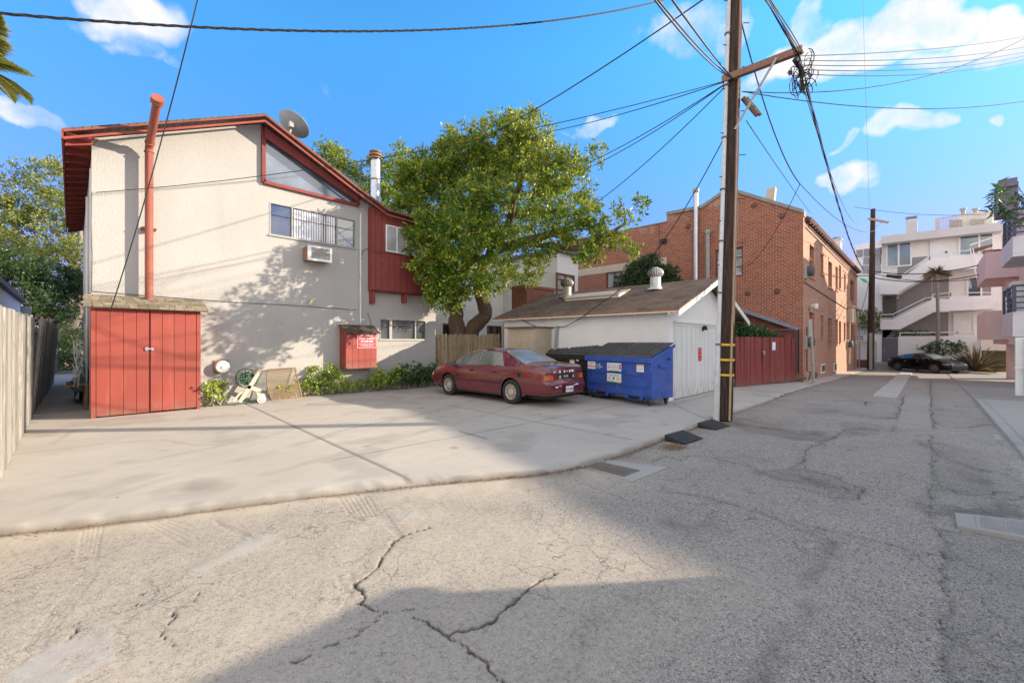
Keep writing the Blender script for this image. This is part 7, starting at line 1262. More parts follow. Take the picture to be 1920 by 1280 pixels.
print('CAR rz', math.degrees(rz), 'wheelbase', (fw_-rw).length, 'CAR2', math.degrees(rz2), (f2_-r2).length, 'DUMP', math.degrees(ang), (f1-f0).length, f0, f1)
db.location = f0-dirx*.10+Vector((0, 0, 0)); db.rotation_euler = (0, 0, ang)
for o in (db,): o.scale = (1, 1, 1)
nb = Vector((-math.sin(ang), math.cos(ang), 0)); sc_ = ((f1-f0).length+.22)/1.86
db.scale = (sc_, sc_*.66, sc_*.90)
dk.rotation_euler = (0, 0, ang+.03); dk.location = db.location-dirx*(1.86*sc_+.16)+nb*.06; dk.scale = (sc_, sc_*.66, sc_*.90)
# ================================================================== things in the yard and on the road
for k, (pts, lb) in enumerate([([(1249, 822), (1268, 834), (1292, 835), (1313, 824), (1290, 808)], 'black rubber kerb ramp lying nearer the drain cover'), ([(1304, 795), (1322, 803), (1347, 813), (1372, 803), (1352, 790)], 'black rubber kerb ramp lying against the foot of the wooden pole')]):
    P = [on_z(a, b, -.05) for a, b in pts]; c = sum(P, Vector())/len(P); t = thing('kerb_ramp', lb, 'ramp', c, 'rubber kerb ramps')
    o_ = c; u = Vector((1, -.10, 0)).normalized(); v = Vector((-.10, -1, 0)).normalized(); w_, d_ = .62, .36; mb = MB(); b = [o_-u*w_/2-v*d_/2, o_+u*w_/2-v*d_/2, o_+u*w_/2+v*d_/2, o_-u*w_/2+v*d_/2]
    Z = Vector((0, 0, 1)); mb.add([b[0], b[1], b[2], b[3], b[0]+Z*.10, b[1]+Z*.10, b[2]+Z*.015, b[3]+Z*.015], [(0, 3, 2, 1), (4, 5, 6, 7), (0, 1, 5, 4), (1, 2, 6, 5), (2, 3, 7, 6), (3, 0, 4, 7)]); mb.build('ramp', M['rubber'], t, bevel=.008)
    mb = MB()
    for s_ in (-.22, 0, .22): p = o_+u*s_+v*.05+Z*.055; mb.lathe([(.016, 0), (.016, .004)], p, (0, .2, 1), 8)
    mb.build('bolt_hole', M['dark'], t)
def cover(label, px, slab, lid, m='greymetal', zz=-.062):
    c = on_z(px[0], px[1], zz); t = thing('utility_cover', label, 'utility cover', c, 'utility covers set in the paving'); c.z = gz1(c.x)+zz
    P = [on_z(a, b, zz) for a, b in slab]; mb = MB(); mb.prism([Vector((p.x, p.y, c.z-.03)) for p in P], (0, 0, .045)); mb.build('collar', M['concrete_d'], t)
    P = [on_z(a, b, zz) for a, b in lid]; mb = MB(); mb.prism([Vector((p.x, p.y, c.z+.0)) for p in P], (0, 0, .021)); L = mb.build('lid', M[m], t); mb = MB(); n = 16; k = 9
    for i in range(1, n):
        for j in range(1, k): a = P[0]+(P[1]-P[0])*i/n; b = P[3]+(P[2]-P[3])*i/n; q = a+(b-a)*(j+.5*(i % 2)-.25)/k; mb.box(q.x-.010, q.x+.010, q.y-.010, q.y+.010, c.z+.021, c.z+.027)
    mb.build('tread', M[m], L); return t
M['ironlid'] = simple('iron_lid', (.20, .17, .15), .7, .25, 10, .2)
cover('brown iron lid in a cement collar at the kerb, left of the rubber ramps', (1140, 878), [(1085, 873), (1130, 862), (1252, 878), (1185, 904)], [(1094, 876), (1126, 868), (1200, 884), (1170, 896)], 'ironlid')
cover('big grey cement cover at the right edge of the picture', (1850, 985), [(1790, 963), (1795, 988), (1990, 1024), (1990, 985)], [(1828, 968), (1832, 990), (1990, 1018), (1990, 990)])
cover('grey cover plate nearest the pink building side, farther up the road', (1815, 818), [(1750, 808), (1753, 814), (1882, 826), (1872, 816)], [(1782, 811), (1784, 816), (1872, 824), (1866, 816)])
# hose reel
HYY = 12.35; p = on_z(462, 752, 0); hr = thing('hose_reel', 'beige plastic hose reel cart with green hose standing against the house wall', 'hose reel', (p.x, p.y, 0)); A_ = 12.55
def hp_(px, py, y): return on_y(px, py, y)
for y in (12.45, 12.80):
    mb = MB(); base0 = hp_(449, 754, y); topp = hp_(489, 692, y); b1 = hp_(487, 753, y); m1 = hp_(468, 724, y); m2 = hp_(483, 733, y)
    mb.bar(base0, topp, .09, .03, up=(0, 1, 0)); mb.bar(m1-Vector((.05, 0, .0)), m2+Vector((.06, 0, 0)), .10, .03, up=(0, 1, 0)); mb.bar(m2, b1+Vector((0, 0, .05)), .08, .03, up=(0, 1, 0)); mb.bar(hp_(437, 752, y), hp_(452, 735, y), .05, .03, up=(0, 1, 0)); mb.build('side_frame', M['beige'], hr, bevel=.006)
mb = MB(); tp = hp_(488, 693, 12.45); mb.bar(tp, tp+Vector((-.0, .36, 0)), .05, .04); 
mb.build('handle', M['beige'], hr); mb = MB(); c = hp_(463, 709, 12.62)
for s_ in (-.15, .15): mb.tube([c+Vector((math.cos(q)*.22, s_, math.sin(q)*.24)) for q in np.linspace(0, 2*math.pi, 28)], .014, 6); mb.bar(c+Vector((-.2, s_, 0)), c+Vector((.2, s_, 0)), .03, .02); mb.bar(c+Vector((0, s_, -.2)), c+Vector((0, s_, .2)), .03, .02)
mb.lathe([(.07, -.15), (.07, .15)], c, (0, 1, 0), 14); mb.build('drum', M['greenmetal'], hr)
mb = MB(); r_ = random.Random(2); pts = []
for i in range(150): q = i*.42; r0 = .10+.03*(i//50)+r_.uniform(-.01, .01); pts.append(c+Vector((math.cos(q)*r0, -.12+.24*abs(((i*.013) % 1)*2-1), math.sin(q)*r0)))
mb.tube(pts, .012, 6); pts = []
for i in range(60): q = i*.35; r0 = .2+.04*math.sin(i*.7); pts.append(Vector((p.x+.12+math.cos(q)*r0, 12.6+math.sin(q)*.12, .03+.06*abs(math.sin(i*.21)))))
mb.tube(pts, .012, 6); pts = [Vector((p.x-.1, 12.6, .03)), Vector((p.x-.4, 12.4, .02)), Vector((p.x-.7, 12.65, .02)), Vector((p.x-.95, 12.8, .3))]; mb.tube(pts, .012, 6); mb.build('hose', M['hose'], hr, smooth=True)
for y in (12.38, 12.86): mb = MB(); c2 = hp_(490, 747, y); c2.z = .10; mb.lathe([(.10, -.02), (.10, .02), (.085, .025), (.03, .03)], c2, (0, -1, 0), 20); w = mb.build('wheel', M['white'], hr, smooth=True); mb = MB(); [mb.lathe([(.014, 0), (.014, .003)], c2+Vector((math.cos(k)*.055, -.03, math.sin(k)*.055)), (0, -1, 0), 8) for k in np.linspace(0, 5.5, 8)]; mb.build('holes', M['dark'], w)
# leaning insect screen
sA = on_y(510, 640, 12.72); sA.z = .01; sB = on_y(566, 640, 12.74); sB.z = .01; zt = .82; back = Vector((-.02, .30, 0)); T0 = sA+back+Vector((0, 0, zt)); T1 = sB+back+Vector((-.06, 0, zt+.02))
ws_ = thing('window_screen', 'old rusty framed window screen leaning on the wall right of the hose reel', 'screen', sA)
mb = MB(); 
for (a, b) in ((sA, sB), (sB, T1), (T1, T0)): mb.bar(a, b, .035, .02)
mid_ = (sA+T0)/2+Vector((-.07, 0, .02)); mb.tube([sA, sA+(mid_-sA)*.5+Vector((-.02, 0, 0)), mid_, T0+(mid_-T0)*.4+Vector((-.01, 0, 0)), T0], .014, 6); mb.build('frame', M['rust'], ws_)
mb = MB(); mb.add([sA, sB, T1, T0, mid_], [(0, 1, 2, 3, 4)]); mb.build('mesh', M['screen'], ws_)
# clutter in the side passage
q = on_z(150, 752, 0)
t = thing('wheelbarrow', 'old grey wheelbarrow full of junk in the shady side passage', 'wheelbarrow', (.02, 11.5+3, 0)); 
def sp_(px, py, x=.0): r = ray(px, py); return None
bx_, by_ = .02, 13.75; bx_ = on_z(152, 752, 0).x; by_ = on_z(152, 752, 0).y
t.location = (bx_, by_, 0); ORG[t.name] = Vector((bx_, by_, 0)); mb = MB(); mb.prism([(bx_-.28, by_-.35, .52), (bx_+.24, by_-.35, .52), (bx_+.14, by_-.25, .26), (bx_-.12, by_-.25, .26)], (0, .75, 0)); mb.build('tray', simple('tray_grey', (.16, .17, .17), .7, .3, 6, .1), t); mb = MB(); mb.tube([(bx_-.1, by_+.6, .12), (bx_-.1, by_-.1, .3), (bx_-.15, by_-.7, .5)], .018, 6); mb.tube([(bx_+.1, by_+.6, .12), (bx_+.1, by_-.1, .3), (bx_+.15, by_-.7, .5)], .018, 6); mb.tube([(bx_-.12, by_-.2, .28), (bx_-.14, by_-.28, 0)], .015, 6); mb.tube([(bx_+.12, by_-.2, .28), (bx_+.14, by_-.28, 0)], .015, 6); mb.build('legs', M['rust'], t); mb = MB(); mb.lathe([(.17, -.03), (.17, .03), (.1, .035)], (bx_, by_+.62, .17), (1, 0, 0), 16); mb.build('wheel', M['rubber'], t, smooth=True)
mb = MB(); r_ = random.Random(6)
for i in range(16): x, y = bx_+r_.uniform(-.25, .2), by_+r_.uniform(-.33, .3); a = Vector((x, y, .45)); mb.bar(a, a+Vector((r_.uniform(-.25, .25), r_.uniform(-.2, .2), r_.uniform(.05, .25))), r_.uniform(.02, .08), .02)
mb.build('junk', simple('junk_wood', (.30, .24, .18), .9, .5, 12, 0, island=.8), t)
mb = MB(); tag(mb.box(bx_+.02, bx_+.27, by_-.55, by_-.37, 0, .3).box(bx_+.035, bx_+.26, by_-.56, by_-.55, .03, .27).build('milk_crate', simple('crate_grey', (.28, .27, .25), .7, .3, 20, .1), loc=(bx_, by_-.4, 0)), 'small grey crate on the ground in front of the wheelbarrow', 'crate')
t = thing('wire_hanger_pile', 'tangle of pale wires hanging on the shady side wall of the house', 'wires', (.15, 14, 1.2)); mb = MB(); r_ = random.Random(9)
for i in range(14): c = Vector((.12, 13.5+r_.random()*1.2, .7+r_.random()*.8)); mb.tube([c+Vector((r_.uniform(-.12, .08), r_.uniform(-.2, .2), r_.uniform(-.25, .25))) for _ in range(5)], .008, 4, cap=False)
mb.build('wires', M['conduit'], t)
mb = MB(); mb.prism([(.02, 15.2, .35), (.28, 15.2, .35), (.28, 15.2, .95), (.12, 15.2, .9)], (0, 1.2, 0)); tag(mb.build('stacked_bin', simple('bluegrey_bin', (.10, .14, .17), .6, .3, 6, .1), loc=(.1, 15, 0)), 'dark blue grey bin standing deeper in the side passage', 'bin')
mb = MB(); r_ = random.Random(12); y = 13.6
for i in range(5): a = Vector((.0+r_.uniform(-.02, .1), 14.2+i*.05, .55)); mb.bar(a+Vector((-.15, 0, .0)), a+Vector((.28, .05, .05)), .05, .03)
mb.bar((.22, 14.1, 0), (.24, 14.1, .62), .06, .06); tag(mb.build('timber_rack', M['rust'], loc=(.1, 14.1, 0)), 'rough brown timber stand behind the wheelbarrow against the house side', 'rack')
# litter along the kerb and small stones on the road
def scatter(name, label, n, fn_, mat, s0, s1, kind='stuff', seed=1):
    r = random.Random(seed); mb = MB()
    for _ in range(n):
        p = fn_(r)
        if p is None: continue
        s_ = r.uniform(s0, s1); q = r.uniform(0, 6.28); a = Vector((math.cos(q), math.sin(q), r.uniform(-.3, .3)))*s_; b = Vector((-math.sin(q), math.cos(q), r.uniform(-.3, .3)))*s_*r.uniform(.4, .9); p = Vector(p)
        mb.add([p+a, p+b, p-a, p-b, p+Vector((0, 0, s_*.6))], [(0, 1, 4), (1, 2, 4), (2, 3, 4), (3, 0, 4), (3, 2, 1, 0)])
    return tag(mb.build(name, mat), label, None, None, kind)
def near_curb(r):
    x = r.uniform(-.5, 9.5); 
    if r.random() > (.35 if x < 3 else .9): return None
    return (x, float(curb(x))-.02-abs(r.gauss(0, .07)), -.045)
scatter('leaf_litter', 'dry leaf litter gathered along the kerb of the concrete yard', 900, near_curb, M['litter'], .006, .018, seed=2)
def stones(r):
    x = r.uniform(0, 7); y = r.uniform(-.9, float(curb(x))-.05); return (x, y, -.050)
scatter('loose_gravel', 'loose gravel and grit scattered on the road', 1600, stones, simple('grit', (.30, .28, .25), .9, .5, 20, 0, island=.7), .002, .006, seed=3)
def ramp_l(r): c = on_z(1262, 838, -.05); return (c.x+r.gauss(0, .14), c.y+r.gauss(0, .08), -.045)
scatter('leaf_litter', 'brown dry leaves piled beside the black ramps', 260, ramp_l, M['litter'], .008, .02, seed=4)
# ================================================================== foliage
def leaf_mesh(name, C, N_dir, size, mat, parent=None, loc=None, tips=None, per=9, spread=.5, aspect=.38, seed=0, droop=.2, bend=True):
    """rosettes: for each centre C[i] a whorl of `per` leaves pointing out around N_dir[i]; separate folded faces"""
    r = np.random.default_rng(seed); n = len(C); C = np.repeat(C, per, 0); D = np.repeat(N_dir, per, 0); k = len(C)
    d = D*.55+r.normal(0, spread, (k, 3)); d[:, 2] -= droop*r.random(k); d /= np.linalg.norm(d, axis=1, keepdims=True)+1e-9
    s = r.normal(0, 1, (k, 3)); s -= (s*d).sum(1, keepdims=True)*d; s /= np.linalg.norm(s, axis=1, keepdims=True)+1e-9
    nn = np.cross(d, s); L = size*(.5+.9*r.random((k, 1))); w = L*aspect*(.8+.4*r.random((k, 1))); base = C+d*L*.15*r.random((k, 1))+r.normal(0, size*.25, (k, 3))
    a = base; b = base+d*L*.5+s*w*.5+nn*L*.06; c = base+d*L-nn*L*.08; e = base+d*L*.5-s*w*.5+nn*L*.06
    V = np.stack([a, b, c, e], 1).reshape(-1, 3)
    off = np.array(ORG.get(parent.name, (0, 0, 0))) if parent is not None else (np.array(loc) if loc is not None else 0); V = V-off
    m = len(V)//4; me = bpy.data.meshes.new(name); me.vertices.add(m*4); me.vertices.foreach_set('co', V.astype(np.float32).ravel()); me.loops.add(m*4); me.loops.foreach_set('vertex_index', np.arange(m*4, dtype=np.int32)); me.polygons.add(m); me.polygons.foreach_set('loop_start', np.arange(0, m*4, 4, dtype=np.int32)); me.polygons.foreach_set('loop_total', np.full(m, 4, dtype=np.int32))
    me.update(calc_edges=True); me.materials.append(mat)
    t = np.repeat(np.repeat(tips if tips is not None else np.zeros(n), per), 4)*(.6+.4*np.repeat(r.random(m), 4)); at_ = me.attributes.new('tip', 'FLOAT', 'POINT'); at_.data.foreach_set('value', t.astype(np.float32))
    o = bpy.data.objects.new(name, me); COL.objects.link(o)
    if parent is not None: o.parent = parent
    elif loc is not None: o.location = loc
    return o
def sprays(lobes, n, rng, shell=.55, twig=.35):
    """points in a union of lumpy lobes: clusters of sprays with gaps between them"""
    P = []; Dn = []; tot = sum(l[1]**2 for l in lobes)
    for (c, R, *sq) in lobes:
        c = np.array(c); q = sq[0] if sq else .8; k = max(3, int(n*R*R/tot*(sq[1] if len(sq) > 1 else 1))); d = rng.normal(0, 1, (k, 3)); d /= np.linalg.norm(d, axis=1, keepdims=True); rad = R*(shell+(1-shell)*rng.random((k, 1))**.6)*(.82+.36*rng.random((k, 1)))
        p = c+d*rad*np.array([1, 1, q]); P.append(p); Dn.append(d)
    return np.concatenate(P), np.concatenate(Dn)
def tree(name, label, trunks, lobes, nspray, per_spray, leaf, leafmat, bark, seed=1, loc=None, group=None, twigs=True, tipk=.3, rad_spray=.32, per=7, aspect=.38, shell=.5):
    rng = np.random.default_rng(seed); r = random.Random(seed); base = Vector(trunks[0][0][0]); t = thing(name, label, 'tree', base, group)
    mb = MB(); nodes = []
    for (pts, rr) in trunks:
        pts = [Vector(p) for p in pts]; fine = []; fr = []
        for i in range(len(pts)-1):
            for k in range(5):
                s_ = k/5; p0 = pts[max(i-1, 0)]; p1 = pts[i]; p2 = pts[i+1]; p3 = pts[min(i+2, len(pts)-1)]
                q = .5*((2*p1)+(-p0+p2)*s_+(2*p0-5*p1+4*p2-p3)*s_**2+(-p0+3*p1-3*p2+p3)*s_**3); fine.append(q+Vector((r.uniform(-1, 1), r.uniform(-1, 1), 0))*rr[i]*.12); fr.append((rr[i]*(1-s_)+rr[i+1]*s_)*(1+r.uniform(-.08, .08)))
        fine.append(pts[-1]); fr.append(rr[-1]); mb.tube(fine, fr, 12); nodes += [(p, q) for p, q in zip(fine, fr)][3:]
    S_, Dn = sprays(lobes, nspray, rng, shell)
    NP = np.array([tuple(n_[0]) for n_ in nodes]); order = np.argsort(np.min(np.linalg.norm(S_[:, None]-NP[None], axis=2), 1)); NPl = [np.array(x) for x in NP]; NR = [n_[1] for n_ in nodes]
    if twigs:
        for idx in order:
            p = S_[idx]; A_ = np.array(NPl); dd = np.linalg.norm(A_-p, axis=1); j = int(dd.argmin()); q = A_[j]; r0 = min(NR[j]*.6, .012+.018*dd[j]); m_ = (p+q)/2+rng.normal(0, dd[j]*.07, 3)+np.array([0, 0, dd[j]*.05]); mb.tube([q, m_, p], [r0, r0*.75, .006], 4, cap=False)
            for (u, rr_) in ((q*.5+m_*.5, r0*.9), (m_, r0*.75), (p, r0*.4)): NPl.append(u); NR.append(max(rr_, .008))
    mb.build('trunk', bark, t, smooth=True)
    C = np.repeat(S_, per_spray, 0); D = np.repeat(Dn, per_spray, 0); o = rng.normal(0, 1, C.shape); o /= np.linalg.norm(o, axis=1, keepdims=True); C = C+o*rad_spray*rng.random((len(C), 1))**.5*np.array([1, 1, .75]); D = D*.5+o*.7; D[:, 2] += .35
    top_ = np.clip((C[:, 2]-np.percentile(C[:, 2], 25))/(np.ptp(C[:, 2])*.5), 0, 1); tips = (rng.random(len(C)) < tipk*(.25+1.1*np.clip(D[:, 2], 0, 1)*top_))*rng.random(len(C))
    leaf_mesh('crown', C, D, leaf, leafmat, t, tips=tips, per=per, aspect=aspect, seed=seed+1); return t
# main tree behind the picket fence
D0 = 17.2
def T(px, py, D=D0): return at(px, py, D)
TB_ = T(868, 700, 17.2); TB_.z = 0
trunks = [([TB_+Vector((-.1, 0, 0)), T(858, 620), T(852, 575, 17.1), T(832, 540, 16.9), T(826, 500, 16.8), T(800, 450, 16.5), T(770, 400, 16.5), T(760, 350, 16.5)], [.42, .33, .28, .23, .2, .17, .12, .05]),
          ([TB_+Vector((.15, 0, 0)), T(886, 622), T(910, 590, 17.1), T(906, 565, 17), T(898, 535, 17), T(905, 500, 16.8), T(930, 470, 16.4), T(975, 455, 14.8), T(1030, 440, 13.6), T(1100, 420, 12.9)], [.40, .31, .27, .27, .22, .21, .19, .17, .13, .06]),
          ([T(826, 500, 16.8), T(860, 470, 16.8), T(900, 420, 16.8), T(920, 360, 16.8), T(935, 290, 16.6), T(950, 240, 16.5)], [.17, .16, .14, .11, .07, .03]), ([T(905, 500, 16.8), T(950, 430, 16.5), T(965, 370, 15.3), T(985, 320, 14.8), T(1000, 260, 15)], [.16, .14, .11, .08, .04]),
          ([T(975, 455, 14.8), T(1030, 460, 13.6), T(1090, 465, 12.9), T(1140, 440, 12.5), T(1170, 420, 12.3)], [.13, .11, .09, .07, .03]), ([T(832, 540, 16.9), T(880, 500, 16.4), T(890, 470, 16), T(860, 430, 15.6), T(830, 400, 15.4)], [.14, .12, .1, .07, .04])]
L_ = []
for (px, py, D, R, q) in [(785, 325, 16.6, .95, .75), (800, 340, 16.2, 1.1, .75), (778, 400, 15.8, .85, .8), (800, 470, 15.2, 1.0, .8), (835, 520, 15.2, .75, .8), (870, 300, 16.2, 1.3, .7), (930, 275, 15.6, 1.25, .8), (990, 280, 15.0, 1.1, .8), (1040, 320, 14.4, 1.0, .75), (900, 380, 14.6, 1.3, .8), (980, 375, 13.8, 1.25, .8), (1060, 385, 13.2, 1.05, .8),
                          (1010, 450, 13.0, .9, .7), (1090, 430, 12.6, .85, .7), (1150, 425, 12.4, .72, .7), (1178, 455, 12.2, .45, .8), (1120, 480, 12.2, .45, .8), (870, 450, 14.2, 1.1, .75), (940, 460, 13.6, .85, .7), (915, 530, 15.4, .5, .9), (965, 245, 15.6, .7, 1.0), (845, 272, 16.2, .6, .9), (762, 345, 16.6, .6, .8), (1085, 345, 13.8, .7, .8), (1110, 465, 12.6, .45, .8), (960, 520, 14.8, .4, .9), (820, 555, 16.0, .4, .9), (1005, 505, 13.6, .35, .8), (890, 330, 18.0, 1.5, .8), (980, 335, 17.5, 1.3, .8), (860, 420, 17.6, 1.4, .8), (960, 430, 17, 1.2, .8), (1010, 225, 15.2, .35, 1.6), (1115, 300, 13.6, .35, 1.2), (1190, 395, 12.4, .3, 1.2), (800, 440, 14.6, .7, .9), (812, 500, 14.4, .65, .9), (818, 545, 14.4, .45, .9), (768, 370, 15.4, .5, .9), (845, 490, 14.0, .7, .8), (845, 560, 15.2, .4, .9), (870, 560, 15.4, .35, .9), (905, 520, 14.2, .45, .9), (940, 500, 13.8, .45, .9), (985, 520, 13.8, .3, .9), (860, 520, 14.6, .6, .9)]: L_.append((tuple(T(px, py, D)), R, q, .5 if D < 14.4 and px > 930 else 1))
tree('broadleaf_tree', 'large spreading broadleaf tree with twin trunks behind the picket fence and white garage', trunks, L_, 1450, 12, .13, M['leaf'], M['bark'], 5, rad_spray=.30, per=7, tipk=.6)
# upright tip sprays
# tree behind the left fence
tb = T(120, 700, 26); tb.z = 0
trunks = [([tb, T(122, 640, 26), T(128, 600, 25.5), T(100, 590, 25), T(60, 600, 25)], [.4, .35, .3, .22, .1]), ([T(122, 640, 26), T(150, 560, 25), T(140, 500, 25), T(110, 470, 25), T(60, 470, 25)], [.3, .25, .2, .15, .06]), ([T(150, 560, 25), T(130, 470, 25), T(90, 420, 25), T(50, 380, 25)], [.18, .14, .1, .05]), ([T(140, 500, 25), T(150, 430, 25), T(110, 360, 25)], [.14, .1, .05]), ([T(60, 600, 25), T(20, 560, 24), T(-20, 540, 24)], [.15, .12, .06])]
L_ = [(tuple(T(px, py, D)), R, q) for (px, py, D, R, q) in [(110, 340, 25, 1.7, .7), (50, 370, 25, 1.6, .7), (140, 400, 25, 1.4, .7), (0, 400, 24, 1.5, .7), (80, 440, 24.5, 1.8, .7), (20, 480, 24, 1.7, .7), (130, 480, 24, 1.3, .7), (-30, 450, 24, 1.8, .7)]]
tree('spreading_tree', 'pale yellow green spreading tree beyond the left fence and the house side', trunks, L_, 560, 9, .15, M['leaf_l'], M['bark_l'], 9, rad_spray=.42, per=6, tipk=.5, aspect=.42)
L_ = [(tuple(T(px, py, D)), R, q) for (px, py, D, R, q) in [(30, 520, 21, 1.3, .7), (90, 520, 22, 1.3, .7), (60, 560, 21, 1.1, .7), (110, 570, 22, 1.1, .8), (10, 500, 20, 1.2, .7), (140, 540, 23, 1.0, .8), (90, 600, 23, .9, .8)]]
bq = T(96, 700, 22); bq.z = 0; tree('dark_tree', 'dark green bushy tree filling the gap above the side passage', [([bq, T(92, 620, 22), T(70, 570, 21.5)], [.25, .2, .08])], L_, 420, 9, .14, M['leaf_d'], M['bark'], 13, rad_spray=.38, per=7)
L_ = [(tuple(T(px, py, D)), R, q) for (px, py, D, R, q) in [(125, 650, 25, 1.1, .9), (145, 640, 26, 1.0, .9), (115, 680, 24, .9, .8), (140, 690, 25, .9, .8), (150, 600, 27, 1.2, .9), (128, 615, 27, .9, .9)]]
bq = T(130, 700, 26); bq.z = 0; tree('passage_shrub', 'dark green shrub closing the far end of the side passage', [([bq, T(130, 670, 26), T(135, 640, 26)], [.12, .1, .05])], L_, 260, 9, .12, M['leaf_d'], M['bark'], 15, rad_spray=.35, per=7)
# trees behind the house roof
L_ = [(tuple(T(px, py, 24)), R, q) for (px, py, R, q) in [(625, 300, .9, .8), (650, 330, 1.1, .8), (690, 370, 1.2, .8), (610, 285, .5, .9), (740, 330, 1.0, .9), (730, 380, 1.2, .9), (700, 300, .35, .8), (750, 290, .6, .9)]]
bq = T(680, 640, 24); bq.z = 0; tree('yellow_green_tree', 'yellow green tree showing above the house roof beside the flue', [([bq, T(684, 500, 24), T(670, 400, 24), T(640, 340, 24)], [.3, .25, .15, .05]), ([T(684, 500, 24), T(720, 400, 24), T(740, 340, 24)], [.2, .12, .05])], L_, 330, 9, .15, M['leaf'], M['bark'], 17, rad_spray=.36, per=6, tipk=.6)
# small tree between garage and brick wing
L_ = [(tuple(T(px, py, 19.5)), R, q) for (px, py, R, q) in [(1205, 510, .75, .7), (1235, 525, .7, .7), (1180, 530, .6, .7), (1220, 495, .45, .8), (1250, 515, .5, .8), (1262, 528, .3, .8)]]
bq = T(1215, 700, 19.5); bq.z = 0; tree('small_tree', 'small dark green tree rising behind the garage ridge in front of the brick wing', [([bq, T(1215, 600, 19.5), T(1220, 530, 19.5)], [.14, .12, .04])], L_, 230, 8, .12, M['leaf_d'], M['bark'], 19, rad_spray=.22, per=7)
# vine mass over the red gate
rng = np.random.default_rng(23); n = 900; s_ = rng.random(n); gA_, gB_ = np.array(gA), np.array(gB+ (gA-gB)*.22); base_ = gA_+(gB_-gA_)*s_[:, None]; hgt = (.60-.50*s_**2.2)*(.85+.3*rng.random(n)); pz = GH-.12+hgt*np.sqrt(rng.random(n)); P_ = base_+np.stack([rng.normal(0, .05, n)+.0, .08+rng.random(n)*.9, 0*pz], 1); P_[:, 2] = pz
hv = thing('vine_hedge', 'dense green vine mass spilling over the top of the dark red gate', 'hedge', gA); leaf_mesh('foliage', P_, np.stack([rng.normal(0, .4, n), -.5+0*pz, .8+0*pz], 1), .085, M['leaf_i'], hv, per=8, seed=24, aspect=.6)
mb = MB(); 
for i in range(12): q = Vector(gA_+(gB_-gA_)*(i+.5)/12)+Vector((0, .5, 0)); mb.tube([q, q+Vector((.1, .1, 1.0)), q+Vector((-.1, 0, 1.9))], [.04, .03, .015], 5)
mb.build('stems', M['bark'], hv)
# jade bushes along the house wall
def bush(label, px0, px1, pytop, y, n, leaf, mat, seed, depth=.35, kind='jade_bush'):
    rng = np.random.default_rng(seed); r = random.Random(seed); a = on_y(px0, 700, y); b = on_y(px1, 700, y); H_ = on_y((px0+px1)/2, pytop, y).z; t = thing(kind, label, 'bush', ((a.x+b.x)/2, y, 0), 'bushes along the house wall')
    mb = MB(); tips = []; k = max(3, int((b.x-a.x)*7))
    for i in range(k):
        p = Vector((a.x+(b.x-a.x)*(i+.5)/k, y+r.uniform(-.1, .1), 0)); nodes = [(p, .022)]
        for _ in range(5):
            q, rr = r.choice(nodes[-4:]); e = q+Vector((r.uniform(-.18, .18), r.uniform(-.15, .12), r.uniform(.12, .30)))
            if e.z > H_*(.75+.25*r.random()): continue
            mb.tube([q, (q+e)/2+Vector((r.uniform(-.02, .02), 0, 0)), e], [rr, rr*.9, rr*.75], 6); nodes.append((e, rr*.75)); tips.append(e)
    mb.build('stems', M['bark_l'], t, smooth=True)
    C = []; 
    for _ in range(n):
        e = r.choice(tips) if tips else a; C.append((e.x+r.gauss(0, .07), e.y+r.gauss(0, .08), max(.02, e.z+r.gauss(.03, .06))))
    C = np.array(C); leaf_mesh('foliage', C, np.tile(np.array([[0, -.2, .8]]), (len(C), 1)), leaf, mat, t, per=8, seed=seed+1, aspect=.62, tips=(rng.random(len(C)) < .35)*rng.random(len(C)), droop=0); return t
bush('small low jade bush right beside the red shed', 376, 436, 712, 12.72, 90, .065, M['leaf_j'], 31); bush('bright leggy jade bush behind and right of the leaning screen', 566, 606, 676, 12.95, 130, .075, M['leaf_j'], 33); bush('bright jade bush just left of and below the red meter cabinet', 600, 640, 680, 12.9, 120, .075, M['leaf_j'], 34); bush('low straggly jade growth at the wall foot behind the screen', 515, 560, 722, 13.0, 60, .06, M['leaf_j'], 36)
bush('low bush at the wall foot under the red meter cabinet', 640, 700, 712, 12.85, 110, .06, M['leaf_j'], 37); bush('full green bush right of the red meter cabinet', 698, 748, 680, 12.75, 300, .07, M['leaf_j'], 38); bush('dark green bush at the house corner beside the nose of the red car', 745, 822, 672, 12.65, 520, .07, M['leaf_i'], 39)
# palm fronds at the upper left
def frond(t, base, d, L, seed, w=.5, droop=.8, mat='leaf_p'):
    r = random.Random(seed); d = Vector(d).normalized(); sd = d.cross(Vector((0, 0, 1))).normalized(); mb = MB(); pts = []; n = 16
    for i in range(n+1): s_ = i/n; pts.append(Vector(base)+d*L*s_+Vector((0, 0, -droop*s_*s_*L*.5)))
    mb.tube(pts, [.03*(1-i/n)+.006 for i in range(n+1)], 5); vs = []; 
    for i in range(3, n):
        for k in range(6):
            s_ = (i+k/6)/n; p = pts[i]+(pts[min(i+1, n)]-pts[i])*(k/6)
            for sg in (-1, 1): l = w*math.sin(math.pi*min(1, .15+s_*.85))*(.8+.3*r.random()); q = p+sd*sg*l*.8+d*l*.55+Vector((0, 0, -l*.35)); m_ = (p+q)/2+Vector((0, 0, l*.08)); tk = Vector((0, 0, .018)); mb.add([p-d*.012, m_-d*.02, q, m_+d*.02+tk], [(0, 1, 2, 3)])
    return mb.build('frond', M[mat], t)
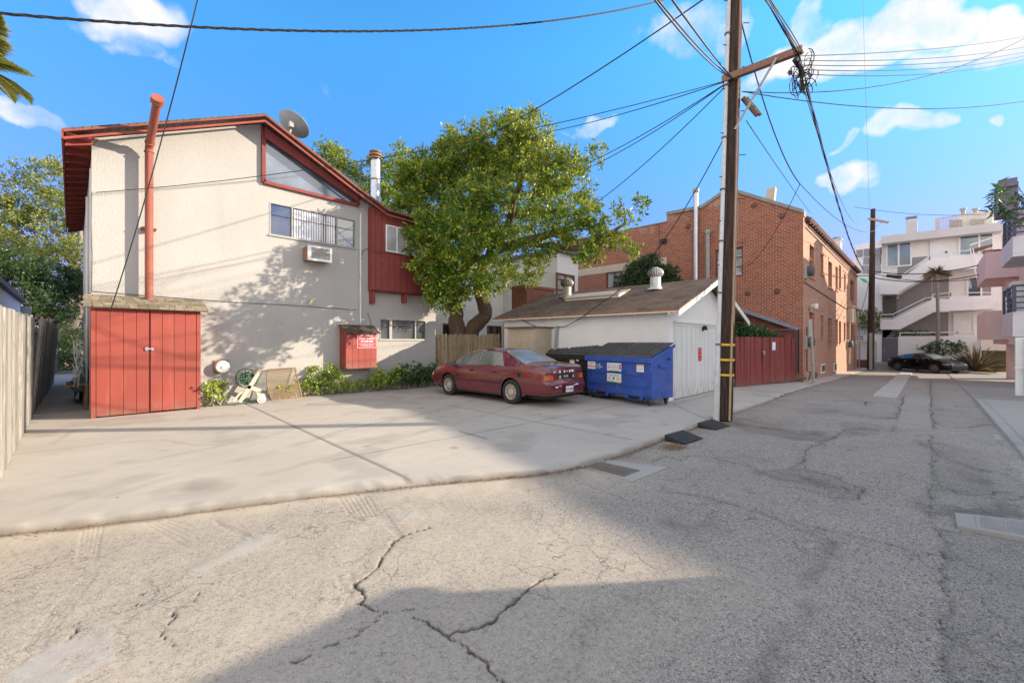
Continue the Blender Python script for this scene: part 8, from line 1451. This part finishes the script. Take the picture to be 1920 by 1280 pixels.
pc_ = at(-90, 110, 9.5); pt_ = thing('palm_tree', 'palm tree whose frond tips reach into the upper left corner', 'palm', (pc_.x, pc_.y, 0)); mb = MB(); mb.tube([(pc_.x, pc_.y, -.1), (pc_.x+.1, pc_.y, 4), tuple(pc_)], [.25, .2, .16], 14); mb.build('trunk', M['bark_l'], pt_, smooth=True)
for k, (px, py, dz) in enumerate([(22, 58, .8), (62, 128, .9), (42, 178, .9), (8, 95, .7), (30, 165, .8), (10, 182, .8), (-60, -40, .3), (-200, 60, .8), (-180, 200, .9), (20, 20, .5)]):
    e = at(px, py, 9.5+random.uniform(-.5, .5)); dv_ = e-pc_; frond(pt_, pc_, dv_+Vector((0, 0, .35*dv_.length)), dv_.length*1.02, 50+k, .55, dz)
pc_ = at(135, 325, 28); pt_ = thing('palm_tree', 'distant palm peeking out above the pale tree left of the house eave', 'palm', (pc_.x, pc_.y, 0)); mb = MB(); mb.tube([(pc_.x, pc_.y, -.1), tuple(pc_)], .2, 10); mb.build('trunk', M['bark_l'], pt_)
for k, (px, py) in enumerate([(72, 285), (95, 300), (140, 280), (165, 300), (100, 330), (120, 272)]): e = at(px, py, 28); dv_ = e-pc_; frond(pt_, pc_, dv_+Vector((0, 0, .4)), dv_.length, 60+k, .5, .6)
# planting in front of the white apartments
SXp = AX-2.3
def blades(name, label, c, n, L, w, mat, seed, up=.6, trunk=None, cat_='plant', droop=.25):
    r = random.Random(seed); t = thing(name, label, cat_, (c[0], c[1], trunk[0] if trunk else c[2])); mb = MB(); c = Vector(c)
    for i in range(n):
        q = r.uniform(0, 6.28); el_ = r.uniform(-.3, 1.3) if trunk else r.uniform(.25, 1.45); d = Vector((math.cos(q)*math.cos(el_), math.sin(q)*math.cos(el_), math.sin(el_)+0)).normalized(); l = L*r.uniform(.7, 1.1); s_ = d.cross(Vector((0, 0, 1))).normalized()*w/2
        m_ = c+d*l*.55; e = c+d*l-Vector((0, 0, droop*l*abs(math.cos(el_)))); mb.add([c-s_*.5, c+s_*.5, m_+s_, e, m_-s_], [(0, 1, 2, 3, 4)])
    mb.build('leaves', M[mat], t)
    if trunk: mb = MB(); mb.tube([(c.x, c.y, trunk[0]), (c.x+.06, c.y-.05, (trunk[0]+c.z)/2), tuple(c)], [.12, .09, .1], 8); mb.build('trunk', M['bark_l'], t)
    return t
c = on_x(1757, 513, SXp); blades('dracaena', 'thin tall dracaena with a red brown spiky head before the white apartments', c, 70, .85, .05, 'leaf_a', 3, trunk=(-.4, 0), cat_='tree', droop=.35)
c = on_x(1828, 690, AX-4.2); c.z = -.35; blades('spiky_agave', 'big bronze spiky flax plant beside the garage opening', c, 70, 2.0, .10, 'leaf_a', 5)
def shrubp(name, label, px, py, x, R, n, mat, seed, leaf=.14):
    c = on_x(px, py, x); rng = np.random.default_rng(seed); t = thing(name, label, 'shrub', (c.x, c.y, -.4)); d = rng.normal(0, 1, (n, 3)); d /= np.linalg.norm(d, axis=1, keepdims=True); P = np.array(c)+d*(.5+.5*rng.random((n, 1)))*np.array(R); leaf_mesh('foliage', P, d, leaf, M[mat], t, per=7, seed=seed, aspect=.35); mb = MB(); mb.tube([(c.x, c.y, -.4), tuple(c)], [.08, .04], 6); mb.build('stem', M['bark'], t)
shrubp('palm_shrub', 'feathery green shrub against the white wall behind the black car', 1768, 652, AX-2.9, (.6, 1.3, .5), 260, 'leaf_i', 71); shrubp('balcony_plant', 'green plants behind the white railing above the grey gate wall', 1722, 628, SX+.5, (.4, 1.6, .35), 140, 'leaf_i', 72)
shrubp('bamboo_planting', 'thin yellow green bamboo growing on the ledge behind the far pole', 1632, 600, SX+.3, (.4, .9, 1.0), 240, 'leaf_l', 73, .16)
mb = MB(); p = on_x(1770, 667, AX-3.2); q = on_x(1793, 676, AX-3.2); mb.box(AX-3.2, AX-2.4, q.y, p.y, -.4, p.z); tag(mb.build('planter_wall', M['stucco_far'], loc=(AX-3.2, p.y, -.4)), 'low white planter wall under the feathery shrub', 'planter')
mb = MB(); p = on_x(1608, 668, SX-.9); q = on_x(1626, 690, SX-.9); mb.box(SX-1.2, SX-.7, q.y, p.y, -.42, p.z-.25); tag(mb.build('dark_planter', M['brownpaint'], loc=(SX-1, p.y, -.42)), 'dark planter box standing past the one way sign', 'planter')
# papaya-like branch at the right edge
bc_ = at(1960, 345, 13); tr_ = thing('overhanging_tree', 'tree with big lobed leaves reaching in from the right edge under the sky', 'tree', (bc_.x, bc_.y, -.1)); mb = MB(); mb.tube([(bc_.x+.3, bc_.y-1.5, -.1), (bc_.x+.2, bc_.y-1.2, 3), tuple(bc_), tuple(at(1890, 385, 13))], [.12, .1, .05, .015], 8); rr = random.Random(4); ends = []
for i in range(26):
    e = at(rr.uniform(1858, 1965), rr.uniform(355, 420), 13+rr.uniform(-.5, .5)); mb.tube([at(1915, 375, 13), e], [.012, .005], 4); ends.append(e)
mb.build('trunk', M['bark_l'], tr_); E_ = np.array([tuple(e) for e in ends]); leaf_mesh('crown', E_, np.tile([[0, .3, -.2]], (len(E_), 1)), .28, M['leaf_i'], tr_, per=11, seed=6, aspect=.22, spread=.8)
print('objects', len(bpy.data.objects))
